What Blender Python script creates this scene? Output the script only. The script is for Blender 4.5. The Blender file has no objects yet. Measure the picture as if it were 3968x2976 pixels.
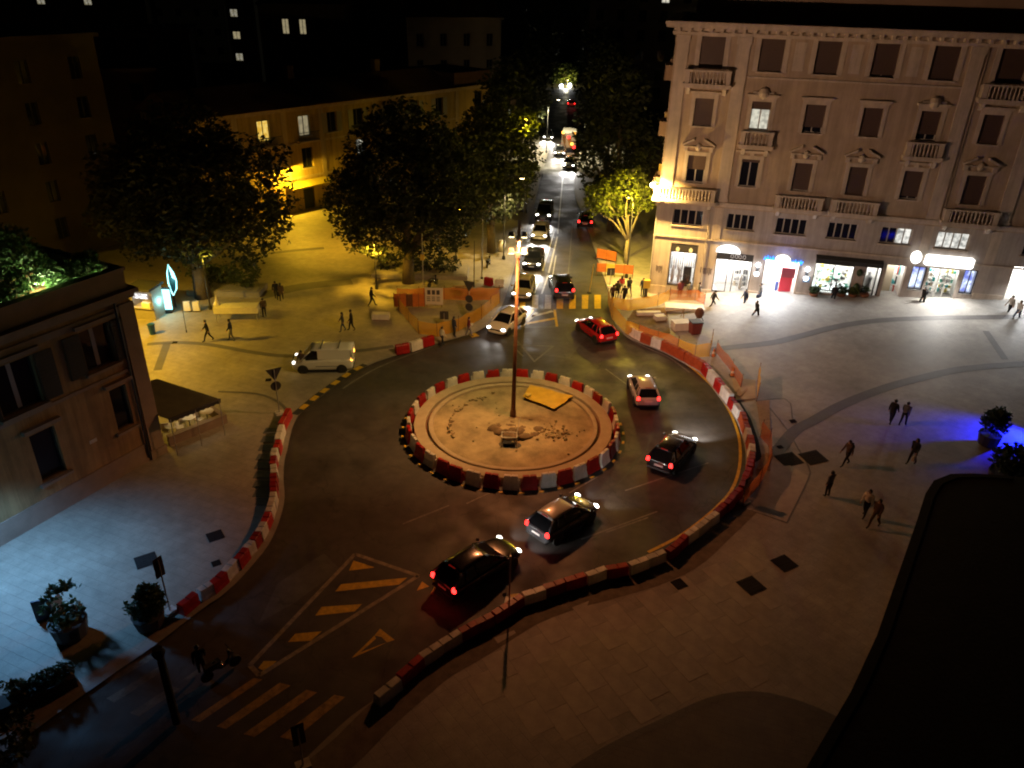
import bpy, bmesh, math, random
from mathutils import Vector, Matrix, noise
random.seed(7)
S = bpy.context.scene
COL = S.collection
PI = math.pi

# ------------------------------------------------------------------ camera, sky, exposure
cam_d = bpy.data.cameras.new('camera')
cam_d.sensor_width = 36.0
cam_d.lens = 27.317
cam_d.clip_start = 0.1
cam_d.clip_end = 3000.0
cam = bpy.data.objects.new('camera', cam_d)
COL.objects.link(cam)
_p, _r = math.radians(27.90), math.radians(1.4685)
_f = Vector((0, math.cos(_p), -math.sin(_p)))
_x = Vector((1, 0, 0))
_u = _x.cross(_f)
_R = _x * math.cos(_r) + _u * math.sin(_r)
_U = -_x * math.sin(_r) + _u * math.cos(_r)
cam.matrix_world = Matrix(((_R.x, _U.x, -_f.x, 0), (_R.y, _U.y, -_f.y, 0), (_R.z, _U.z, -_f.z, 25.0), (0, 0, 0, 1)))
S.camera = cam

w = bpy.data.worlds.new('World')
S.world = w
w.use_nodes = True
wn = w.node_tree.nodes
wl = w.node_tree.links
sky = wn.new('ShaderNodeTexSky')
sky.sky_type = 'NISHITA'
sky.sun_disc = False
sky.sun_elevation = math.radians(2.0)
sky.sun_rotation = math.radians(200.0)
wl.new(sky.outputs[0], wn['Background'].inputs[0])
wn['Background'].inputs[1].default_value = 0.0005

S.view_settings.view_transform = 'Standard'
S.view_settings.look = 'None'
S.view_settings.exposure = 0.0
S.view_settings.gamma = 1.0
S.cycles.use_denoising = True
S.cycles.sample_clamp_indirect = 4.0
S.cycles.max_bounces = 5
S.cycles.transparent_max_bounces = 12
S.cycles.filter_width = 2.0
S.cycles.caustics_reflective = False
S.cycles.caustics_refractive = False

# ------------------------------------------------------------------ materials
def mat(name, col, rough=0.7, metal=0.0, var=0.0, vscale=3.0, bump=0.0, bscale=40.0, spec=0.5, streak=0.0, per_object=0.0):
    m = bpy.data.materials.new(name)
    m.use_nodes = True
    n, l = m.node_tree.nodes, m.node_tree.links
    b = n['Principled BSDF']
    b.inputs['Base Color'].default_value = (*col, 1)
    b.inputs['Roughness'].default_value = rough
    b.inputs['Metallic'].default_value = metal
    b.inputs['Specular IOR Level'].default_value = spec
    if var or bump:
        tc = n.new('ShaderNodeTexCoord')
    if var:
        nz = n.new('ShaderNodeTexNoise')
        nz.inputs['Scale'].default_value = vscale
        nz.inputs['Detail'].default_value = 6
        nz.inputs['Roughness'].default_value = 0.65
        l.new(tc.outputs['Object'], nz.inputs['Vector'])
        mr = n.new('ShaderNodeMapRange')
        mr.inputs[1].default_value = 0.3
        mr.inputs[2].default_value = 0.7
        mr.inputs[3].default_value = 1 - var
        mr.inputs[4].default_value = 1 + var
        l.new(nz.outputs[0], mr.inputs[0])
        mx = n.new('ShaderNodeVectorMath')
        mx.operation = 'SCALE'
        mx.inputs[0].default_value = col
        l.new(mr.outputs[0], mx.inputs['Scale'])
        out = mx.outputs[0]
        if streak:      # rain streaks and soot running down the wall
            mp = n.new('ShaderNodeMapping')
            mp.inputs['Scale'].default_value = (2.2, 2.2, 0.16)
            l.new(tc.outputs['Object'], mp.inputs['Vector'])
            n2 = n.new('ShaderNodeTexNoise')
            n2.inputs['Scale'].default_value = 1.0
            n2.inputs['Detail'].default_value = 7
            n2.inputs['Roughness'].default_value = 0.7
            l.new(mp.outputs[0], n2.inputs['Vector'])
            m3 = n.new('ShaderNodeMapRange')
            m3.inputs[1].default_value = 0.36
            m3.inputs[2].default_value = 0.6
            m3.inputs[3].default_value = 1 - streak
            m3.inputs[4].default_value = 1.05
            l.new(n2.outputs[0], m3.inputs[0])
            m4 = n.new('ShaderNodeVectorMath')
            m4.operation = 'SCALE'
            l.new(out, m4.inputs[0])
            l.new(m3.outputs[0], m4.inputs['Scale'])
            out = m4.outputs[0]
        if per_object:
            oi = n.new('ShaderNodeObjectInfo')
            m5 = n.new('ShaderNodeMapRange')
            m5.inputs[3].default_value = 1 - per_object
            m5.inputs[4].default_value = 1 + per_object * 0.6
            l.new(oi.outputs['Random'], m5.inputs[0])
            m6 = n.new('ShaderNodeVectorMath')
            m6.operation = 'SCALE'
            l.new(out, m6.inputs[0])
            l.new(m5.outputs[0], m6.inputs['Scale'])
            out = m6.outputs[0]
        l.new(out, b.inputs['Base Color'])
    if bump:
        nb = n.new('ShaderNodeTexNoise')
        nb.inputs['Scale'].default_value = bscale
        nb.inputs['Detail'].default_value = 4
        l.new(tc.outputs['Object'], nb.inputs['Vector'])
        bp = n.new('ShaderNodeBump')
        bp.inputs['Strength'].default_value = bump
        bp.inputs['Distance'].default_value = 0.03
        l.new(nb.outputs[0], bp.inputs['Height'])
        l.new(bp.outputs[0], b.inputs['Normal'])
    return m

def emis(name, col, s):
    m = bpy.data.materials.new(name)
    m.use_nodes = True
    n, l = m.node_tree.nodes, m.node_tree.links
    n.remove(n['Principled BSDF'])
    e = n.new('ShaderNodeEmission')
    e.inputs[0].default_value = (*col, 1)
    e.inputs[1].default_value = s
    l.new(e.outputs[0], n['Material Output'].inputs[0])
    return m

def emis_var(name, c1, c2, s, scale=2.0):
    """lit interior seen through a pane: uneven brightness"""
    m = emis(name, c1, s)
    n, l = m.node_tree.nodes, m.node_tree.links
    e = [q for q in n if q.type == 'EMISSION'][0]
    tc = n.new('ShaderNodeTexCoord')
    nz = n.new('ShaderNodeTexNoise')
    nz.inputs['Scale'].default_value = scale
    l.new(tc.outputs['Object'], nz.inputs['Vector'])
    r = n.new('ShaderNodeValToRGB')
    r.color_ramp.elements[0].position = 0.38
    r.color_ramp.elements[1].position = 0.62
    r.color_ramp.elements[0].color = (*c1, 1)
    r.color_ramp.elements[1].color = (*c2, 1)
    l.new(nz.outputs[0], r.inputs[0])
    l.new(r.outputs[0], e.inputs[0])
    return m

def glass_mat(name, tint=(1, 1, 1)):
    m = bpy.data.materials.new(name)
    m.use_nodes = True
    n, l = m.node_tree.nodes, m.node_tree.links
    n.remove(n['Principled BSDF'])
    t = n.new('ShaderNodeBsdfTransparent')
    t.inputs[0].default_value = (*tint, 1)
    g = n.new('ShaderNodeBsdfGlossy')
    g.inputs['Roughness'].default_value = 0.03
    fr = n.new('ShaderNodeFresnel')
    mx = n.new('ShaderNodeMixShader')
    l.new(fr.outputs[0], mx.inputs[0])
    l.new(t.outputs[0], mx.inputs[1])
    l.new(g.outputs[0], mx.inputs[2])
    l.new(mx.outputs[0], n['Material Output'].inputs[0])
    return m

def net_mat(name, col):
    """plastic mesh fencing: woven strands with open holes"""
    m = bpy.data.materials.new(name)
    m.use_nodes = True
    n, l = m.node_tree.nodes, m.node_tree.links
    b = n['Principled BSDF']
    b.inputs['Base Color'].default_value = (*col, 1)
    b.inputs['Roughness'].default_value = 0.5
    tc = n.new('ShaderNodeTexCoord')
    ch = n.new('ShaderNodeTexWave')
    ch.inputs['Scale'].default_value = 14
    ch.bands_direction = 'Z'
    l.new(tc.outputs['Object'], ch.inputs['Vector'])
    mr = n.new('ShaderNodeMapRange')
    mr.inputs[3].default_value = 0.5
    mr.inputs[4].default_value = 0.85
    l.new(ch.outputs['Color'], mr.inputs[0])
    tr = n.new('ShaderNodeBsdfTransparent')
    tl = n.new('ShaderNodeBsdfTranslucent')
    tl.inputs[0].default_value = (*col, 1)
    m1 = n.new('ShaderNodeMixShader')
    m1.inputs[0].default_value = 0.4
    m2 = n.new('ShaderNodeMixShader')
    l.new(b.outputs[0], m1.inputs[1])
    l.new(tl.outputs[0], m1.inputs[2])
    l.new(mr.outputs[0], m2.inputs[0])
    l.new(tr.outputs[0], m2.inputs[1])
    l.new(m1.outputs[0], m2.inputs[2])
    l.new(m2.outputs[0], n['Material Output'].inputs[0])
    return m

def paving_mat(name, col, bw=1.1, bh=0.55, rot=0.9, dirt=0.3, joint=0.74):
    m = bpy.data.materials.new(name)
    m.use_nodes = True
    n, l = m.node_tree.nodes, m.node_tree.links
    b = n['Principled BSDF']
    b.inputs['Roughness'].default_value = 0.62
    tc = n.new('ShaderNodeTexCoord')
    mp = n.new('ShaderNodeMapping')
    mp.inputs['Rotation'].default_value = (0, 0, rot)
    l.new(tc.outputs['Object'], mp.inputs['Vector'])
    br = n.new('ShaderNodeTexBrick')
    br.inputs['Scale'].default_value = 1.0
    br.inputs['Brick Width'].default_value = bw
    br.inputs['Row Height'].default_value = bh
    br.inputs['Mortar Size'].default_value = 0.012
    br.inputs['Mortar Smooth'].default_value = 0.4
    br.inputs['Color1'].default_value = (1, 1, 1, 1)
    br.inputs['Color2'].default_value = (0.92, 0.92, 0.92, 1)
    br.inputs['Mortar'].default_value = (joint, joint, joint, 1)
    l.new(mp.outputs[0], br.inputs['Vector'])
    out = br.outputs['Color']
    for sc, amt in ((0.18, dirt), (1.7, dirt * 0.6), (14.0, dirt * 0.45)):
        nz = n.new('ShaderNodeTexNoise')
        nz.inputs['Scale'].default_value = sc
        nz.inputs['Detail'].default_value = 7
        nz.inputs['Roughness'].default_value = 0.62
        l.new(tc.outputs['Object'], nz.inputs['Vector'])
        mr = n.new('ShaderNodeMapRange')
        mr.inputs[1].default_value = 0.32
        mr.inputs[2].default_value = 0.68
        mr.inputs[3].default_value = 1 - amt
        mr.inputs[4].default_value = 1 + amt * 0.5
        l.new(nz.outputs[0], mr.inputs[0])
        mx = n.new('ShaderNodeVectorMath')
        mx.operation = 'SCALE'
        l.new(out, mx.inputs[0])
        l.new(mr.outputs[0], mx.inputs['Scale'])
        out = mx.outputs[0]
    mm = n.new('ShaderNodeVectorMath')
    mm.operation = 'MULTIPLY'
    mm.inputs[1].default_value = col
    l.new(out, mm.inputs[0])
    l.new(mm.outputs[0], b.inputs['Base Color'])
    bp = n.new('ShaderNodeBump')
    bp.inputs['Strength'].default_value = 0.5
    bp.inputs['Distance'].default_value = 0.02
    l.new(br.outputs['Fac'], bp.inputs['Height'])
    bp.invert = True
    l.new(bp.outputs[0], b.inputs['Normal'])
    return m

def asphalt_mat(name, col):
    m = bpy.data.materials.new(name)
    m.use_nodes = True
    n, l = m.node_tree.nodes, m.node_tree.links
    b = n['Principled BSDF']
    tc = n.new('ShaderNodeTexCoord')
    out = None
    for sc, amt in ((0.11, 0.22), (0.45, 0.2), (2.3, 0.2), (30.0, 0.4)):
        nz = n.new('ShaderNodeTexNoise')
        nz.inputs['Scale'].default_value = sc
        nz.inputs['Detail'].default_value = 6
        l.new(tc.outputs['Object'], nz.inputs['Vector'])
        mr = n.new('ShaderNodeMapRange')
        mr.inputs[1].default_value = 0.3
        mr.inputs[2].default_value = 0.7
        mr.inputs[3].default_value = 1 - amt
        mr.inputs[4].default_value = 1 + amt
        l.new(nz.outputs[0], mr.inputs[0])
        mx = n.new('ShaderNodeVectorMath')
        mx.operation = 'SCALE'
        if out is None:
            mx.inputs[0].default_value = col
        else:
            l.new(out, mx.inputs[0])
        l.new(mr.outputs[0], mx.inputs['Scale'])
        out = mx.outputs[0]
        last = nz
    # fine cracks
    vo = n.new('ShaderNodeTexVoronoi')
    vo.feature = 'DISTANCE_TO_EDGE'
    vo.inputs['Scale'].default_value = 0.32
    dn = n.new('ShaderNodeTexNoise')
    dn.inputs['Scale'].default_value = 1.4
    dn.inputs['Detail'].default_value = 5
    l.new(tc.outputs['Object'], dn.inputs['Vector'])
    av = n.new('ShaderNodeVectorMath')
    av.operation = 'ADD'
    l.new(tc.outputs['Object'], av.inputs[0])
    l.new(dn.outputs['Color'], av.inputs[1])
    l.new(av.outputs[0], vo.inputs['Vector'])
    cr = n.new('ShaderNodeMapRange')
    cr.inputs[1].default_value = 0.004
    cr.inputs[2].default_value = 0.014
    cr.inputs[3].default_value = 0.65
    cr.inputs[4].default_value = 1.0
    l.new(vo.outputs['Distance'], cr.inputs[0])
    cs = n.new('ShaderNodeVectorMath')
    cs.operation = 'SCALE'
    l.new(out, cs.inputs[0])
    l.new(cr.outputs[0], cs.inputs['Scale'])
    l.new(cs.outputs[0], b.inputs['Base Color'])
    rn = n.new('ShaderNodeTexNoise')
    rn.inputs['Scale'].default_value = 0.5
    l.new(tc.outputs['Object'], rn.inputs['Vector'])
    rr = n.new('ShaderNodeMapRange')
    rr.inputs[1].default_value = 0.35
    rr.inputs[2].default_value = 0.65
    rr.inputs[3].default_value = 0.5
    rr.inputs[4].default_value = 0.8
    l.new(rn.outputs[0], rr.inputs[0])
    l.new(rr.outputs[0], b.inputs['Roughness'])
    bp = n.new('ShaderNodeBump')
    bp.inputs['Strength'].default_value = 0.6
    bp.inputs['Distance'].default_value = 0.01
    l.new(last.outputs[0], bp.inputs['Height'])
    l.new(bp.outputs[0], b.inputs['Normal'])
    return m

def leaf_mat(name, col):
    m = bpy.data.materials.new(name)
    m.use_nodes = True
    n, l = m.node_tree.nodes, m.node_tree.links
    b = n['Principled BSDF']
    b.inputs['Roughness'].default_value = 0.55
    oi = n.new('ShaderNodeNewGeometry')
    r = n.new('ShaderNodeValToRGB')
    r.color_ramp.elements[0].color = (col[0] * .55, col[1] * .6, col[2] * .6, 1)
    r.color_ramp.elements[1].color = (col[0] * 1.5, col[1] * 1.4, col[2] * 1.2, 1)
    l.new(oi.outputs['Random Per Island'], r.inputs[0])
    l.new(r.outputs[0], b.inputs['Base Color'])
    tl = n.new('ShaderNodeBsdfTranslucent')
    l.new(r.outputs[0], tl.inputs[0])
    mx = n.new('ShaderNodeMixShader')
    mx.inputs[0].default_value = 0.25
    l.new(b.outputs[0], mx.inputs[1])
    l.new(tl.outputs[0], mx.inputs[2])
    l.new(mx.outputs[0], n['Material Output'].inputs[0])
    return m

M = dict(
    asphalt=asphalt_mat('asphalt', (0.05, 0.043, 0.038)),
    ground=asphalt_mat('far_ground', (0.05, 0.048, 0.045)),
    paving=paving_mat('pale_stone_paving', (0.36, 0.34, 0.31)),
    paving_warm=paving_mat('warm_stone_paving', (0.36, 0.32, 0.26), 0.9, 0.45, 0.4, 0.3, 0.7),
    slab=mat('stone_slab', (0.345, 0.32, 0.285), 0.65, 0, 0.2, 1.2, 0.2, 30, per_object=0.1),
    forecourt=paving_mat('dark_forecourt_paving', (0.15, 0.13, 0.12), 0.5, 0.25, 0.3),
    trachyte=paving_mat('dark_trachyte_band', (0.135, 0.125, 0.12), 0.5, 0.25, 0.2, 0.2),
    strip=mat('rough_asphalt_strip', (0.15, 0.125, 0.095), 0.85, 0, 0.3, 2.5, 0.5, 25),
    kerb=mat('stone_kerb', (0.25, 0.23, 0.21), 0.7, 0, 0.15, 3),
    white_paint=mat('white_road_paint', (0.5, 0.48, 0.43), 0.6, 0, 0.4, 5),
    dull_paint=mat('dull_cream_road_paint', (0.24, 0.205, 0.15), 0.65, 0, 0.5, 4),
    amber_paint=mat('worn_amber_road_paint', (0.32, 0.2, 0.06), 0.65, 0, 0.5, 4),
    old_paint=mat('worn_white_paint', (0.15, 0.145, 0.135), 0.7, 0, 0.4, 5),
    yellow_paint=mat('yellow_road_paint', (0.58, 0.37, 0.02), 0.55, 0, 0.35, 5),
    black_paint=mat('black_kerb_paint', (0.03, 0.03, 0.03), 0.6),
    tar=mat('tar_seam', (0.02, 0.019, 0.018), 0.4),
    red_plastic=mat('red_barrier_plastic', (0.42, 0.014, 0.012), 0.42, 0, 0.25, 3, 0.1, 8, streak=0.25, per_object=0.3),
    orange_plastic=mat('faded_orange_plastic', (0.46, 0.09, 0.03), 0.5, 0, 0.2, 3),
    white_plastic=mat('white_barrier_plastic', (0.8, 0.77, 0.71), 0.42, 0, 0.15, 3, 0.1, 8, streak=0.22, per_object=0.2),
    cover=mat('iron_cover', (0.028, 0.027, 0.027), 0.9, 0, 0.3, 12, 0.8, 60, spec=0.15),
    concrete=mat('concrete', (0.36, 0.29, 0.19), 0.75, 0, 0.14, 2, 0.25, 20),
    sand=mat('sandy_earth', (0.30, 0.235, 0.13), 0.95, 0, 0.5, 0.55, 0.9, 9),
    dirt=mat('dug_earth', (0.13, 0.085, 0.045), 0.95, 0, 0.4, 2.0, 1.0, 7),
    tarp=mat('yellow_tarpaulin', (0.55, 0.34, 0.03), 0.6, 0, 0.15, 2, 0.4, 3),
    steel=mat('galvanised_steel', (0.42, 0.42, 0.42), 0.4, 0.8, 0.15, 4),
    dark_steel=mat('dark_painted_steel', (0.04, 0.04, 0.042), 0.45, 0.5),
    rust=mat('rusty_iron', (0.16, 0.07, 0.035), 0.8, 0.2, 0.3, 6),
    wood=mat('site_timber', (0.30, 0.20, 0.10), 0.75, 0, 0.25, 4, 0.3, 18),
    rubber=mat('tyre_rubber', (0.018, 0.018, 0.018), 0.8),
    alloy=mat('wheel_alloy', (0.45, 0.45, 0.46), 0.3, 0.85),
    car_glass=mat('car_window_glass', (0.008, 0.009, 0.011), 0.02, 0, spec=0.4),
    trim=mat('black_plastic_trim', (0.02, 0.02, 0.02), 0.55),
    plate=mat('number_plate', (0.6, 0.6, 0.58), 0.4),
    head_on=emis('headlight_lit', (1.0, 0.95, 0.86), 14.0),
    head_dim=emis('sidelight_lit', (1.0, 0.93, 0.8), 5.0),
    tail_on=emis('tail_light_lit', (1.0, 0.022, 0.018), 6.5),
    tail_dim=mat('tail_lens', (0.45, 0.02, 0.015), 0.2),
    amber=emis('amber_light', (1.0, 0.42, 0.06), 5.0),
    stone=mat('palazzo_plaster', (0.44, 0.335, 0.235), 0.8, 0, 0.16, 0.5, 0.2, 12, streak=0.2),
    stone_pale=mat('palazzo_stone_trim', (0.52, 0.43, 0.34), 0.75, 0, 0.14, 1.0, 0.15, 14, streak=0.2),
    stone_base=mat('palazzo_base_stone', (0.43, 0.37, 0.32), 0.7, 0, 0.14, 0.8, 0.2, 10, streak=0.25),
    attic=mat('attic_plaster', (0.3, 0.2, 0.13), 0.85, 0, 0.15, 0.5),
    shutter=mat('brown_roller_shutter', (0.085, 0.05, 0.035), 0.6, 0, 0.1, 6),
    shutter_dark=mat('dark_green_shutter', (0.02, 0.022, 0.02), 0.6),
    shutter_pale=mat('pale_grey_shutter', (0.30, 0.27, 0.22), 0.6, 0, 0.1, 3),
    frame=mat('pale_window_frame', (0.5, 0.47, 0.42), 0.5),
    frame_dark=mat('dark_window_frame', (0.04, 0.035, 0.03), 0.5),
    dark_pane=mat('dark_window_pane', (0.012, 0.013, 0.022), 0.04, 0, spec=0.2),
    pane=glass_mat('clear_pane'),
    lit_white=emis_var('lit_white_window', (0.95, 0.9, 0.72), (0.55, 0.52, 0.42), 0.75, 3.0),
    lit_yellow=emis_var('lit_yellow_window', (1.0, 0.72, 0.18), (0.8, 0.45, 0.05), 0.9, 2.0),
    lit_office=emis_var('lit_office_window', (1, .98, .9), (.3, .3, .28), 1.0, 2.2),
    lit_faint=emis_var('faintly_lit_window', (0.9, 0.85, 0.7), (0.5, 0.42, 0.2), 0.3, 3.0),
    lit_dim=emis_var('dimly_lit_window', (0.9, 0.75, 0.42), (0.6, 0.5, 0.3), 0.35, 3.0),
    lit_shop=emis('shop_ceiling_light', (1.0, 0.98, 0.93), 13.0),
    lit_shop_bright=emis('bright_shop_ceiling_light', (1.0, 0.98, 0.95), 30.0),
    shop_wall=mat('shop_white_wall', (0.8, 0.79, 0.76), 0.6),
    shop_floor=mat('shop_floor', (0.5, 0.48, 0.45), 0.4),
    sign_white=emis('white_lit_sign', (1.0, 0.99, 0.95), 2.6),
    lamp_warm=emis('warm_lamp_glass', (1.0, 0.8, 0.42), 25.0),
    lamp_white=emis('white_lamp_glass', (0.9, 0.95, 1.0), 8.0),
    neon_blue=emis('blue_neon', (0.02, 0.22, 1.0), 5.0),
    neon_red=emis('red_neon', (1.0, 0.06, 0.05), 3.0),
    cyan=emis('cyan_led_panel', (0.35, 0.95, 1.0), 3.5),
    awning=mat('dark_awning_cloth', (0.03, 0.032, 0.035), 0.8),
    red_door=mat('red_banner', (0.55, 0.03, 0.05), 0.5),
    yellow_plaster=mat('yellow_ochre_plaster', (0.42, 0.29, 0.10), 0.85, 0, 0.14, 0.6, 0.2, 12, streak=0.35),
    brown_plaster=mat('brown_ochre_plaster', (0.30, 0.19, 0.085), 0.85, 0, 0.25, 0.5, 0.25, 9, streak=0.4),
    brown_trim=mat('brown_stone_trim', (0.24, 0.18, 0.14), 0.8, 0, 0.15, 1.2),
    far_brick=mat('far_dark_brick', (0.07, 0.052, 0.04), 0.9, 0, 0.2, 0.5),
    far_plaster=mat('far_plaster', (0.15, 0.115, 0.085), 0.9, 0, 0.15, 0.3),
    far_plaster_red=mat('far_red_plaster', (0.13, 0.075, 0.055), 0.9, 0, 0.15, 0.3),
    far_plaster_grey=mat('far_grey_plaster', (0.2, 0.19, 0.18), 0.9, 0, 0.15, 0.3),
    tile=mat('clay_roof_tile', (0.12, 0.06, 0.04), 0.85, 0, 0.25, 2, 0.6, 10),
    roof_dark=mat('dark_roof_felt', (0.012, 0.012, 0.013), 0.95, 0, 0.3, 0.8, 0.4, 6),
    bark=mat('tree_bark', (0.085, 0.066, 0.048), 0.9, 0, 0.3, 6, 0.6, 14),
    bark_pale=mat('pale_tree_bark', (0.28, 0.24, 0.17), 0.85, 0, 0.3, 5, 0.5, 14),
    leaf=leaf_mat('dark_foliage', (0.03, 0.04, 0.016)),
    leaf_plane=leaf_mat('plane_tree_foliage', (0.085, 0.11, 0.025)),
    leaf_bush=leaf_mat('shrub_foliage', (0.04, 0.075, 0.03)),
    pot=mat('dark_planter', (0.05, 0.045, 0.045), 0.7),
    terracotta=mat('terracotta_pot', (0.25, 0.1, 0.05), 0.8),
    net_orange=net_mat('orange_fence_netting', (0.6, 0.17, 0.025)),
    net_yellow=net_mat('yellow_fence_netting', (0.75, 0.38, 0.02)),
    panel_orange=mat('orange_fence_panel', (0.5, 0.15, 0.03), 0.6, 0, 0.2, 2),
    sign_back=mat('grey_sign_back', (0.03, 0.03, 0.034), 0.6),
    board=mat('white_notice_board', (0.6, 0.56, 0.5), 0.6),
    ink=mat('dark_print', (0.05, 0.045, 0.05), 0.6),
    sheet_white=mat('white_sheeting', (0.65, 0.62, 0.56), 0.6, 0, 0.1, 3),
    dark_stripe=mat('dark_stripe_paint', (0.11, 0.095, 0.07), 0.7, 0, 0.5, 4),
    canopy_green=mat('olive_canopy_cloth', (0.11, 0.11, 0.07), 0.85, 0, 0.15, 2),
    bin_red=mat('dark_red_bin', (0.16, 0.03, 0.025), 0.6),
    bin_blue=mat('blue_bin', (0.01, 0.07, 0.3), 0.5),
    bin_yellow=mat('yellow_box', (0.6, 0.42, 0.06), 0.5),
    skin=mat('skin', (0.42, 0.26, 0.18), 0.6),
    hair=mat('dark_hair', (0.015, 0.011, 0.009), 0.6),
    shoe=mat('dark_shoes', (0.02, 0.02, 0.02), 0.6),
)
def shell(m, w):
    # hollow moulded plastic lets some light through
    n, l = m.node_tree.nodes, m.node_tree.links
    b = n['Principled BSDF']
    src = b.inputs['Base Color'].links[0].from_socket
    t = n.new('ShaderNodeBsdfTranslucent')
    l.new(src, t.inputs[0])
    mx = n.new('ShaderNodeMixShader')
    mx.inputs[0].default_value = w
    l.new(b.outputs[0], mx.inputs[1])
    l.new(t.outputs[0], mx.inputs[2])
    l.new(mx.outputs[0], n['Material Output'].inputs[0])
shell(M['white_plastic'], 0.25)
shell(M['red_plastic'], 0.25)
shell(M['orange_plastic'], 0.4)
def cloth(name, c):
    k = 'cloth_' + name
    if k not in M:
        M[k] = mat(name + '_cloth', c, 0.9, 0, 0.1, 6)
    return M[k]
CL = dict(black=(0.014, 0.014, 0.016), navy=(0.02, 0.028, 0.06), grey=(0.12, 0.12, 0.125), pale=(0.5, 0.47, 0.42), white=(0.68, 0.65, 0.6),
          red=(0.4, 0.03, 0.03), brown=(0.09, 0.055, 0.035), denim=(0.06, 0.08, 0.14), maroon=(0.13, 0.02, 0.03), olive=(0.06, 0.06, 0.03))
def paint(name, c, rough=0.22):
    m = mat(name, c, rough)
    b = m.node_tree.nodes['Principled BSDF']
    b.inputs['Coat Weight'].default_value = 0.7
    b.inputs['Coat Roughness'].default_value = 0.05
    return m

# ------------------------------------------------------------------ mesh helpers
class MB:
    def __init__(s, T=None):
        s.v, s.f, s.mi, s.T = [], [], [], T
    def add(s, vs, fs, m=0):
        o = len(s.v)
        if s.T is not None:
            vs = [tuple(s.T @ Vector(p)) for p in vs]
        s.v += [tuple(p) for p in vs]
        s.f += [tuple(i + o for i in q) for q in fs]
        s.mi += [m] * len(fs)
        return s
    def box(s, x0, x1, y0, y1, z0, z1, m=0, tx=0, ty=0):
        return s.add([(x0, y0, z0), (x1, y0, z0), (x1, y1, z0), (x0, y1, z0),
                      (x0 + tx, y0 + ty, z1), (x1 - tx, y0 + ty, z1), (x1 - tx, y1 - ty, z1), (x0 + tx, y1 - ty, z1)],
                     [(3, 2, 1, 0), (4, 5, 6, 7), (0, 1, 5, 4), (1, 2, 6, 5), (2, 3, 7, 6), (3, 0, 4, 7)], m)
    def prism(s, poly, z0, z1, m=0, axis='z'):
        n = len(poly)
        if axis == 'z':
            vs = [(x, y, z0) for x, y in poly] + [(x, y, z1) for x, y in poly]
        elif axis == 'y':
            vs = [(x, z0, y) for x, y in poly] + [(x, z1, y) for x, y in poly]
        else:
            vs = [(z0, x, y) for x, y in poly] + [(z1, x, y) for x, y in poly]
        return s.add(vs, [tuple(range(n - 1, -1, -1)), tuple(range(n, 2 * n))] + [(i, (i + 1) % n, n + (i + 1) % n, n + i) for i in range(n)], m)
    def quad(s, a, b, c, d, m=0):
        return s.add([a, b, c, d], [(0, 1, 2, 3)], m)
    def tube(s, pts, rad, n=8, m=0, cap=True):
        pts = [Vector(p) for p in pts]
        rs = rad if isinstance(rad, (list, tuple)) else [rad] * len(pts)
        vs = []
        for i, p in enumerate(pts):
            d = (pts[min(i + 1, len(pts) - 1)] - pts[max(i - 1, 0)]).normalized()
            a = Vector((0, 0, 1)) if abs(d.z) < .9 else Vector((1, 0, 0))
            e1 = d.cross(a).normalized()
            e2 = d.cross(e1)
            vs += [p + (e1 * math.cos(2 * PI * k / n) + e2 * math.sin(2 * PI * k / n)) * rs[i] for k in range(n)]
        fs = []
        for i in range(len(pts) - 1):
            for k in range(n):
                a, b = i * n + k, i * n + (k + 1) % n
                fs.append((a, b, b + n, a + n))
        if cap:
            fs += [tuple(range(n))[::-1], tuple(range((len(pts) - 1) * n, len(pts) * n))]
        return s.add(vs, fs, m)
    def lathe(s, prof, n=12, c=(0, 0, 0), m=0):
        vs = []
        for r, z in prof:
            vs += [(c[0] + r * math.cos(2 * PI * k / n), c[1] + r * math.sin(2 * PI * k / n), c[2] + z) for k in range(n)]
        fs = []
        for i in range(len(prof) - 1):
            for k in range(n):
                a, b = i * n + k, i * n + (k + 1) % n
                fs.append((a, b, b + n, a + n))
        fs += [tuple(range(n))[::-1], tuple(range((len(prof) - 1) * n, len(prof) * n))]
        return s.add(vs, fs, m)
    def mesh(s, name, mats, smooth=False):
        me = bpy.data.meshes.new(name)
        me.from_pydata(s.v, [], s.f)
        for q in (mats if isinstance(mats, (list, tuple)) else [mats]):
            me.materials.append(q)
        me.polygons.foreach_set('material_index', s.mi)
        if smooth:
            me.polygons.foreach_set('use_smooth', [True] * len(s.f))
        me.update()
        return me
    def build(s, name, mats, parent=None, smooth=False, loc=None):
        return link(name, s.mesh(name, mats, smooth), parent, loc)

def link(name, me, parent=None, loc=None, rz=None):
    o = bpy.data.objects.new(name, me)
    COL.objects.link(o)
    if parent is not None:
        o.parent = parent
    if loc is not None:
        o.location = loc
    if rz is not None:
        o.rotation_euler = (0, 0, rz)
    return o

def tag(o, label=None, cat=None, group=None, kind=None):
    if label: o['label'] = label
    if cat: o['category'] = cat
    if group: o['group'] = group
    if kind: o['kind'] = kind
    return o

def thing(name, label, cat, loc=(0, 0, 0), rz=0.0, group=None):
    o = bpy.data.objects.new(name, None)
    COL.objects.link(o)
    o.empty_display_size = 0.3
    o.location = loc
    o.rotation_euler = (0, 0, rz)
    return tag(o, label, cat, group)

def bevel(o, wd=0.02, seg=2):
    b = o.modifiers.new('edge_rounding', 'BEVEL')
    b.width = wd
    b.segments = seg
    b.limit_method = 'ANGLE'
    return o

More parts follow.
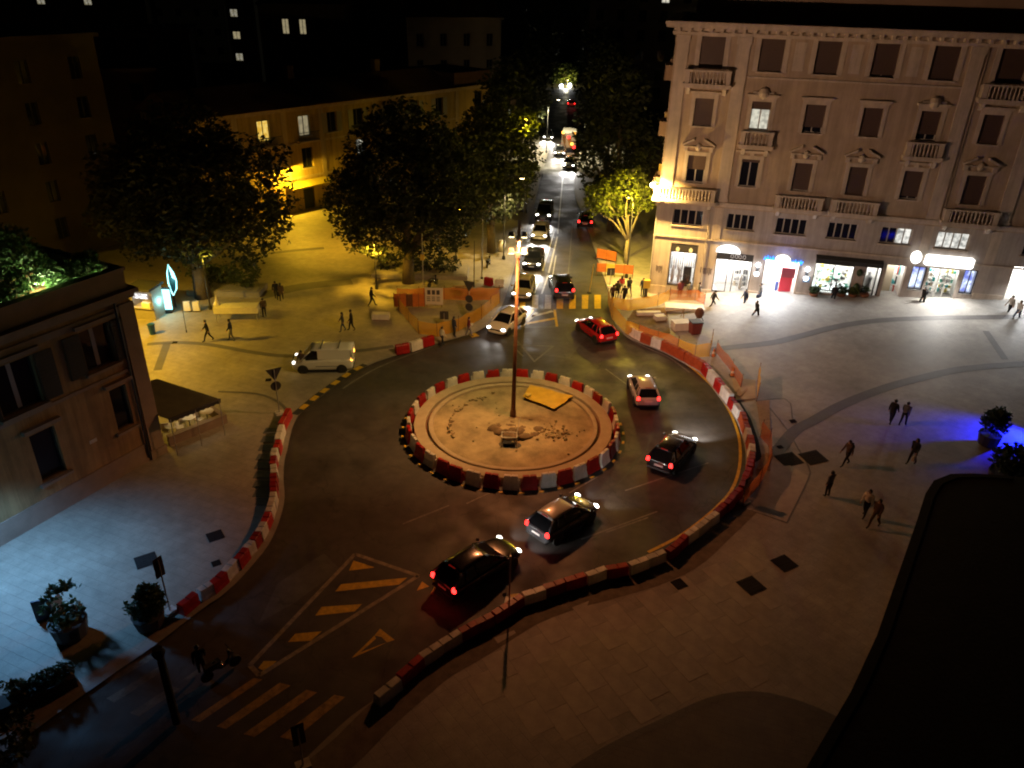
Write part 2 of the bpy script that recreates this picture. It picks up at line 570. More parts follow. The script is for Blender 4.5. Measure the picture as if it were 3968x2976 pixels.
def light(name, kind, loc, power, col, parent=None, size=0.15, spot=None, rot=None, blend=0.4):
    d = bpy.data.lights.new(name, kind)
    d.energy = power
    d.color = col
    if kind in ('POINT', 'SPOT'):
        d.shadow_soft_size = size
    if kind == 'SPOT':
        d.spot_size = spot
        d.spot_blend = blend
    o = bpy.data.objects.new(name, d)
    COL.objects.link(o)
    o.location = loc
    if rot is not None:
        o.rotation_euler = rot
    if parent is not None:
        o.parent = parent
    return o

def aim(o, direction):
    o.rotation_mode = 'QUATERNION'
    o.rotation_quaternion = Vector(direction).to_track_quat('-Z', 'Y')
    return o

def sstep(a, b, x):
    t = min(1, max(0, (x - a) / (b - a)))
    return t * t * (3 - 2 * t)

def zt(x, y):
    """the square climbs gently towards the far shops"""
    s = x - 13.0
    z = 0.0 if s <= 0 else 0.0918 * s * s / (s + 2.5)
    return z + 0.5 * sstep(12.5, 19, x) * sstep(47, 60, y)

def sheet(name, poly, m, z=0.0, skirt=0.0, cell=0.0, kind='structure', parent=None, drape=True):
    """flat or draped ground sheet from an outline; skirt = depth of its edge"""
    bm = bmesh.new()
    vs = [bm.verts.new((p[0], p[1], 0)) for p in poly]
    fc = bm.faces.new(vs)
    bm.normal_update()
    if fc.normal.z < 0:
        fc.normal_flip()
    bmesh.ops.triangulate(bm, faces=bm.faces[:])
    if cell:
        xs = [p[0] for p in poly]
        ys = [p[1] for p in poly]
        for ax, lo, hi in ((0, max(12.5, min(xs)), max(xs)), (1, min(ys), max(ys))):
            if max(xs) < 12.5:
                break
            k = math.floor(lo / cell) * cell
            while k < hi:
                co = (k, 0, 0) if ax == 0 else (0, k, 0)
                no = (1, 0, 0) if ax == 0 else (0, 1, 0)
                bmesh.ops.bisect_plane(bm, geom=bm.verts[:] + bm.edges[:] + bm.faces[:], plane_co=co, plane_no=no)
                k += cell
    for v in bm.verts:
        v.co.z = z + (zt(v.co.x, v.co.y) if drape else 0)
    if skirt:
        be = [e for e in bm.edges if e.is_boundary]
        r = bmesh.ops.extrude_edge_only(bm, edges=be)
        for v in r['geom']:
            if isinstance(v, bmesh.types.BMVert):
                v.co.z -= skirt
        bmesh.ops.recalc_face_normals(bm, faces=bm.faces[:])
    me = bpy.data.meshes.new(name)
    bm.to_mesh(me)
    bm.free()
    me.materials.append(m)
    o = link(name, me, parent)
    if parent is None:
        o['kind'] = kind
    return o

def smooth_line(pts, step=0.6):
    """Catmull-Rom through ground points, resampled evenly"""
    P = [Vector((p[0], p[1])) for p in pts]
    P = [P[0] * 2 - P[1]] + P + [P[-1] * 2 - P[-2]]
    out = []
    for i in range(1, len(P) - 2):
        a, b, c, d = P[i - 1], P[i], P[i + 1], P[i + 2]
        n = max(2, int((c - b).length / 0.1))
        for k in range(n):
            t = k / n
            out.append(0.5 * ((2 * b) + (c - a) * t + (2 * a - 5 * b + 4 * c - d) * t * t + (3 * b - a - 3 * c + d) * t ** 3))
    out.append(P[-2])
    res, acc = [out[0]], 0.0
    for i in range(1, len(out)):
        acc += (out[i] - out[i - 1]).length
        if acc >= step:
            res.append(out[i])
            acc = 0.0
    if (res[-1] - out[-1]).length > 0.05:
        res.append(out[-1])
    return res

def offset_line(pl, d):
    out = []
    for i, p in enumerate(pl):
        t = (pl[min(i + 1, len(pl) - 1)] - pl[max(i - 1, 0)]).normalized()
        out.append(p + Vector((-t.y, t.x)) * d)
    return out

def ribbon(name, pts, width, m, z, cell=0.0, kind='structure', step=0.6, parent=None, smooth=True):
    pl = smooth_line(pts, step) if smooth else [Vector((p[0], p[1])) for p in pts]
    a, b = offset_line(pl, width / 2), offset_line(pl, -width / 2)
    mb = MB()
    vs, fs = [], []
    for p, q in zip(a, b):
        vs += [(p.x, p.y, z + zt(p.x, p.y)), (q.x, q.y, z + zt(q.x, q.y))]
    for i in range(len(pl) - 1):
        fs.append((2 * i, 2 * i + 1, 2 * i + 3, 2 * i + 2))
    mb.add(vs, fs)
    o = mb.build(name, m, parent)
    if parent is None:
        o['kind'] = kind
    return o

# ------------------------------------------------------------------ ground, road, pavements
MB().box(-1200, 1200, -300, 2200, -0.6, -0.13).build('ground', M['ground'])['kind'] = 'structure'
MB().box(-90, 90, -20, 330, -0.12, -0.10).build('road', M['asphalt'])['kind'] = 'structure'

KERB_R = [(10.53, 137.83, 0.00), (7.63, 104.60, 0.00), (7.90, 89.03, 0.00), (8.16, 77.10, 0.00), (8.35, 68.89, 0.00), (8.44, 64.20, 0.00), (8.23, 59.01, 0.00), (8.80, 56.09, 0.00), (9.76, 54.75, 0.00), (11.22, 53.34, 0.00), (12.52, 51.43, 0.00), (13.50, 49.75, 0.01), (13.86, 47.56, 0.02), (14.16, 45.39, 0.03),
          (14.45, 43.19, 0.05), (14.31, 40.84, 0.04), (14.00, 38.92, 0.03), (13.37, 36.95, 0.00), (12.40, 35.04, 0.00), (10.61, 32.84, 0.00), (8.66, 30.81, 0.00), (7.52, 29.61, 0.00), (5.58, 28.64, 0.00), (4.52, 28.35, 0.00), (3.52, 27.86, 0.00), (2.55, 27.49, 0.00), (1.58, 26.93, 0.00), (0.58, 26.42, 0.00), (-0.53, 25.33, 0.00), (-2.09, 24.15, 0.00), (-3.14, 23.27, 0.00), (-3.58, 22.77, 0.00), (-4.35, 21.71, 0.00),
          (-5.04, 20.77, 0.00), (-5.74, 20.07, 0.00), (-6.61, 18.85, 0.00), (-7.27, 17.82, 0.00), (-8.36, 16.07, 0.00)]
kr = smooth_line(KERB_R, 0.5)
poly = [(p.x, p.y) for p in kr] + [(-6, 4), (70, 4), (80, 100), (40, 135)]
pavement_right = sheet('pavement_right', poly, M['paving'], 0.0, 0.2, 0.5)
kb = offset_line(kr, -0.12)
def kerb_strip(name, pl, wd, z=0.006):
    mb = MB()
    a, b = offset_line(pl, wd / 2), offset_line(pl, -wd / 2)
    vs, fs = [], []
    for p, q in zip(a, b):
        vs += [(p.x, p.y, z + zt(p.x, p.y)), (q.x, q.y, z + zt(q.x, q.y))]
    fs = [(2 * i, 2 * i + 1, 2 * i + 3, 2 * i + 2) for i in range(len(pl) - 1)]
    mb.add(vs, fs)
    o = mb.build(name, M['kerb'])
    o['kind'] = 'structure'
    return o

KERB_L = [(5.57, 137.16, 0.00), (3.32, 112.36, 0.00), (1.93, 94.60, 0.00), (0.69, 81.23, 0.00), (-0.33, 70.80, 0.00), (-1.00, 63.54, 0.00), (-1.81, 58.74, 0.00), (-2.89, 56.25, 0.00), (-4.43, 54.83, 0.00), (-6.26, 53.44, 0.00), (-7.38, 52.55, 0.00), (-8.61, 51.52, 0.00), (-10.22, 49.96, 0.00), (-11.37, 48.22, 0.00), (-12.14, 46.52, 0.00), (-12.93, 44.53, 0.00), (-13.46, 43.03, 0.00), (-13.70, 42.02, 0.00), (-13.62, 40.19, -0.00), (-13.35, 38.48, 0.00), (-13.13, 36.79, 0.00), (-12.68, 35.08, -0.00), (-12.19, 33.48, 0.00), (-11.96, 31.71, 0.00), (-11.95, 29.92, 0.00), (-12.17, 28.79, -0.00), (-12.42, 27.84, 0.00), (-12.68, 27.05, 0.00), (-13.07, 26.22, 0.00), (-13.47, 25.66, 0.00), (-13.91, 24.89, 0.00), (-14.71, 23.46, 0.00), (-15.62, 22.09, 0.00), (-16.66, 20.48, 0.00), (-17.49, 19.11, 0.00), (-18.76, 17.12, 0.00)]
kl = smooth_line(KERB_L, 0.5)
poly = [(p.x, p.y) for p in kl] + [(-70, 6), (-110, 60), (-110, 150), (-6, 150)]
pavement_left = sheet('pavement_left', poly, M['paving_warm'], 0.0, 0.2)
kerb_strip('kerb_left', offset_line(kl, 0.13), 0.26)
kerb_strip('kerb_right', offset_line(kr, 0.13), 0.26)

# darker bands and panels let into the paving
for nm, pts, wd, mm in (
    ('paving_band', [(14.95, 53.32, 0.08), (19.09, 53.55, 0.40), (21.93, 54.45, 0.64), (24.91, 55.61, 0.90), (28.41, 56.28, 1.22), (32.96, 56.17, 1.63), (39.80, 55.44, 2.25)], 0.75, 'trachyte'),
    ('paving_band', [(15.58, 38.75, 0.12), (16.25, 39.67, 0.17), (17.65, 41.49, 0.28), (19.22, 42.64, 0.41), (21.10, 44.06, 0.57), (23.20, 45.33, 0.75), (25.79, 46.61, 0.98), (28.31, 47.53, 1.21), (31.37, 48.36, 1.48), (36.27, 48.61, 1.93)], 0.8, 'trachyte'),
    ('paving_band', [(35.32, 53.65, 1.84), (34.51, 49.34, 1.77)], 0.45, 'trachyte'),
    ('paving_band', [(2.54, 17.99, 0.00), (3.61, 18.76, 0.00), (5.04, 19.60, 0.00), (6.05, 20.12, 0.00), (7.03, 20.67, 0.00), (8.13, 21.20, 0.00), (9.18, 21.48, 0.00), (10.28, 21.51, 0.00), (11.28, 21.24, 0.00), (12.07, 20.89, 0.00), (13.08, 20.23, 0.00)], 0.28, 'trachyte'),
    ('paving_band', [(-27.14, 52.01, 0.00), (-25.25, 52.45, 0.00), (-22.53, 52.21, 0.00), (-18.62, 51.01, 0.00), (-15.74, 50.71, 0.00), (-11.43, 51.83, 0.00), (-8.97, 52.78, 0.00)], 0.5, 'trachyte'),
    ('paving_band', [(-25.76, 52.26, 0.00), (-24.67, 47.90, 0.00)], 0.55, 'trachyte'),
    ('paving_band', [(-19.47, 45.07, 0.00), (-16.84, 44.89, 0.00), (-15.19, 43.91, 0.00), (-14.07, 42.52, 0.00)], 0.22, 'trachyte'),
    ('paving_band', [(-24.51, 73.29, 0.00), (-21.87, 74.51, 0.00), (-19.31, 75.46, 0.00)], 0.7, 'trachyte'),
    ('paving_band', [(-21.84, 62.09, 0.00), (-18.88, 64.52, 0.00), (-14.71, 66.22, 0.00)], 1.6, 'trachyte'),
    ('paving_band', [(16.77, 45.34, 0.21), (17.19, 41.63, 0.24), (17.19, 39.60, 0.24), (17.20, 37.67, 0.24), (16.91, 36.53, 0.22), (14.47, 32.47, 0.05)], 0.09, 'trachyte'),
    ('paving_band', [(12.66, 33.64, 0.00), (13.47, 33.18, 0.01), (14.47, 32.47, 0.05)], 0.09, 'trachyte'),
    ('paving_band', [(16.23, 45.39, 0.17), (18.30, 45.39, 0.33), (17.91, 42.88, 0.30)], 0.08, 'trachyte'),
):
    ribbon(nm, pts, wd, M[mm], 0.010, smooth=len(pts) > 2)
sheet('paved_forecourt', [(2.53, 17.86, 0.00), (5.03, 19.52, 0.00), (7.01, 20.57, 0.00), (8.11, 21.09, 0.00), (9.15, 21.37, 0.00), (10.25, 21.40, 0.00), (11.25, 21.15, 0.00), (12.04, 20.81, 0.00), (13.06, 20.17, 0.00), (11.04, 17.78, 0.00)], M['forecourt'], 0.006, 0, 0.5)
# rough strip behind the barriers, along the inside of the bend
sp = smooth_line([(-7.21, 17.59, 0.00), (-6.17, 18.80, 0.00), (-5.10, 20.41, 0.00), (-4.04, 21.72, 0.00), (-3.06, 22.88, 0.00), (-1.79, 23.90, -0.00), (-0.52, 25.00, 0.00), (0.59, 25.96, 0.00), (2.53, 27.06, -0.00), (4.47, 27.84, 0.00), (6.74, 28.85, 0.00), (8.54, 30.10, 0.00), (10.60, 32.37, 0.00), (12.26, 34.24, 0.00)], 0.6)
wid = 0.95
mb = MB()
vs = []
a, b = offset_line(sp, 0.15), offset_line(sp, -1.25)
for p, q in zip(a, b):
    vs += [(p.x, p.y, 0.007 + zt(p.x, p.y)), (q.x, q.y, 0.007 + zt(q.x, q.y))]
mb.add(vs, [(2 * i, 2 * i + 1, 2 * i + 3, 2 * i + 2) for i in range(len(sp) - 1)])
mb.build('pavement_strip', M['strip'])['kind'] = 'structure'
sheet('pavement_ramp', [(12.63, 33.72, 0.00), (15.58, 38.75, 0.12), (16.91, 36.53, 0.22), (14.49, 32.54, 0.05)], M['slab'], 0.008, 0, 0.5)
sheet('dirt_patch', [(10.39, 54.45, 0.00), (9.04, 58.11, 0.00), (10.20, 61.33, 0.00), (13.05, 61.93, 0.00), (12.45, 56.49, 0.00)], M['dirt'], 0.012, 0, 0.5)
sheet('trench', [(14.91, 46.51, 0.08), (15.25, 45.33, 0.10), (15.34, 43.08, 0.10), (15.14, 40.58, 0.09), (14.82, 38.55, 0.07), (14.27, 38.08, 0.04), (14.63, 40.34, 0.06), (14.78, 42.71, 0.07), (14.68, 44.74, 0.06), (14.49, 46.01, 0.05)], M['roof_dark'], 0.011, 0, 0.5)
sheet('concrete_pad', [(15.48, 48.65, 0.11), (16.98, 48.24, 0.22), (16.30, 45.63, 0.17), (14.98, 45.48, 0.08)], M['concrete'], 0.05, 0.05, 0.5)
sheet('wooden_deck', [(16.26, 45.26, 0.17), (17.13, 45.31, 0.24), (16.01, 41.07, 0.15), (15.48, 40.99, 0.11)], M['wood'], 0.06, 0.06, 0.5)

# large stone slabs of the near pavement, laid one by one
SLAB = [(-1.75, 23.22, 0.00), (0.55, 24.85, -0.00), (3.02, 26.31, 0.00), (5.45, 26.78, 0.00), (7.44, 27.70, 0.00), (9.44, 29.05, 0.00), (11.87, 31.67, 0.00), (13.49, 29.94, 0.01), (12.49, 25.87, 0.00), (10.52, 21.77, 0.00), (9.21, 21.68, 0.00), (7.03, 20.87, 0.00), (4.92, 19.78, 0.00), (2.58, 18.45, 0.00), (-0.13, 19.93, 0.00), (-2.33, 21.14, 0.00)]
d0 = (Vector((3.11, 21.54, 0.00)) - Vector((1.45, 24.50, 0.00))).normalized()
d0 = Vector((d0.x, d0.y))
e0 = Vector((-d0.y, d0.x))
def inside(p, poly):
    c = False
    j = len(poly) - 1
    for i in range(len(poly)):
        a, b = poly[i], poly[j]
        if (a[1] > p.y) != (b[1] > p.y) and p.x < (b[0] - a[0]) * (p.y - a[1]) / (b[1] - a[1]) + a[0]:
            c = not c
        j = i
    return c
slabs = []
LN, WD = 1.42, 0.98
sm = [MB().box(-LN / 2 + .005, LN / 2 - .005, -WD / 2 + .005, WD / 2 - .005, -0.02, 0.0055, 0, .003, .003).mesh('paving_slab', M['slab'])]
cc = Vector((8.0, 24.0))
for r in range(-22, 23):
    for q in range(-18, 19):
        c = cc + d0 * ((q + (0.5 if r % 2 else 0)) * LN) + e0 * (r * WD)
        if not inside(c, [(p[0], p[1]) for p in SLAB]):
            continue
        if all(inside(c + d0 * sx * LN * .45 + e0 * sy * WD * .45, [(p[0], p[1]) for p in SLAB]) for sx in (-1, 1) for sy in (-1, 1)):
            slabs.append(c)
slabs = slabs[:290]
rs = random.Random(3)
for c in slabs:
    o = link('paving_slab', sm[0], pavement_right, (c.x, c.y, zt(c.x, c.y) + rs.uniform(-.0015, .0015)))
    o.rotation_euler = (math.atan2(zt(c.x, c.y + .3) - zt(c.x, c.y - .3), .6) + rs.uniform(-.004, .004), -math.atan2(zt(c.x + .3, c.y) - zt(c.x - .3, c.y), .6) + rs.uniform(-.004, .004), math.atan2(d0.y, d0.x))
# dark tactile slabs beside the bend on the other side
tm = MB().box(-.5, .5, -.33, .33, -.02, .018, 0, .01, .01).mesh('tactile_slab', mat('blue_grey_slab', (0.09, 0.10, 0.115), 0.6, 0, 0.1, 3))
for p, a in (((-12.95, 34.50, -0.00), 0), ((-12.70, 33.21, 0.00), 0), ((-13.75, 36.57, 0.00), 0), ((-13.54, 35.66, -0.00), 0), ((-13.31, 34.79, 0.00), 0), ((-13.04, 33.94, -0.00), 0), ((-13.94, 37.42, 0.00), 0), ((-14.09, 38.40, 0.00), 0), ((-14.23, 39.36, 0.00), 0), ((-14.36, 40.31, 0.00), 0)):
    link('tactile_slab', tm, pavement_left, (p[0] - .15, p[1], 0), a)

# ------------------------------------------------------------------ road markings
def mark(poly, m='white_paint', name='road_marking', z=-0.095):
    return sheet(name, poly, M[m], z, drape=False)
def stripe(a, b, wd, m='white_paint', z=-0.094):
    a, b = Vector(a[:2]), Vector(b[:2])
    t = (b - a).normalized()
    n = Vector((-t.y, t.x)) * wd / 2
    return mark([a + n, b + n, b - n, a - n], m, z=z)
mark([(0.50, 62.49, -0.10), (0.98, 62.52, -0.10), (0.93, 61.16, -0.10), (0.46, 61.13, -0.10)], 'yellow_paint', 'crosswalk_bar')
mark([(1.60, 64.31, -0.10), (2.13, 64.34, -0.10), (2.03, 61.13, -0.10), (1.52, 61.09, -0.10)], 'white_paint', 'crosswalk_bar')
mark([(2.74, 64.39, -0.10), (3.28, 64.42, -0.10), (3.13, 61.20, -0.10), (2.58, 61.17, -0.10)], 'white_paint', 'crosswalk_bar')
mark([(3.77, 64.46, -0.10), (4.34, 64.50, -0.10), (4.15, 61.27, -0.10), (3.60, 61.23, -0.10)], 'yellow_paint', 'crosswalk_bar')
mark([(4.88, 64.54, -0.10), (5.45, 64.58, -0.10), (5.22, 61.34, -0.10), (4.67, 61.31, -0.10)], 'yellow_paint', 'crosswalk_bar')
mark([(5.99, 64.61, -0.10), (6.57, 64.65, -0.10), (6.28, 61.41, -0.10), (5.77, 61.38, -0.10)], 'yellow_paint', 'crosswalk_bar')
mark([(7.10, 64.69, -0.10), (7.68, 64.73, -0.10), (7.39, 61.49, -0.10), (6.84, 61.45, -0.10)], 'yellow_paint', 'crosswalk_bar')
mark([(-3.51, 55.54, -0.10), (-3.01, 55.84, -0.10), (-2.62, 55.25, -0.10), (-3.18, 54.95, -0.10)], 'yellow_paint', 'crosswalk_bar')
mark([(-3.56, 56.43, -0.10), (-3.28, 56.63, -0.10), (-2.90, 56.38, -0.10), (-3.32, 56.09, -0.10)], 'yellow_paint', 'crosswalk_bar')
for a, b, wd, m in (((1.64, 60.90, -0.10), (0.70, 57.43, -0.10), .16, 'yellow_paint'), ((3.44, 61.02, -0.10), (3.49, 57.43, -0.10), .2, 'yellow_paint'), ((0.81, 57.16, -0.10), (3.46, 57.42, -0.10), .14, 'old_paint'),
                    ((1.46, 59.39, -0.10), (3.27, 60.70, -0.10), .32, 'white_paint'), ((1.04, 57.92, -0.10), (3.41, 59.13, -0.10), .34, 'yellow_paint'), ((1.94, 60.31, -0.10), (0.62, 57.24, -0.10), .3, 'white_paint'),
                    ((4.20, 83.38, -0.10), (2.64, 70.65, -0.10), .13, 'white_paint'), ((2.38, 68.72, -0.10), (1.76, 64.65, -0.10), .13, 'white_paint'), ((6.40, 110.27, -0.10), (4.58, 82.73, -0.10), .14, 'white_paint'), ((4.49, 81.71, -0.10), (3.20, 70.05, -0.10), .15, 'white_paint'), ((3.14, 69.53, -0.10), (2.42, 64.59, -0.10), .15, 'white_paint'),
                    ((4.10, 75.30, -0.10), (3.51, 68.80, -0.10), .10, 'white_paint'), ((6.46, 87.35, -0.10), (4.87, 67.68, -0.10), .08, 'old_paint'),
                    ((0.14, 53.79, -0.10), (3.10, 53.72, -0.10), .16, 'old_paint'), ((-0.02, 55.50, -0.10), (1.62, 50.93, -0.10), .16, 'old_paint'), ((1.62, 51.08, -0.10), (3.07, 53.72, -0.10), .14, 'old_paint'), ((0.77, 51.81, -0.10), (0.07, 53.37, -0.10), .14, 'old_paint'),
                    ((6.71, 50.09, -0.10), (8.02, 47.67, -0.10), .10, 'old_paint'), ((-5.41, 31.77, -0.10), (-3.18, 33.43, -0.10), .10, 'old_paint'), ((-2.26, 33.63, -0.10), (-0.52, 35.14, -0.10), .1, 'old_paint'), ((3.29, 34.83, -0.10), (4.95, 36.45, -0.10), .1, 'old_paint'), ((6.38, 35.18, -0.10), (11.60, 38.17, -0.10), .1, 'old_paint'),
                    ((3.67, 30.91, -0.10), (7.88, 33.37, -0.10), .1, 'old_paint'), ((5.00, 31.52, -0.10), (7.32, 32.83, -0.10), .1, 'old_paint')):
    stripe(a, b, wd, m)
# splitter island painted at the near exit
o0, o1, o2, o3 = (-7.40, 29.36, -0.10), (-4.15, 27.94, -0.10), (-9.82, 21.92, -0.10), (-10.35, 22.42, -0.10)
for a, b in ((o0, o1), (o1, o2), (o2, o3), (o3, o0)):
    stripe(a, b, 0.2, 'dull_paint')
for q in ([(-7.38, 28.89, -0.10), (-6.85, 28.68, -0.10), (-6.30, 28.44, -0.10), (-7.46, 28.17, -0.10)], [(-7.64, 27.25, -0.10), (-4.66, 27.80, -0.10), (-4.98, 27.32, -0.10), (-7.81, 26.76, -0.10)], [(-8.20, 25.78, -0.10), (-6.45, 26.02, -0.10), (-6.69, 25.55, -0.10), (-8.36, 25.24, -0.10)], [(-8.95, 24.17, -0.10), (-7.87, 24.34, -0.10), (-8.20, 23.80, -0.10), (-9.14, 23.70, -0.10)], [(-9.85, 22.65, -0.10), (-9.32, 22.67, -0.10), (-9.66, 22.13, -0.10), (-9.97, 22.29, -0.10)]):
    mark(q, 'yellow_paint')
mark([(-5.41, 24.58, -0.10), (-4.70, 23.97, -0.10), (-4.99, 23.81, -0.10), (-5.28, 24.11, -0.10), (-5.58, 24.18, -0.10)], 'yellow_paint')
mark([(-5.58, 24.18, -0.10), (-6.31, 22.94, -0.10), (-6.19, 22.99, -0.10), (-5.49, 24.00, -0.10)], 'yellow_paint')
mark([(-5.21, 23.70, -0.10), (-4.99, 23.81, -0.10), (-6.19, 22.99, -0.10), (-6.04, 23.22, -0.10)], 'yellow_paint')
mark([(-3.94, 27.57, -0.10), (-3.58, 27.25, -0.10), (-4.12, 26.95, -0.10)], 'yellow_paint')
mark([(-3.20, 27.32, -0.10), (-3.36, 26.74, -0.10), (-3.48, 26.74, -0.10), (-3.31, 27.35, -0.10)], 'yellow_paint')
mark([(0.16, 26.87, -0.10), (0.58, 26.95, -0.10), (0.13, 26.48, -0.10)], 'yellow_paint')
for q in ([(-11.74, 19.75, -0.10), (-11.37, 19.68, -0.10), (-9.63, 21.72, -0.10), (-10.00, 21.78, -0.10)], [(-10.69, 19.51, -0.10), (-10.31, 19.41, -0.10), (-8.44, 21.46, -0.10), (-8.91, 21.58, -0.10)], [(-9.59, 19.21, -0.10), (-9.15, 19.10, -0.10), (-7.32, 21.16, -0.10), (-7.77, 21.28, -0.10)], [(-8.22, 19.13, -0.10), (-7.72, 18.99, -0.10), (-6.18, 20.98, -0.10), (-6.63, 21.07, -0.10)]):
    mark(q, 'amber_paint', 'crosswalk_bar')
for q in ([(-12.76, 21.62, -0.10), (-12.57, 21.56, -0.10), (-12.01, 22.18, -0.10), (-12.26, 22.31, -0.10)], [(-15.97, 21.52, -0.10), (-15.57, 21.33, -0.10), (-14.29, 22.68, -0.10), (-14.69, 22.81, -0.10)], [(-15.33, 20.63, -0.10), (-14.94, 20.44, -0.10), (-13.63, 22.12, -0.10), (-13.88, 22.33, -0.10)], [(-12.32, 20.85, -0.10), (-12.08, 20.73, -0.10), (-11.41, 21.52, -0.10), (-11.67, 21.65, -0.10)], [(-14.16, 20.00, -0.10), (-13.74, 19.85, -0.10), (-12.68, 21.17, -0.10), (-13.06, 21.29, -0.10)]):
    mark(q, 'dark_stripe', 'crosswalk_bar')  # darker paint tone for this group of bars
ribbon('yellow_edge_line', [(11.68, 53.50, -0.10), (13.04, 50.53, -0.10), (13.84, 47.99, -0.10), (14.25, 44.88, -0.10), (14.20, 41.94, -0.10), (13.81, 39.51, -0.10), (13.15, 37.28, -0.10), (12.24, 35.35, -0.10), (11.05, 33.78, -0.10), (9.93, 32.55, -0.10), (8.62, 31.29, -0.10), (6.92, 30.05, -0.10)], 0.17, M['yellow_paint'], -0.093)
ribbon('white_edge_line', [(8.26, 57.73, -0.10), (9.25, 55.20, -0.10), (10.61, 53.43, -0.10), (11.65, 52.29, -0.10), (12.74, 49.84, -0.10)], 0.15, M['old_paint'], -0.094)
ribbon('white_edge_line', [(-13.48, 40.57, -0.10), (-13.11, 37.75, -0.10), (-12.55, 35.22, -0.10), (-12.07, 33.54, -0.10), (-11.79, 31.66, -0.10), (-11.83, 29.77, -0.10), (-12.13, 28.54, -0.10)], 0.14, M['old_paint'], -0.094)
ribbon('white_edge_line', [(-5.73, 53.44, -0.10), (-8.05, 51.13, -0.10), (-9.62, 49.31, -0.10), (-10.75, 47.47, -0.10), (-11.43, 46.08, -0.10)], 0.12, M['old_paint'], -0.094)
ribbon('tar_seam', [(9.06, 44.61, -0.10), (8.85, 41.95, -0.10), (8.35, 40.03, -0.10), (7.29, 37.97, -0.10), (6.22, 36.05, -0.10), (5.07, 34.91, -0.10), (4.00, 34.02, -0.10)], 0.09, M['tar'], -0.096)
ribbon('tar_seam', [(3.84, 57.73, -0.10), (4.05, 55.75, -0.10), (4.78, 52.84, -0.10), (6.15, 50.58, -0.10)], 0.08, M['tar'], -0.096)
kp = [(-13.63, 42.31, 0.00), (-13.35, 43.15, 0.00), (-12.84, 44.66, 0.00), (-12.08, 46.52, 0.00), (-11.31, 48.22, 0.00), (-10.48, 49.58, 0.00)]
kpl = offset_line(smooth_line(kp, 0.35), 0.05)
ribbon('painted_kerb', [(p.x, p.y) for p in kpl], 0.5, M['black_paint'], 0.012, step=0.35)
for k in range(7):
    q = kpl[2 + k * 3: 4 + k * 3]
    if len(q) == 2:
        a, b = q
        t_ = (b - a).normalized() * .33
        n_ = Vector((-t_.y, t_.x)).normalized() * .2
        m_ = (a + b) / 2
        sheet('kerb_dash', [m_ - t_ + n_, m_ + t_ + n_, m_ + t_ - n_, m_ - t_ - n_], M['yellow_paint'], 0.017)
# worn asphalt patches
asph2 = asphalt_mat('older_asphalt', (0.075, 0.072, 0.068))
asph3 = asphalt_mat('newer_asphalt', (0.036, 0.035, 0.034))
sheet('road_patch', [(0.42, 52.58, -0.10), (4.19, 51.62, -0.10), (6.80, 58.20, -0.10), (3.59, 57.99, -0.10), (0.77, 55.99, -0.10)], asph2, -0.0975, drape=False)
sheet('road_patch', [(-10.55, 27.21, -0.10), (-8.91, 29.37, -0.10), (-7.89, 28.25, -0.10), (-9.40, 26.05, -0.10), (-10.67, 24.75, -0.10)], asph2, -0.0975, drape=False)
sheet('road_patch', [(6.03, 77.23, -0.10), (8.37, 76.67, -0.10), (8.05, 67.91, -0.10), (4.69, 67.42, -0.10)], asph3, -0.0975, drape=False)
sheet('road_patch', [(1.01, 34.95, -0.10), (5.30, 37.40, -0.10), (5.96, 36.04, -0.10), (2.48, 33.34, -0.10)], asph3, -0.0975, drape=False)

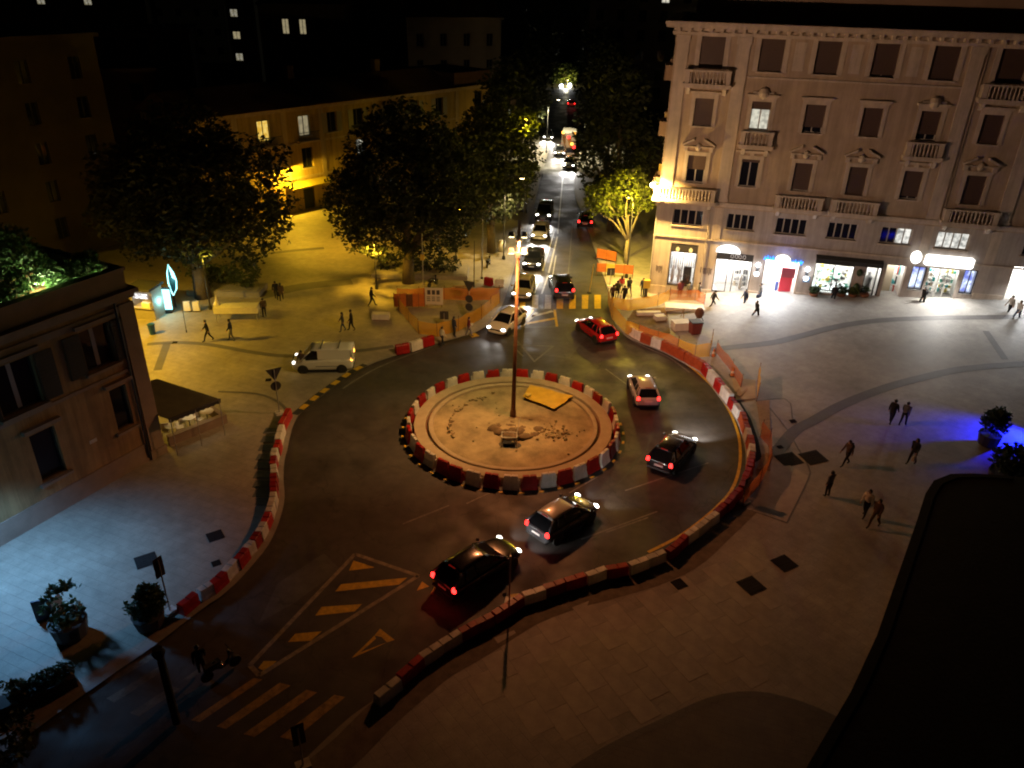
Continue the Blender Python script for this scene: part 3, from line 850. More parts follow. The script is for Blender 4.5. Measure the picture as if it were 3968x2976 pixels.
# ------------------------------------------------------------------ manhole covers and gratings
cv = MB().box(-.5, .5, -.5, .5, 0, .012)
for k in range(5):
    cv.box(-.42, .42, -.4 + k * .18, -.34 + k * .18, .012, .022)
cvm = cv.mesh('iron_cover', M['cover'])
for (p, s, a, lab) in (
    ((13.41, 29.36, 0.01), .95, .5, 'dark square iron cover on the open near pavement, the farther of a close pair'),
    ((11.39, 27.75, 0.00), 1.0, .5, 'dark square iron cover on the open near pavement, the nearer of a close pair'),
    ((8.02, 27.72, 0.00), .6, .5, 'small dark iron cover beside the rough strip on the near pavement'),
    ((16.31, 38.31, 0.17), 1.25, .3, 'dark iron cover next to the curved paving band by the orange netting'),
    ((17.75, 38.41, 0.29), 1.25, .3, 'dark iron cover standing just right of its twin by the curved paving band'),
    ((-14.50, 30.32, 0.00), .75, .6, 'dark iron cover on the bluish lit pavement nearest the red and white barriers'),
    ((-13.76, 28.33, 0.00), .4, .6, 'tiny iron cover on the bluish lit pavement close to the barriers'),
    ((-17.10, 28.40, 0.00), .95, .6, 'large dark iron cover on the bluish lit pavement beside a sign post'),
    ((5.57, 28.00, 0.00), .45, .3, 'small framed drain cover set in the rough strip behind the near barriers'),
    ((27.55, 57.88, 1.14), .7, .2, 'long drain grating in front of the lit flower shop window'),
    ((18.28, 54.56, 0.33), .5, .2, 'small drain cover on the pavement by the yard of building materials'),
    ((32.72, 57.03, 1.61), .45, .2, 'small grey drain cover in front of the pharmacy'),
    ((34.27, 57.46, 1.75), .5, .2, 'little grating farther along in front of the pharmacy display'),
    ((17.85, 42.60, 0.29), .4, .2, 'small dark cover on the curved paving band'),
    ((16.20, 39.68, 0.16), .35, .2, 'small round-edged cover at the tip of the curved paving band'),
    ((-16.65, 46.88, 0.00), .4, .2, 'small cover on yellow lit paving beside the give way sign'),
    ((-25.25, 52.45, 0.00), .35, .2, 'small cover on the dark band of the yellow lit square'),
    ((25.36, 49.59, 0.94), .35, .2, 'tiny cover in the middle of the sloping paved square'),
):
    t = link('manhole_cover', cvm, None, (p[0], p[1], p[2] + .012), a)
    t.scale = (s, s, 1) if 'long' not in lab else (s * 1.6, s * .6, 1)
    t.rotation_euler.y = -math.atan2(zt(p[0] + .3, p[1]) - zt(p[0] - .3, p[1]), .6)
    tag(t, lab, 'manhole cover', 'iron covers in the paving')

# ------------------------------------------------------------------ traffic barriers
def barrier_mesh(name, L, ends, m):
    """plastic water-filled block: wide foot, waist, narrow top with a notch, tapered ends"""
    prof = [(.21, 0), (.21, .13), (.185, .17), (.125, .40), (.10, .86), (.085, .89)] if ends > .05 else [(.22, 0), (.22, .22), (.20, .30), (.19, .6), (.175, .84), (.15, .89)]
    st = []
    hl = L / 2
    mb = MB()
    n = len(prof)
    xs = [-1, -.55, -.5, -.1, -.06, .06, .1, .5, .55, 1]
    vs, fs = [], []
    for xi, x in enumerate(xs):
        for side in (1, -1):
            for y, z in (prof if side == 1 else prof[::-1]):
                tp = ends * z / .89
                zz = z
                if abs(x) <= .06 and z > .8: zz = z - .07
                if .3 < abs(x) < .52 and z < .05: zz = .0
                vs.append((x * (hl - tp), y * side, zz))
    r = 2 * n
    for i in range(len(xs) - 1):
        for k in range(r):
            a, b = i * r + k, i * r + (k + 1) % r
            fs.append((a, b, b + r, a + r))
    fs += [tuple(range(r))[::-1], tuple(range((len(xs) - 1) * r, len(xs) * r))]
    mb.add(vs, fs)
    for sx in (-.32, .32):
        mb.box(sx * L - .09, sx * L + .09, -.216, .216, .02, .10)
    mb.box(-hl - .03, -hl + .05, -.03, .03, .25, .6)
    return mb.mesh(name, m)
bm_r = barrier_mesh('ring_block_red', 0.93, .10, M['red_plastic'])
bm_w = barrier_mesh('ring_block_white', 0.93, .10, M['white_plastic'])
bl_r = barrier_mesh('line_block_red', 1.0, .012, M['red_plastic'])
bl_o = barrier_mesh('line_block_orange', 1.0, .012, M['orange_plastic'])
bl_w = barrier_mesh('line_block_white', 1.0, .012, M['white_plastic'])
IC = Vector((0.13, 41.55))
kinds = 'WRWRWRWRWRWRWRWRWRWRWRWRWRWRWRWRWRWRRWR'  # counter-clockwise from the near side
N = len(kinds)
for i, k in enumerate(kinds):
    a = -PI / 2 - .01 + i * 2 * PI / N + rs.uniform(-.006, .006)
    o = link('plastic_barrier', bm_r if k == 'R' else bm_w, None, (IC.x + 6.42 * math.cos(a), IC.y + 6.42 * math.sin(a), -.1), a + PI / 2 + PI + rs.uniform(-.07, .07))
    o.location.x += rs.uniform(-.05, .05)
    o.location.y += rs.uniform(-.05, .05)
    o.scale.z = .97
    tag(o, ('red' if k == 'R' else 'white') + ' plastic barrier block in the ring round the dirt island', 'barrier', 'barrier blocks ringing the roundabout island')
ORD = 'first second third fourth fifth sixth seventh eighth ninth tenth eleventh twelfth thirteenth fourteenth fifteenth sixteenth seventeenth eighteenth nineteenth twentieth'.split()
COUNT = {}
def run(a, b, col, where, n=None, group=None, zz=0.0, side=-.24, anchor=None, tall=.8):
    a, b = Vector(a), Vector(b)
    L = (b - a).length
    n = n or max(1, round(L / 1.02))
    t = (b - a) / n
    rz = math.atan2(t.y, t.x)
    nn = Vector((-t.y, t.x, 0)).normalized() * side
    me = {'R': bl_r, 'W': bl_w, 'O': bl_o}[col]
    for i in range(n):
        c = a + t * (i + .5) + nn
        o = link('plastic_barrier', me, None, (c.x, c.y, zz + zt(c.x, c.y)), rz + rs.uniform(-.06, .06) + (PI if side > 0 else 0))
        o.location.x += rs.uniform(-.04, .04)
        o.location.y += rs.uniform(-.04, .04)
        o.scale = ((L / n) / 1.02 * .99, 1, rs.uniform(.95, 1.02) * tall)
        cn = {'R': 'red', 'W': 'white', 'O': 'faded orange'}[col]
        if anchor:
            k = COUNT[(cn, where)] = COUNT.get((cn, where), 0) + 1
            tag(o, ORD[k - 1] + ' ' + cn + ' barrier block from ' + anchor + ' ' + where, 'barrier', group)
        else:
            tag(o, cn + ' plastic barrier block ' + where, 'barrier', group)
g = 'barrier blocks along the outer bend of the roundabout'
P = [(8.88, 56.09, 0.00), (9.76, 54.75, 0.00), (10.44, 54.04, 0.00), (11.09, 53.41, 0.00), (12.52, 51.43, 0.00), (13.50, 49.75, 0.01), (13.63, 48.74, 0.01), (13.88, 47.49, 0.02), (14.04, 46.36, 0.03), (14.22, 45.01, 0.04), (14.34, 44.08, 0.04), (14.45, 43.07, 0.05), (14.33, 41.16, 0.04), (14.23, 40.31, 0.04), (14.10, 39.33, 0.03), (13.91, 38.48, 0.02), (13.66, 37.71, 0.01), (13.37, 36.95, 0.00), (12.40, 35.04, 0.00), (10.61, 32.84, 0.00), (8.68, 30.88, 0.00), (7.52, 29.61, 0.00), (5.58, 28.64, 0.00), (4.52, 28.35, 0.00), (3.52, 27.86, 0.00), (1.58, 26.93, 0.00), (0.58, 26.42, 0.00)]
C = 'WOWOORWRWRWOWOWORRRWRWRWRW'
for i, k in enumerate(C):
    w_ = 'along the netting of the outer bend' if i < 18 else 'on the near stretch of the outer bend'
    run(P[i], P[i + 1], k, w_, None, g, side=.24, anchor='the crosswalk', tall=.85 if i < 9 else .68 if i < 18 else .62)
for a, b, k in (((0.56, 26.36, 0.00), (-0.71, 25.21, 0.00), 'R'), ((-0.71, 25.21, 0.00), (-2.09, 24.15, 0.00), 'R'), ((-2.09, 24.15, 0.00), (-3.57, 22.72, 0.00), 'W'), ((-3.57, 22.72, 0.00), (-4.34, 21.66, 0.00), 'R'), ((-4.34, 21.66, 0.00), (-5.09, 20.73, 0.00), 'W')):
    run(a, b, k, 'along the near exit road', None, g, side=.24, anchor='the sign post', tall=.6)
g = 'barrier blocks on the bend by the bluish pavement'
P = [(-13.73, 42.13, 0.00), (-13.62, 40.19, -0.00), (-13.35, 38.48, 0.00), (-13.27, 37.59, 0.00), (-13.13, 36.79, 0.00), (-12.95, 35.96, 0.00), (-12.68, 35.08, -0.00), (-12.42, 34.22, 0.00), (-12.19, 33.40, 0.00), (-12.04, 32.52, 0.00), (-11.97, 31.67, 0.00), (-11.93, 30.78, 0.00), (-11.97, 29.99, 0.00), (-12.08, 29.36, 0.00), (-12.24, 28.79, 0.00), (-12.43, 27.93, 0.00), (-12.68, 27.05, 0.00), (-13.07, 26.22, 0.00), (-13.49, 25.72, 0.00), (-13.91, 24.89, 0.00)]
kk = 'RWRWRWRRWWRWRWRWRWR'
d = 0
for i in range(len(P) - 1):
    run(P[i], P[i + 1], kk[i % len(kk)], 'on the bend by the bluish pavement', 1, g, side=-.24, anchor='the give way sign', tall=.68)
g = 'three barrier blocks at the far kerb'
run((-8.70, 51.67, 0.00), (-7.78, 52.20, 0.00), 'R', 'at the end of a short line near the white van', 1, g, side=-.24)
run((-7.78, 52.20, 0.00), (-7.00, 52.90, 0.00), 'W', 'in the middle of the short line beyond the white van', 1, g, side=-.24)
run((-7.00, 52.90, 0.00), (-6.20, 53.61, 0.00), 'R', 'farthest of the short line beyond the white van', 1, g, side=-.24)
run((-2.59, 66.63, 0.00), (-1.90, 66.20, 0.00), 'R', 'standing alone by the avenue barrier fence', 1, None, side=-.24)
run((-1.82, 66.21, 0.00), (-0.98, 66.27, -0.00), 'W', 'standing alone at the mouth of the avenue', 1, None, side=-.24)

# ------------------------------------------------------------------ roundabout island
isl = thing('roundabout_island', 'round concrete island with bare sandy earth, ringed by barriers', 'island', (IC.x, IC.y, 0))
def ringmesh(r0, r1, z0, z1, n=96):
    mb = MB()
    vs = []
    for k in range(n):
        c, s_ = math.cos(2 * PI * k / n), math.sin(2 * PI * k / n)
        vs += [(r1 * c, r1 * s_, z0), (r1 * c, r1 * s_, z1 - .03), ((r1 - .03) * c, (r1 - .03) * s_, z1), ((r0 + .03) * c, (r0 + .03) * s_, z1), (r0 * c, r0 * s_, z1 - .03), (r0 * c, r0 * s_, z0)]
    fs = []
    for k in range(n):
        for j in range(5):
            a, b = k * 6 + j, ((k + 1) % n) * 6 + j
            fs.append((a, b, b + 1, a + 1))
    return mb.add(vs, fs)
ringmesh(5.42, 6.12, -.1, .36).build('outer_ring', M['concrete'], isl)
ringmesh(4.95, 5.24, -.1, .32).build('inner_lip', M['concrete'], isl)
ringmesh(5.2, 5.46, -.1, .10).build('drain_groove', M['rust'], isl)
mb = MB()
n, rr = 72, 22
vs = [(0, 0, .1)]
fs = []
for i in range(1, rr + 1):
    r = 5.0 * i / rr
    for k in range(n):
        a = 2 * PI * k / n
        x, y = r * math.cos(a), r * math.sin(a)
        z = .13 + .10 * noise.noise((x * .5, y * .5, 1)) + .05 * noise.noise((x * 1.7, y * 1.7, 5)) + .02 * noise.noise((x * 5, y * 5, 9))
        z += .28 * math.exp(-((x - .1) ** 2 + (y + .3) ** 2) / 1.4) - .5 * math.exp(-((x + .15) ** 2 * 1.5 + (y + 1.9) ** 2 * 3))
        vs.append((x, y, z))
for k in range(n):
    fs.append((0, 1 + k, 1 + (k + 1) % n))
for i in range(rr - 1):
    for k in range(n):
        a, b = 1 + i * n + k, 1 + i * n + (k + 1) % n
        fs.append((a, a + n, b + n, b))
mb.add(vs, fs).build('earth', M['sand'], isl, True)
mb = MB()
def blob(mb, cx, cy, cz, rx, ry, rz_, sd, n=10, m_=6):
    vs, fs = [], []
    for i in range(m_ + 1):
        ph = PI * i / m_
        for k in range(n):
            th = 2 * PI * k / n
            q = 1 + .35 * noise.noise((math.sin(ph) * math.cos(th) * 1.5 + sd, math.sin(ph) * math.sin(th) * 1.5, math.cos(ph) * 1.5 + sd * .3))
            vs.append((cx + rx * q * math.sin(ph) * math.cos(th), cy + ry * q * math.sin(ph) * math.sin(th), cz + rz_ * q * math.cos(ph)))
    for i in range(m_):
        for k in range(n):
            a, b = i * n + k, i * n + (k + 1) % n
            fs.append((a, b, b + n, a + n))
    return mb.add(vs, fs)
rd = random.Random(12)
for k in range(46):
    a_, r_ = rd.uniform(0, 2 * PI), abs(rd.gauss(0, .75))
    s_ = rd.uniform(.15, .5)
    blob(mb, r_ * math.cos(a_) * 1.3 - .05, -.9 + r_ * math.sin(a_), .10 + .12 * math.exp(-r_), s_, s_ * rd.uniform(.6, 1), s_ * rd.uniform(.3, .6), k * 1.7, 9, 6)
mb.build('dug_soil', M['dirt'], isl, True)
mb = MB()
for k in range(170):
    a, r = rs.uniform(0, 2 * PI), rs.uniform(.4, 4.7)
    if rs.random() < .5:
        x, y = rs.gauss(2.3, .7), rs.gauss(-.9, .4)
    elif rs.random() < .5:
        a = rs.uniform(2.0, 3.6); r = 3.9 + rs.uniform(-.15, .15); x, y = r * math.cos(a), r * math.sin(a)
    else:
        x, y = r * math.cos(a), r * math.sin(a)
    s_ = rs.uniform(.04, .13)
    blob(mb, x, y, .2, s_, s_ * .8, s_ * .7, k, 6, 4)
st = mb.build('rubble', M['sand'], isl)
st['kind'] = 'stuff'
tp = thing('tarpaulin', 'yellow tarpaulin sheet spread on the earth of the island', 'tarpaulin', (0, 0, 0))
mb = MB()
ca, cb, cc_, cd = [Vector(p) for p in ((0.70, 44.74, 0.00), (1.27, 46.45, 0.00), (4.07, 44.92, 0.00), (2.70, 43.26, 0.00))]
nx, ny = 14, 8
vs = []
for i in range(nx + 1):
    for j in range(ny + 1):
        u, v = i / nx, j / ny
        p = ca * (1 - u) * (1 - v) + cb * (1 - u) * v + cd * u * (1 - v) + cc_ * u * v
        vs.append((p.x, p.y, .40 + .13 * noise.noise((p.x * .9, p.y * .9, 3)) + .05 * noise.noise((p.x * 3, p.y * 3, 8))))
fs = [(i * (ny + 1) + j, (i + 1) * (ny + 1) + j, (i + 1) * (ny + 1) + j + 1, i * (ny + 1) + j + 1) for i in range(nx) for j in range(ny)]
mb.add(vs, fs)
sh = mb.build('sheet', M['tarp'], tp, True)
mb = MB()
blob(mb, ca.x + .35, ca.y + .15, .45, .25, .2, .12, 3, 10, 6)
mb.build('weight_bag', M['bin_yellow'], tp, True)
fr = thing('wire_cage', 'small metal frame over an open pit on the island, beside the pole', 'frame', (-0.08, 39.57, 0.00))
for x in (-.45, .45):
    for y in (-.3, .3):
        MB().tube([(x, y, -.1), (x, y, .62)], .035, 6).build('post', M['frame'], fr)
MB().tube([(-.45, -.3, .6), (.45, -.3, .6), (.45, .3, .6), (-.45, .3, .6), (-.45, -.3, .6)], .035, 6).tube([(.45, .3, .6), (.62, .8, 1.4)], .025, 6).build('rail', M['frame'], fr)
MB().box(-.36, .36, -.24, .24, .1, .14).build('pit_cover', M['roof_dark'], fr)

# yellow reflectors just outside the ring
rm = MB().box(-.16, .16, -.07, .07, 0, .03, 0, .03, .02).mesh('road_stud', M['yellow_paint'])
for i in range(N):
    a = -PI / 2 + PI / N + i * 2 * PI / N
    if 0.45 < a % (2 * PI) < 2.6:
        continue
    o = link('road_stud', rm, None, (IC.x + 6.85 * math.cos(a), IC.y + 6.85 * math.sin(a), -.1), a + PI / 2)
    tag(o, 'yellow road stud outside the ring of barriers round the island', 'road stud', 'yellow studs outside the barrier ring')

# ------------------------------------------------------------------ buildings
def wall_cells(mb, u0, u1, z0, z1, holes, y0, y1, m=0):
    """solid wall slab with rectangular openings"""
    us = sorted({u0, u1, *[min(max(h[0], u0), u1) for h in holes], *[min(max(h[1], u0), u1) for h in holes]})
    zs = sorted({z0, z1, *[min(max(h[2], z0), z1) for h in holes], *[min(max(h[3], z0), z1) for h in holes]})
    rows = []
    for a, b in zip(zs, zs[1:]):
        runs, cur = [], None
        for c, d in zip(us, us[1:]):
            full = not any(h[0] < (c + d) / 2 < h[1] and h[2] < (a + b) / 2 < h[3] for h in holes)
            if full:
                cur = [cur[0], d] if cur else [c, d]
            elif cur:
                runs.append(tuple(cur)); cur = None
        if cur:
            runs.append(tuple(cur))
        if rows and rows[-1][2] == runs:
            rows[-1][1] = b
        else:
            rows.append([a, b, runs])
    for a, b, runs in rows:
        for c, d in runs:
            mb.box(c, d, y0, y1, a, b, m)
    return mb

def fill_window(bld, u0, u1, z0, z1, kind='shutter', depth=.22, frame='frame', split=2, down=1.0, lit='lit_white', sill=True):
    """one window set in an opening: frame with panes, and a shutter or curtain; parts of the building"""
    wdt, hgt = u1 - u0, z1 - z0
    fw = .07
    mb = MB()
    mb.box(u0, u0 + fw, depth, depth + .07, z0, z1).box(u1 - fw, u1, depth, depth + .07, z0, z1)
    mb.box(u0 + fw, u1 - fw, depth, depth + .07, z1 - fw, z1).box(u0 + fw, u1 - fw, depth, depth + .07, z0, z0 + fw)
    for k in range(1, split):
        c = u0 + wdt * k / split
        mb.box(c - .045, c + .045, depth, depth + .07, z0 + fw, z1 - fw)
    f = mb.build('window', M[frame], bld)
    for k in range(split):
        a, b = u0 + wdt * k / split + .05, u0 + wdt * (k + 1) / split - .05
        MB().box(a, b, depth + .03, depth + .05, z0 + fw, z1 - fw).build('pane', M[lit if kind == 'lit' else 'dark_pane'], f)
    if kind == 'shutter' and down > 0:
        zb = z1 - hgt * down
        mb = MB()
        n = max(3, int((z1 - zb) / .16))
        for k in range(n):
            c = zb + (z1 - zb) * k / n
            mb.box(u0 + .01, u1 - .01, depth - .07, depth - .035, c, c + (z1 - zb) / n - .014)
        mb.box(u0 + .01, u1 - .01, depth - .045, depth - .02, zb, z1)
        mb.build('roller_shutter', M['shutter'], f)
    if sill:
        MB().box(u0 - .12, u1 + .12, -.14, depth, z0 - .1, z0 + .0).build('sill', M['stone_pale'], f)
    return f

def surround(mb, u0, u1, z0, z1, wd=.28, proud=.07):
    mb.box(u0 - wd, u0, -proud, 0.0, z0, z1).box(u1, u1 + wd, -proud, 0.0, z0, z1).box(u0 - wd, u1 + wd, -proud - .03, 0.0, z1, z1 + wd)
    return mb

bal_mesh = {}
def balcony(bld, u0, u1, z0, z1, out=.85, m='stone_pale', solid_ends=.35):
    """stone balcony: slab on consoles, top rail, end piers and turned balusters"""
    mb = MB()
    mb.box(u0 - .1, u1 + .1, -out - .1, -.0, z0 - .22, z0)
    mb.box(u0 - .02, u1 + .02, -out - .04, 0, z0 - .34, z0 - .22)
    for c in (u0 + .35, u1 - .35):
        mb.prism([(-.02, z0 - .34), (-out * .8, z0 - .34), (-out * .7, z0 - .5), (-.18, z0 - .85), (-.02, z0 - .9)], c - .14, c + .14, 0, 'x')
    mb.box(u0, u0 + solid_ends, -out, -out + .2, z0, z1).box(u1 - solid_ends, u1, -out, -out + .2, z0, z1)
    mb.box(u0, u0 + .18, -out + .2, 0, z0, z1).box(u1 - .18, u1, -out + .2, 0, z0, z1)
    mb.box(u0 - .05, u1 + .05, -out - .06, -out + .24, z1, z1 + .13)
    b = mb.build('balcony', M[m], bld)
    h = round(z1 - z0, 2)
    if (h, m) not in bal_mesh:
        bal_mesh[(h, m)] = MB().lathe([(.075, 0), (.075, .08), (.05, .12), (.085, h * .32), (.045, h * .62), (.05, h * .8), (.08, h - .06), (.08, h)], 8).mesh('baluster', M[m], True)
    n = max(2, int((u1 - u0 - 2 * solid_ends) / .26))
    for k in range(n):
        x = u0 + solid_ends + (u1 - u0 - 2 * solid_ends) * (k + .5) / n
        link('baluster', bal_mesh[(h, m)], b, (x, -out + .1, z0))
    return b

FC = (11.91, 65.34, 0.00)
pal = thing('corner_palazzo', 'cream stone corner palazzo with balustraded balconies above a row of lit shops', 'building', (FC[0], FC[1], 0), math.radians(-13.5))
# openings (u0, u1, z0, z1)
C4 = [(1.95, 3.75), (6.35, 8.1), (10.4, 12.1), (14.4, 16.1), (18.4, 20.15), (22.8, 24.6)]
C3 = [(2.05, 3.5), (6.4, 7.85), (10.4, 11.85), (14.55, 15.95), (18.6, 20.0), (22.85, 24.25)]
C2 = [(2.05, 3.5), (6.3, 7.7), (10.4, 11.75), (14.5, 15.85), (18.5, 19.85), (22.9, 24.3)]
CM = [(1.4, 3.9), (5.85, 8.1), (9.8, 12.2), (13.85, 16.1), (17.9, 20.2), (22.05, 24.4)]
XR = [(28.3, 30.0), (32.2, 33.9), (36.2, 37.9)]
holes = [(a, b, 18.75, 21.05) for a, b in C4] + [(a, b, 14.5, 16.6) for a, b in C3] + [(a, b, 10.0, 12.2) for a, b in C2] + [(a, b, 6.38, 7.7) for a, b in CM]
for a, b in XR:
    holes += [(a, b, 18.75, 21.05), (a, b, 14.5, 16.6), (a, b, 10.0, 12.2), (a, b, 6.38, 7.7)]
SH = [(1.55, 3.85, .95, 4.75), (5.45, 8.5, .75, 4.35), (9.4, 12.35, .95, 4.1), (13.5, 16.6, 1.85, 4.3), (17.45, 18.75, 1.5, 4.45), (19.0, 20.45, 1.55, 4.65), (20.9, 22.0, 2.75, 4.75), (22.15, 24.5, 2.0, 4.75), (24.75, 25.75, 2.8, 4.85), (28.1, 31.5, 2.2, 5.5)]
holes += SH
UE = 42.0
mb = MB()
wall_cells(mb, 0, UE, 8.1, 21.3, holes, 0, .35)
mb.build('upper_wall', M['stone'], pal)
mb = MB()
wall_cells(mb, 0, UE, -.6, 8.1, holes, 0, .35)
mb.build('base_wall', M['stone_base'], pal)
mb = MB()
mb.box(0, .3, .35, 16, -.6, 21.3).box(.3, UE, 2.9, 16, -.6, 21.3).box(.3, UE, .35, 2.9, 8.2, 8.5).box(UE - .3, UE, .35, 2.9, -.6, 8.2)
mb.box(.3, UE, .35, 2.9, 21.0, 21.3)
mb.build('main_block', M['stone'], pal)
for a, b in ((.15, 1.05), (4.65, 5.6), (20.85, 21.75), (25.75, 26.7)):
    mb = MB()
    mb.box(a, b, -.16, 0, 8.9, 20.6).box(a - .08, b + .08, -.22, 0, 20.6, 21.1).box(a - .06, b + .06, -.2, 0, 8.65, 8.9)
    mb.build('pilaster', M['stone_pale'], pal)
for a, b in ((4.65, 5.6), (20.85, 21.75), (25.75, 26.7)):
    MB().box(a + .12, b - .12, -.06, -.0, 5.44, 8.1).build('lower_pilaster', M['stone_pale'], pal)
mb = MB()
mb.box(-.1, UE, -.28, 0, 8.42, 8.62).box(-.05, UE, -.14, 0, 8.22, 8.42)
mb.build('ledge', M['stone_pale'], pal)
MB().box(-.05, UE, -.12, 0, 5.28, 5.42).build('string_course', M['stone_pale'], pal)
MB().box(5.7, 20.8, -.1, 0, 18.25, 18.38).build('string_course', M['stone_pale'], pal)
for a, b, z in ((-.05, 1.5, .8), (3.9, 5.4, .9), (8.55, 9.35, 1.2), (12.4, 13.45, 1.5), (25.8, 28.0, 3.0)):
    MB().box(a, b, -.08, 0, -.6, z).build('plinth', M['stone_pale'], pal)
mb = MB()
mb.box(-.25, UE, -.3, 0, 21.12, 21.34).box(-.75, UE, -.8, .4, 21.62, 21.85).box(-.85, UE, -.9, .4, 21.85, 22.05).box(-.2, UE, -.16, .35, 21.34, 21.62)
mb.box(-.85, -.0, .4, 14, 21.62, 22.05)
mb.build('cornice', M['stone_pale'], pal)
bk = MB().box(-.11, .11, -.68, -.16, 21.34, 21.62).mesh('cornice_bracket', M['stone_pale'])
for k in range(52):
    link('cornice_bracket', bk, pal, (.2 + k * .8, 0, 0))
mb = MB()
mb.box(1.2, UE, 2.4, 15, 22.05, 27.5)
mb.build('attic_wall', M['attic'], pal)
MB().box(0, UE, .4, 15.9, 21.85, 22.07).build('roof_terrace', M['roof_dark'], pal)
for cols, z0, z1 in ((C4, 18.75, 21.05), (C3, 14.5, 16.6), (C2, 10.0, 12.2)):
    for i, (a, b) in enumerate(cols + XR):
        mb = MB()
        c = (a + b) / 2
        surround(mb, a, b, z0, z1, .3 if z0 < 18 else .36)
        if z0 == 14.5:          # flat hoods, shell keystones over two of them
            mb.box(a - .45, b + .45, -.3, 0, 17.0, 17.14).box(a - .38, b + .38, -.18, 0, 16.91, 17.0)
            if i in (1, 4):
                mb.lathe([(.02, -.5), (.32, -.3), (.42, 0), (.3, .3), (.02, .45)], 10, (c, -.12, 17.25))
                mb.box(c - .8, c + .8, -.22, 0, 17.2, 17.32)
        if z0 == 10.0 and i in (0, 2, 3, 5):   # broken pediments
            for s_ in (-1, 1):
                mb.prism([(c + s_ * 1.25, 12.97), (c + s_ * .4, 13.4), (c + s_ * .4, 13.58), (c + s_ * 1.3, 13.1)] if s_ > 0 else [(c - 1.25, 12.97), (c - 1.3, 13.1), (c - .4, 13.58), (c - .4, 13.4)], -.38, 0, 0, 'y')
                mb.box(c + s_ * 1.0 - .14, c + s_ * 1.0 + .14, -.25, 0, 12.54, 12.85)
            mb.box(a - .5, b + .5, -.3, 0, 12.86, 12.96)
            mb.lathe([(.05, -.3), (.2, -.2), (.26, 0), (.18, .25), (.03, .35)], 8, (c, -.12, 12.85))
        elif z0 == 10.0:
            mb.box(a - .55, b + .55, -.3, 0, 12.72, 12.9)
            mb.box(c - .16, c + .16, -.26, 0, 12.53, 12.72)
        mb.build('window_surround', M['stone_pale'], pal)
for i in (1, 2, 3):     # blind panels between the top windows
    a, b = C4[i][1] + .75, C4[i + 1][0] - .75
    MB().box(a, b, -.035, 0, 18.9, 20.9).build('blind_panel', M['stone_pale'], pal)
for i, (a, b) in enumerate(C4 + XR):
    fill_window(pal, a, b, 18.75, 21.05, 'shutter', sill=i not in (0, 5), down=(1, .97, 1, .93, 1, 1, .8, 1, 1)[i])
for i, (a, b) in enumerate(C3 + XR):
    if i == 1:
        f = fill_window(pal, a, b, 14.5, 16.6, 'lit', lit='lit_white')
        MB().box(a + .01, b - .01, .15, .19, 16.0, 16.6).build('roller_shutter', M['shutter'], f)
    else:
        fill_window(pal, a, b, 14.5, 16.6, 'shutter', down=1.0 if i not in (2, 4) else .8)
for i, (a, b) in enumerate(C2 + XR):
    if i == 1:
        fill_window(pal, a, b, 10.0, 12.2, 'shutter', down=.12)
    elif i == 0:
        fill_window(pal, a, b, 10.0, 12.2, 'shutter', down=.52)
    else:
        fill_window(pal, a, b, 10.0, 12.2, 'shutter', down=(1, 1, .96, 1, .9, 1, 1, .7, 1)[i])
for i, (a, b) in enumerate(CM + XR):
    fill_window(pal, a, b, 6.38, 7.7, 'lit' if i == 5 else 'dark', split=4, lit='lit_office')
    if i == 4:
        c = (a + b) / 2
        MB().box(c + .05, b - .1, .235, .25, 6.45, 7.62).build('lit_blind', M['lit_office'], pal)
balcony(pal, 1.05, 4.5, 17.75, 18.6)
balcony(pal, 22.05, 25.5, 17.75, 18.6)
balcony(pal, 5.9, 8.35, 13.4, 14.3, .6)
balcony(pal, 18.05, 20.65, 13.4, 14.3, .6)
balcony(pal, -.35, 4.6, 8.75, 9.6, 1.0)
balcony(pal, 9.35, 12.95, 8.75, 9.6)
balcony(pal, 13.65, 17.1, 8.75, 9.6)
balcony(pal, 21.9, 25.7, 8.75, 9.6)
# balconies on the avenue side
for z in (8.7, 13.3, 17.7):
    for y in (2.5, 8.0):
        mb = MB()
        mb.box(-.7, 0, y, y + 2.6, z - .2, z).box(-.7, -.58, y + .1, y + 2.5, z, z + .95).box(-.7, 0, y, y + .1, z, z + .95).box(-.7, 0, y + 2.5, y + 2.6, z, z + .95)
        mb.build('side_balcony', M['attic'], pal)

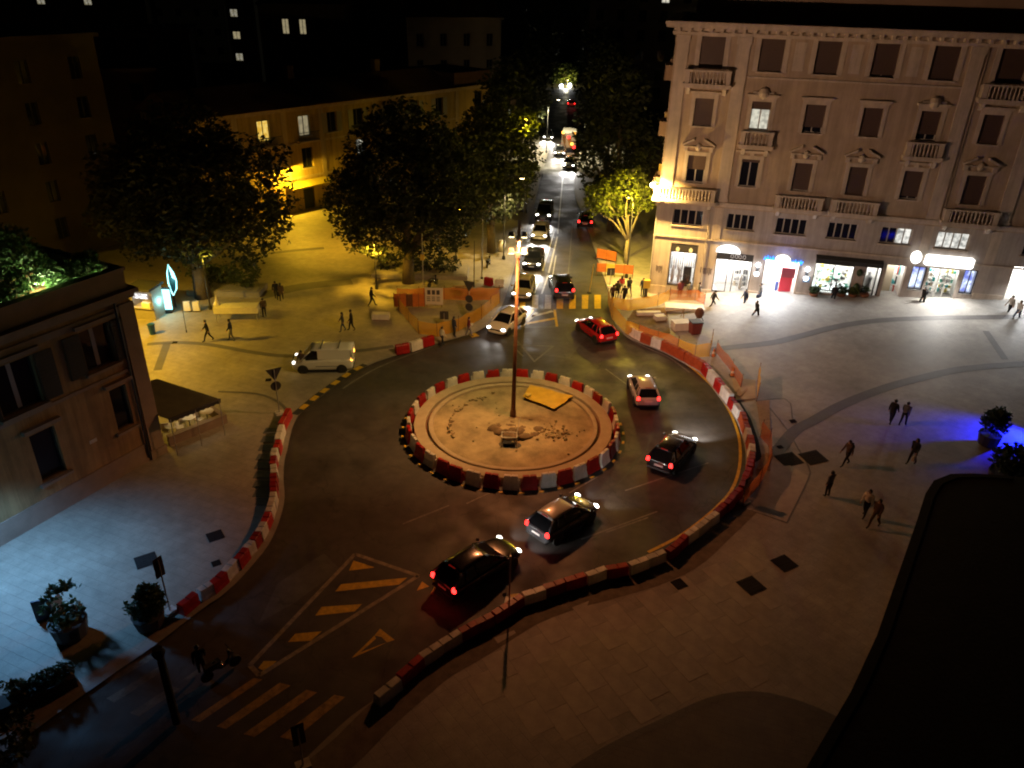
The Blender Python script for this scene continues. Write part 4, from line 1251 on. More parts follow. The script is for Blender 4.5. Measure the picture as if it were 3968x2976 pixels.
# --- shops
def shop_room(u0, u1, z0, z1, dpt=2.4, lamp=1.0, m='shop_wall', ceil='lit_shop', tint=None):
    r = MB()
    y0 = .36
    r.box(u0 - .1, u0 - .02, y0, dpt, z0 - .05, z1 + .1).box(u1 + .02, u1 + .1, y0, dpt, z0 - .05, z1 + .1).box(u0 - .02, u1 + .02, dpt - .08, dpt, z0 - .05, z1 + .1)
    r.box(u0 - .02, u1 + .02, y0, dpt - .08, z1 + .02, z1 + .1)
    o = r.build('shop_interior', M[m], pal)
    MB().box(u0 - .02, u1 + .02, .0, dpt - .08, z0 - .12, z0 - .0).build('shop_floor', M['shop_floor'], o)
    MB().box(u0 + .15, u1 - .15, .6, dpt - .4, z1 - .05, z1).build('ceiling_light', M[ceil], o)
    return o
def goods(room, u0, u1, z0, z1, y, seed, cols, n=40, shelves=4):
    """stock on shelves, one mesh per shop"""
    r = random.Random(seed)
    mb = MB()
    for k in range(shelves):
        z = z0 + (z1 - z0) * k / shelves
        mb.box(u0, u1, y, y + .35, z, z + .03, 0)
        x = u0 + .05
        while x < u1 - .1:
            wd = r.uniform(.06, .2)
            mb.box(x, x + wd, y + .03, y + .25, z + .03, z + r.uniform(.12, (z1 - z0) / shelves - .08), r.randrange(1, len(cols)))
            x += wd + r.uniform(.01, .08)
    o = mb.build('shelf_stock', [M[c] if isinstance(c, str) else c for c in cols], room)
    o['kind'] = 'stuff'
    return o
def shop_front(u0, u1, z0, z1, bars, frame='frame_dark', fw=.07):
    mb = MB()
    mb.box(u0, u0 + fw, .12, .22, z0, z1).box(u1 - fw, u1, .12, .22, z0, z1).box(u0 + fw, u1 - fw, .12, .22, z1 - fw, z1).box(u0 + fw, u1 - fw, .12, .22, z0, z0 + fw)
    for k in bars:
        c = u0 + (u1 - u0) * k
        mb.box(c - fw / 2, c + fw / 2, .12, .22, z0 + fw, z1 - fw)
    f = mb.build('shop_front', M[frame], pal)
    ed = [0] + list(bars) + [1]
    for a, b in zip(ed, ed[1:]):
        MB().box(u0 + (u1 - u0) * a + fw * .6, u0 + (u1 - u0) * b - fw * .6, .16, .175, z0 + fw, z1 - fw).build('pane', M['pane'], f)
    return f
GC = {k: mat('goods_' + k, c, .6) for k, c in dict(white=(.75, .75, .72), grey=(.3, .3, .3), green=(.08, .35, .25), teal=(.05, .4, .42), red=(.5, .08, .06), blue=(.1, .18, .55), yellow=(.6, .5, .08), dark=(.05, .05, .05), beige=(.5, .42, .3)).items()}
# 1 clothes shop on the corner
r1 = shop_room(1.62, 3.8, .95, 4.0, ceil='lit_shop_bright')
shop_front(1.6, 3.82, .95, 4.0, [.5])
MB().box(1.55, 3.85, .05, .3, 4.02, 4.72).build('shop_fascia', M['frame_dark'], pal)
mb = MB()
for c in (2.15, 3.25):
    mb.lathe([(.05, -.25), (.14, -.2), (.16, 0), (.05, .12)], 10, (c, -.12, 4.35))
mb.build('fascia_lamp', emis('fascia_lamp_glow', (1, .72, .2), 1.6), pal)
r = random.Random(4)
mb = MB()
for k in range(11):
    x = 1.7 + k * .19
    mb.box(x, x + .1, .8, 1.15, r.uniform(2.1, 2.5), 3.7, r.randrange(2))
mb.box(2.85, 3.55, .5, .56, .95, 2.6, 2)
g1 = mb.build('hanging_clothes', [GC['grey'], GC['beige'], GC['dark']], r1)
for c in (1.95, 2.5):
    MB().lathe([(.02, 0), (.1, .05), (.16, .6), (.11, .95), (.19, 1.25), (.06, 1.4), (.08, 1.55), (.02, 1.68)], 10, (c, .8, .96)).build('mannequin', GC['white'], r1, True)
# 2 shop with lit arch
r2 = shop_room(5.5, 8.45, .75, 3.75, ceil='lit_shop_bright')
shop_front(5.45, 8.5, .75, 3.75, [.36, .52])
mb = MB().box(5.45, 8.5, .1, .3, 3.78, 4.35)
mb.build('shop_fascia', M['frame_dark'], pal)
mb = MB()
for k, (x, s_) in enumerate(((6.75, 1), (7.1, -1), (7.4, 1), (7.75, -1))):
    mb.tube([(x - .12, .06, 3.95), (x - .1, .06, 4.2), (x, .06, 4.25), (x + .1, .06, 4.1), (x + .1, .06, 3.95), (x - .05, .06, 3.9)], .03, 6)
mb.build('fascia_letters', M['shop_wall'], pal)
mb = MB()
pts = [(6.35 + 1.0 * math.cos(PI * k / 10), -.35, 4.45 + .62 * math.sin(PI * k / 10)) for k in range(11)]
mb.prism([(p[0], p[2]) for p in pts], -.42, -.05, 0, 'y')
ar = mb.build('lit_arch_sign', M['sign_white'], pal)
light('arch_sign_light', 'SPOT', (6.7, -.7, 4.2), 1500, (1, .96, .9), pal, .35, math.radians(128), (-.35, 0, 0), .7)
goods(r2, 7.2, 8.3, .8, 3.2, 1.6, 2, ['shop_wall', GC['beige'], GC['grey'], GC['white'], GC['dark']], shelves=4)
MB().lathe([(.02, 0), (.12, .05), (.18, .6), (.12, .95), (.2, 1.25), (.06, 1.4), (.08, 1.55), (.02, 1.68)], 10, (7.8, .9, .8)).build('mannequin', GC['white'], r2, True)
# 3 blue neon doorway
r3 = shop_room(9.45, 12.3, .95, 3.95, ceil='lit_shop_bright')
mb = MB().box(9.4, 9.52, .05, .3, .95, 4.1).box(12.23, 12.35, .05, .3, .95, 4.1)
mb.build('door_frame', M['stone_pale'], pal)
for a, b, z, s_ in ((9.35, 10.6, 4.25, 1), (11.15, 12.45, 4.1, -1)):
    mb = MB()
    nn = 6
    for k in range(nn):
        x = a + (b - a) * k / nn
        q = (b - a) / nn
        mb.tube([(x, -.12, z - .12), (x + q * .3, -.12, z + (.22 if k % 2 else .12)), (x + q * .55, -.12, z - .14), (x + q, -.12, z - .02 - .03 * k * s_)], .05, 6)
    mb.build('neon_script', M['neon_blue'], pal)
mb = MB().prism([(10.35 + .62 * math.cos(PI * k / 10) + .5, 4.2 + .45 * math.sin(PI * k / 10)) for k in range(11)], -.25, -.02, 0, 'y')
mb.build('lit_dome_sign', M['sign_white'], pal)
mb = MB()
for k in range(9):
    x = 10.0 + k * .2
    mb.tube([(x, .0, 3.62), (x + .05, .0, 3.82), (x + .1, .0, 3.64)], .025, 5)
mb.build('red_neon_script', M['neon_red'], pal)
MB().box(11.0, 12.0, .5, .6, 1.0, 3.4).build('red_banner', M['red_door'], r3)
MB().box(11.0, 12.1, .42, .5, 2.55, 3.4).build('red_screen', mat('dull_red_panel', (.3, .05, .06), .5), r3)
MB().box(10.72, 10.95, .7, .8, 1.0, 2.0).build('blue_stand', GC['blue'], r3)
light('neon_glow', 'POINT', (10.9, -.6, 4.4), 45, (.15, .25, 1), pal, .3)
light('doorway_glow', 'SPOT', (10.7, -.5, 3.7), 1000, (.88, .94, 1), pal, .4, math.radians(140), (-.5, 0, 0), .8)
for x, z in ((8.95, 3.2), (12.95, 3.25)):
    l_ = MB().box(x - .1, x + .1, -.18, -.0, z - .22, z + .22).build('wall_lamp', M['dark_steel'], pal)
    MB().lathe([(.06, .22), (.16, .3), (.2, .42), (.14, .55), (.02, .6)], 10, (x, -.18, z)).build('lamp_globe', M['lamp_white'], l_, True)
    MB().lathe([(.02, -.6), (.14, -.55), (.2, -.42), (.16, -.3), (.06, -.22)], 10, (x, -.18, z)).build('lamp_globe', M['lamp_white'], l_, True)
    light('wall_lamp_light', 'POINT', (x, -.5, z + .1), 25, (.9, .95, 1), pal, .1)
# 4 flower shop with dark awning
r4 = shop_room(13.55, 16.55, 1.85, 4.15, ceil='lit_shop')
bpy.data.objects[r4.children[-1].name].data.materials[0] = emis('dim_shop_light', (.9, 1, .97), 1.7)
shop_front(13.5, 16.6, 1.85, 4.2, [.5])
mb = MB().prism([(-.01, 4.95), (-.5, 4.75), (-.5, 4.42), (-.45, 4.42), (-.45, 4.68), (-.01, 4.85)], 13.4, 18.6, 0, 'x')
mb.build('dark_awning', M['awning'], pal)
mb = MB()
r = random.Random(11)
for k in range(70):
    blob(mb, r.uniform(13.7, 16.4), r.uniform(.6, 1.6), r.uniform(1.9, 3.6), r.uniform(.05, .2), r.uniform(.05, .2), r.uniform(.05, .18), k, 6, 4)
    mb.mi[-24:] = [r.randrange(4)] * 24
mb.build('cut_flowers', [GC['green'], GC['white'], GC['yellow'], GC['dark']], r4)['kind'] = 'stuff'
# 5 doorway with a coat display, and open lit entrance
r5 = shop_room(17.5, 18.7, 1.5, 4.3, ceil='lit_shop')
bpy.data.objects[r5.children[-1].name].data.materials[0] = emis('dim_door_light', (.95, 1, .95), 5)
shop_front(17.45, 18.75, 1.5, 4.4, [.72], fw=.1)
MB().lathe([(.05, 0), (.3, .1), (.26, .9), (.32, 1.4), (.1, 1.62), (.13, 1.8), (.03, 1.95)], 10, (18.0, .9, 1.75)).build('coat_display', GC['grey'], r5, True)
r6 = shop_room(19.05, 20.4, 1.55, 4.55)
goods(r6, 19.9, 20.38, 1.8, 4.3, 1.2, 5, [GC['white'], GC['red'], GC['teal'], GC['beige'], GC['dark'], GC['white']], shelves=3)
MB().box(19.08, 19.9, 1.3, 1.4, 1.6, 4.4).build('beige_partition', GC['beige'], r6)
MB().box(19.02, 20.43, .02, .36, 1.46, 1.56).box(19.02, 20.43, .36, .44, 1.56, 1.85).build('lit_step', M['sign_white'], r6)
# 6 pharmacy with white sign and two display cases
r7 = shop_room(22.2, 24.45, 2.0, 4.65)
shop_front(22.15, 24.5, 2.0, 4.75, [.38, .62], 'frame')
goods(r7, 22.25, 23.1, 2.05, 4.5, 1.0, 8, ['shop_wall', GC['white'], GC['teal'], GC['grey'], GC['white'], GC['beige']], shelves=6)
goods(r7, 23.4, 24.4, 2.05, 4.5, .9, 9, ['shop_wall', GC['white'], GC['green'], GC['white'], GC['yellow'], GC['teal'], GC['grey']], shelves=6)
for a, b, z0, z1, sd in ((20.95, 21.95, 2.78, 4.72, 1), (24.8, 25.7, 2.83, 4.82, 2)):
    rr_ = shop_room(a, b, z0, z1, 1.0)
    rr_.children[0].data.materials[0] = GC['white']
    MB().box(a + .0, b - .0, .75, .85, z0, z1).build('backlit_poster', emis_var('backlit_poster_print', (.75, .85, 1), (.16, .2, .6), 1.6, 2.2), rr_)
    shop_front(a - .03, b + .03, z0, z1, [.5], fw=.06)
MB().prism([(21.55, 5.1), (21.75, 4.98), (25.0, 4.98), (25.15, 5.1), (25.15, 5.75), (25.0, 5.85), (21.75, 5.85), (21.6, 5.75)], -.3, -.02, 0, 'y').build('lit_sign_box', M['sign_white'], pal)
sg = MB().prism([(.42 * math.cos(2 * PI * k / 20), .52 * math.sin(2 * PI * k / 20)) for k in range(20)], -.08, .08, 0, 'x').mesh('round_lit_sign', M['sign_white'])
o = link('round_lit_sign', sg, pal, (20.75, -.75, 5.7))
o.rotation_euler = (0, 0, .9)
MB().tube([(20.75, -.75, 5.7), (20.75, 0, 5.7)], .04, 6).build('sign_bracket', M['dark_steel'], pal)
light('sign_glow', 'SPOT', (23.4, -.7, 4.9), 1700, (1, .97, .92), pal, .5, math.radians(140), (-.5, 0, 0), .8)
# 7 bright shop at the edge
r8 = shop_room(28.15, 31.45, 2.2, 5.4, ceil='lit_shop_bright')
shop_front(28.1, 31.5, 2.2, 5.5, [.5], 'frame')
MB().box(29.2, 31.0, -.15, -.02, 5.6, 6.2).build('blue_lit_sign', emis('pale_blue_sign', (.3, .6, 1), 4), pal)
light('shop_glow', 'SPOT', (29.6, -.6, 5.0), 800, (.95, .98, 1), pal, .4, math.radians(150), (-.45, 0, 0), .7)
# graffiti, plates
mb = MB()
r = random.Random(21)
for cx_, cz_, wd in ((4.75, 2.55, 1.0), (.75, 2.3, .55)):
    for k in range(7):
        x = cx_ - wd / 2 + wd * k / 7
        mb.box(x, x + wd / 9, -.012, -.004, cz_ - r.uniform(.15, .4), cz_ + r.uniform(.15, .4))
        mb.box(x, x + wd / 6, -.014, -.005, cz_ + r.uniform(-.2, .2), cz_ + r.uniform(.22, .3))
mb.build('spray_tags', mat('grey_spray_paint', (.16, .13, .12), .7), pal)
MB().box(12.75, 13.3, -.05, -.0, 2.45, 2.95).build('blue_plate', mat('pale_blue_plate', (.2, .3, .45), .5), pal)
for z in (3.75, 2.55):
    MB().lathe([(.02, -.3), (.2, -.15), (.24, .1), (.1, .3)], 9, (17.0, -.15, z)).build('wall_plant', M['leaf_bush'], pal, True)
MB().tube([(.05, -.12, .5), (.02, -.12, 8.0)], .05, 8).build('drainpipe', M['frame'], pal)
MB().tube([(4.42, -.1, 1.0), (4.42, -.1, 8.1)], .045, 8).build('drainpipe', M['stone_base'], pal)
MB().tube([(21.95, -.08, 8.7), (21.95, -.08, 21.0)], .045, 8).build('drainpipe', M['stone'], pal)
# bright lantern under the corner balcony
lm = MB().box(-.45, -.02, -.1, .1, 9.75, 9.85).build('corner_lantern', M['dark_steel'], pal)
MB().lathe([(.05, -.35), (.16, -.3), (.2, -.05), (.05, .05)], 10, (-.5, -1.35, 10.0)).build('lantern_glass', M['lamp_warm'], lm)
MB().tube([(-.3, -.1, 9.8), (-.4, -.7, 10.3), (-.5, -1.35, 10.1)], .03, 6).build('lantern_arm', M['dark_steel'], lm)
light('corner_lantern_light', 'POINT', (-.45, -1.35, 9.5), 1600, (1, .64, .2), pal, .15)
aim(light('corner_lantern_beam', 'SPOT', (-.6, -1.9, 10.2), 15000, (1, .62, .17), pal, .2, math.radians(112), None, .7), (.5, 1.6, -2.1))

# ---------------- ochre building across the leafy square
MC = (-24.00, 90.20, 0.00)
ob = thing('ochre_building', 'long low ochre building with pale open shutters behind the square trees', 'building', (MC[0], MC[1], 0), math.radians(50.3))
win_top = [(-6.0, -4.5, 8.2, 10.4), (-.75, .75, 8.2, 10.4), (3.1, 4.5, 8.2, 10.4), (6.9, 8.4, 8.2, 10.4), (12.0, 13.5, 8.2, 10.4), (16.2, 17.6, 8.2, 10.4), (20.5, 21.9, 8.2, 10.4), (28.0, 29.6, 7.6, 10.6)]
win_mid = [(-6.0, -4.6, 4.7, 6.9), (-.7, .75, 4.7, 6.9), (7.2, 8.4, 5.0, 6.9), (12.0, 13.4, 4.7, 6.9), (16.2, 17.6, 4.7, 6.9), (20.5, 21.9, 4.7, 6.9), (28.0, 29.4, 4.0, 6.6)]
door = [(-1.0, .5, 0, 2.4), (-6.3, -4.3, 0, 2.6), (6.5, 8.5, 0, 2.6), (12, 14, 0, 2.6)]
wh = win_top + win_mid + door
mb = MB()
wall_cells(mb, -14, 31, -.5, 11.2, wh, 0, .4)
mb.build('front_wall', M['yellow_plaster'], ob)
MB().box(-14, 31, .42, 9, -.5, 11.2).build('building_block', M['yellow_plaster'], ob)
mb = MB()
mb.box(-14.2, 31.2, -.45, .5, 11.2, 11.45).box(-14.2, 31.2, -.25, .0, 11.0, 11.2).box(-14, 31, -.08, 0, 7.4, 7.6).box(-14, 31, -.1, 0, 3.6, 3.85)
for a in (-9, -3, 2, 10, 24.2):
    mb.box(a, a + .6, -.08, 0, -.5, 11)
mb.build('cornice', M['stone'], ob)
mb = MB().prism([(-.6, 11.45), (4.7, 13.6), (9.6, 11.45)], -14.3, 24.0, 0, 'x').box(24.0, 31.2, -.1, 9, 11.45, 13.2)
mb.build('roof', M['tile'], ob)
for u in (2.0, 15.0):
    MB().box(u, u + .8, 5, 5.8, 12.6, 15).build('chimney', M['far_plaster_red'], ob)
for i, (a, b, z0, z1) in enumerate(win_top + win_mid):
    kind, lt = 'dark', 'lit_white'
    if i == 0: kind, lt = 'lit', 'lit_yellow'
    if i == 1: kind, lt = 'lit', 'lit_dim'
    if i == 10: kind, lt = 'lit', 'lit_white'
    f = fill_window(ob, a, b, z0, z1, kind, lit=lt, frame='frame_dark', depth=.2)
    if i in (2, 3, 4, 5, 6, 11, 12, 13):
        for s_, c in ((-1, a), (1, b)):
            MB().box(min(c, c + s_ * .72), max(c, c + s_ * .72), -.09, -.04, z0, z1).build('shutter', M['shutter_pale'], f)
for u0, u1, z in ((-1.4, 1.5, 7.75), (6.0, 9.0, 7.75), (-7, -3.6, 7.75)):
    mb = MB().box(u0, u1, -.8, 0, z - .15, z)
    b = mb.build('balcony', M['stone'], ob)
    mb = MB()
    for k in range(int((u1 - u0) / .14)):
        mb.box(u0 + k * .14, u0 + k * .14 + .025, -.78, -.75, z, z + .95)
    mb.box(u0, u1, -.8, -.74, z + .95, z + 1.0)
    mb.build('iron_railing', M['dark_steel'], b)
for a, b, z0, z1 in door:
    d_ = MB().box(a + .05, b - .05, .2, .28, z0, z1 - .03).build('door', M['shutter_dark'], ob)
mb = MB().prism([(-.02, 3.35), (-1.3, 2.95), (-1.3, 2.75), (-.02, 2.9)], -3.4, 2.4, 0, 'x')
mb.build('shop_awning', mat('yellow_awning_cloth', (.5, .4, .08), .8), ob)
wl_ = MB().tube([(-3.3, 0, 5.4), (-3.3, -.9, 5.6), (-3.3, -1.3, 5.4)], .035, 6).build('bracket_lamp', M['dark_steel'], ob)
MB().lathe([(.34, -.26), (.14, .12), (.04, .3)], 12, (-3.3, -1.3, 5.2)).build('lamp_shade', M['dark_steel'], wl_)
MB().lathe([(.02, -.06), (.1, -.02), (.1, .08)], 10, (-3.3, -1.3, 5.08)).build('lamp_bulb', emis('sodium_bulb', (1, .72, .12), 20), wl_)
light('square_lamp_light', 'POINT', (-3.3, -1.3, 4.93), 4200, (1, .60, .025), ob, .06)
light('avenue_end_light', 'POINT', (27.5, -5.0, 7.0), 120, (1, .66, .10), ob, .15)

# ---------------- brown building close on one side
LC = (-20.10, 37.66, 0.00)
L0 = (-24.48, 29.15, 0.00)
la = math.atan2(L0[1] - LC[1], L0[0] - LC[0])
nb = thing('brown_house', 'brown plastered house with dark open shutters and a planted roof terrace', 'building', (LC[0], LC[1], 0), la)
# local x runs along the facade; the street lies on the +y side
LW = [(1.45, 3.1, 6.5, 8.75), (5.6, 7.6, 6.1, 8.6), (10.2, 12.0, 6.1, 8.6), (1.3, 2.3, 2.6, 5.1), (5.5, 6.8, 2.0, 4.7), (10.0, 11.3, 2.0, 4.7), (14, 15.4, 6.1, 8.6), (14, 15.3, 2, 4.7)]
mb = MB()
hl = [(a, b, c, d) for a, b, c, d in LW]
mw = MB()
wall_cells(mw, 0, 24, -.3, 9.9, hl, -.4, 0)
mw.build('front_wall', M['brown_plaster'], nb)
mb.box(0, 24, -12, -.42, -.3, 9.9)
mb.build('building_block', M['brown_plaster'], nb)
mb = MB()
mb.box(-.12, .75, -.5, .12, .5, 9.4).box(-.2, .85, -.5, .2, -.3, .5)
mb.box(-.1, 24, 0, .1, 9.0, 9.35).box(-.35, 24, -12, .45, 9.9, 10.15).box(-.2, 24, -12, .25, 9.65, 9.9)
mb.box(.9, 24, 0, .09, 5.72, 5.9).box(.9, 24, 0, .06, -.3, 1.15)
mb.build('stone_trim', M['brown_trim'], nb)
mb = MB()
mb.box(0, 24, -.35, .05, 10.15, 11.1).box(0, .35, -12, -.35, 10.15, 11.1).box(-.08, 24, -.42, .12, 11.1, 11.25).box(-.08, .42, -12, -.42, 11.1, 11.25)
mb.build('roof_parapet', M['brown_trim'], nb)
for i, (a, b, z0, z1) in enumerate(LW):
    fw = .07
    f = MB().box(a, a + fw, -.3, -.22, z0, z1).box(b - fw, b, -.3, -.22, z0, z1).box(a + fw, b - fw, -.3, -.22, z1 - fw, z1).box(a + fw, b - fw, -.3, -.22, z0, z0 + fw).build('window', M['frame_dark'], nb)
    MB().box(a + fw, b - fw, -.28, -.26, z0 + fw, z1 - fw).build('pane', M['dark_pane'], f)
    MB().box(a - .2, b + .2, .0, .22, z0 - .16, z0 - .02).build('sill', M['brown_trim'], f)
    MB().box(a - .3, b + .3, 0, .28, z1 + .22, z1 + .42).build('hood', M['brown_trim'], f)
    if z0 > 5.5:
        for s_, c in ((-1, a), (1, b)):
            mb = MB()
            x0, x1 = (c - .95, c - .06) if s_ < 0 else (c + .06, c + .95)
            mb.box(x0, x1, .03, .09, z0, z1)
            for k in range(12):
                z = z0 + .1 + (z1 - z0 - .2) * k / 12
                mb.box(x0 + .08, x1 - .08, .09, .11, z, z + .1)
            mb.build('shutter', M['shutter_dark'], f)
        c = (a + b) / 2
        MB().box(c - .08, c + .14, -.25, -.235, z0 + .1, z1 - .1).build('curtain', mat('grey_curtain', (.3, .28, .27), .8), f)
MB().tube([(.95, .12, .3), (.95, .12, 9.6)], .06, 8).build('drainpipe', M['dark_steel'], nb)
MB().box(3.6, 4.0, .0, .03, 2.75, 2.95).build('house_plate', M['frame'], nb)
# roof terrace room
MB().box(7.0, 24, -12, -.9, 10.15, 14.8).build('penthouse', M['far_plaster_red'], nb)

# ------------------------------------------------------------------ far blocks of the city
def far_block(name, label, x, y, rz, wd, dp, h, wall, rows, cols, lit=(), roof='tile', roofh=0.0, z0=0.0, ww=1.1, wh=1.9, first=2.0, litm='lit_dim', litdict=None):
    b = thing(name, label, 'building', (x, y, z0), rz)
    st = (h - first) / rows
    hs, wins = [], []
    for r in range(rows):
        for c in range(cols):
            u = -wd / 2 + wd * (c + .5) / cols
            z = first + st * r
            hs.append((u - ww / 2, u + ww / 2, z, z + wh))
    mb = MB()
    wall_cells(mb, -wd / 2, wd / 2, -3, h, hs, 0, .3)
    mb.box(-wd / 2, wd / 2, .32, dp, -3, h)
    mb.box(-wd / 2 - .3, wd / 2 + .3, -.4, dp + .3, h, h + .35)
    mb.build('wall', M[wall], b)
    if roofh:
        MB().prism([(-.5, h + .35), (dp / 2, h + .35 + roofh), (dp + .4, h + .35)], -wd / 2 - .2, wd / 2 + .2, 0, 'x').build('roof', M[roof], b)
    wm = MB().box(-ww / 2, -ww / 2 + .08, .12, .2, 0, wh).box(ww / 2 - .08, ww / 2, .12, .2, 0, wh).box(-.04, .04, .12, .2, 0, wh).box(-ww / 2 + .08, ww / 2 - .08, .12, .2, wh - .08, wh).mesh('window', M['frame_dark'])
    pm = MB().box(-ww / 2 + .02, ww / 2 - .02, .2, .22, 0, wh)
    pd, pl = pm.mesh('pane', M['dark_pane']), {}
    for i, q in enumerate(hs):
        f = link('window', wm, b, ((q[0] + q[1]) / 2, 0, q[2]))
        lm_ = (litdict or {}).get(i) or (litm if i in lit else None)
        if lm_:
            pl.setdefault(lm_, pm.mesh('pane', M[lm_]))
            link('pane', pl[lm_], f)
        else:
            link('pane', pd, f)
    return b

def at(p, dz=0):
    return (p[0], p[1], p[2] + dz)
# tall flats on one side, beyond the brown house
far_block('apartment_block', 'tall dark apartment block beyond the planted roof terrace', -47, 62, math.radians(62), 34, 12, 19, 'far_brick', 5, 7, lit=(), z0=0)
far_block('apartment_block', 'reddish apartment block with one yellow lit balcony door behind the big tree', *(-47.65, 88.00, 1.53)[:2], math.radians(28), 16, 10, 14.5, 'far_plaster_red', 4, 4, litdict={5: 'lit_yellow'}, ww=1.5)
far_block('apartment_block', 'narrow dark house with a single tall lit window above the big tree', *(-50.36, 112.00, 3.22)[:2], math.radians(15), 12, 10, 17, 'far_plaster', 4, 3, litdict={7: 'lit_dim'}, ww=1.5, wh=3.0)
far_block('apartment_block', 'grey house with a pair of lit windows high behind the ochre building', -38.5, 150, math.radians(2), 15, 12, 19, 'far_plaster', 4, 5, litdict={16: 'lit_dim', 17: 'lit_dim'}, ww=1.2, wh=2.4, first=1.2, roofh=1)
far_block('apartment_block', 'slim tower with yellow lit stairwell at the top of the view', -60.6, 185, math.radians(5), 6, 10, 24, 'far_plaster_grey', 5, 2, litdict={6: 'lit_faint', 4: 'lit_dim', 2: 'lit_faint'}, ww=1.6, wh=1.5)
far_block('apartment_block', 'pale wide flats with faint lit balconies at the far corner of the city', *(-92.73, 170.00, 7.99)[:2], math.radians(14), 34, 12, 22.5, 'far_plaster', 4, 8, litdict={27: 'lit_faint', 29: 'lit_faint'}, ww=1.5)
far_block('apartment_block', 'dark flats with flat roof in the middle distance left of the avenue', *(-28.09, 165.00, 3.08)[:2], math.radians(8), 30, 12, 19.5, 'far_plaster_grey', 4, 7, ww=1.3)
far_block('apartment_block', 'dark gabled house facing the avenue behind the ochre building', *(-10.85, 140.00, 2.18)[:2], math.radians(20), 16, 10, 18.0, 'far_plaster', 4, 4, roofh=2.5)
far_block('apartment_block', 'unlit flats closing the far end of the avenue', *(4.34, 330.00, 6.28)[:2], math.radians(0), 70, 15, 26, 'far_plaster_grey', 5, 12, ww=1.8, wh=2.4, litdict={50: 'lit_dim'})
far_block('apartment_block', 'dark flats on the far side of the avenue with one bright white window', *(26.81, 175.00, 7.70)[:2], math.radians(-10), 26, 12, 24, 'far_plaster_grey', 6, 6, litdict={33: 'lit_white'}, ww=1.6, wh=2.2)
far_block('apartment_block', 'distant unlit flats above the rooftops left of the slim tower', *(-104.09, 240.00, 8.88)[:2], math.radians(10), 40, 12, 27, 'far_plaster_grey', 5, 8, ww=1.6)
far_block('apartment_block', 'distant unlit flats above the rooftops by the avenue', *(-51.68, 260.00, 8.97)[:2], math.radians(-4), 60, 12, 26, 'far_plaster_grey', 5, 12, ww=1.6, litdict={50: 'lit_dim'})
far_block('apartment_block', 'low house with a lit shop sign beside the avenue trees', *(-3.35, 118.00, 1.29)[:2], math.radians(50), 9, 8, 8.5, 'far_plaster', 2, 3, litdict={5: 'lit_white'}, ww=.9)

# ------------------------------------------------------------------ trees and shrubs
def crown_mesh(name, lobes, n, size, m, seed):
    """leaf clumps spread through the lobes of a crown, denser towards the outside"""
    r = random.Random(seed)
    vs, fs = [], []
    vol = [a[3] * a[4] * a[5] for a in lobes]
    tot = sum(vol)
    for (cx_, cy_, cz_, rx, ry, rz_), v in zip(lobes, vol):
        for _ in range(int(n * v / tot)):
            while True:
                d = Vector((r.gauss(0, 1), r.gauss(0, 1), r.gauss(0, 1)))
                if d.length > .1: break
            d.normalize()
            q = r.uniform(.25, 1) ** .45
            q *= 1 + .28 * noise.noise((d.x * 2.3 + seed, d.y * 2.3, d.z * 2.3 + cx_))
            c = Vector((cx_ + d.x * rx * q, cy_ + d.y * ry * q, cz_ + d.z * rz_ * q))
            if noise.noise(c * .75 + Vector((seed, 0, 0))) < -.22: continue
            for _k in range(2):
                e = Vector((r.uniform(-1, 1), r.uniform(-1, 1), r.uniform(-.6, .6))).normalized()
                f = e.cross(Vector((r.uniform(-1, 1), r.uniform(-1, 1), r.uniform(-1, 1)))).normalized()
                s_ = size * r.uniform(.5, 1.25)
                o = c + Vector((r.uniform(-1, 1), r.uniform(-1, 1), r.uniform(-1, 1))) * size * .8
                i = len(vs)
                vs += [o - e * s_, o + f * s_ * .5 - e * s_ * .1, o + e * s_, o - f * s_ * .5 - e * s_ * .1]
                fs.append((i, i + 1, i + 2, i + 3))
    me = bpy.data.meshes.new(name)
    me.from_pydata([tuple(v) for v in vs], [], fs)
    me.materials.append(m)
    return me
def tree(name, label, base, lobes, n, size=.28, leaf='leaf', bark='bark', rad=.35, fork=3.0, seed=1, group=None):
    """lobes are given relative to the base"""
    t = thing(name, label, 'tree', base, 0, group)
    link('crown', crown_mesh('crown', lobes, n, size, M[leaf], seed), t)
    r = random.Random(seed)
    mb = MB()
    mb.tube([(0, 0, -.2), (r.uniform(-.1, .1), r.uniform(-.1, .1), fork * .5), (r.uniform(-.2, .2), r.uniform(-.2, .2), fork)], [rad * 1.25, rad, rad * .85], 9)
    for l_ in lobes:
        p0 = Vector((0, 0, fork * r.uniform(.8, 1.0)))
        p2 = Vector(l_[:3])
        p1 = p0.lerp(p2, .5) + Vector((r.uniform(-.5, .5), r.uniform(-.5, .5), r.uniform(0, .8)))
        mb.tube([p0, p1, p2], [rad * .6, rad * .38, rad * .14], 7)
        for k in range(3):
            p3 = p1.lerp(p2, r.random()) + Vector((r.uniform(-1, 1) * l_[3], r.uniform(-1, 1) * l_[4], r.uniform(-.3, .8) * l_[5])) * .7
            mb.tube([p1.lerp(p2, .3 * k), p3], [rad * .22, rad * .07], 5)
    mb.build('trunk', M[bark], t, True)
    return t
B = (-26.41, 61.55, 0.00)
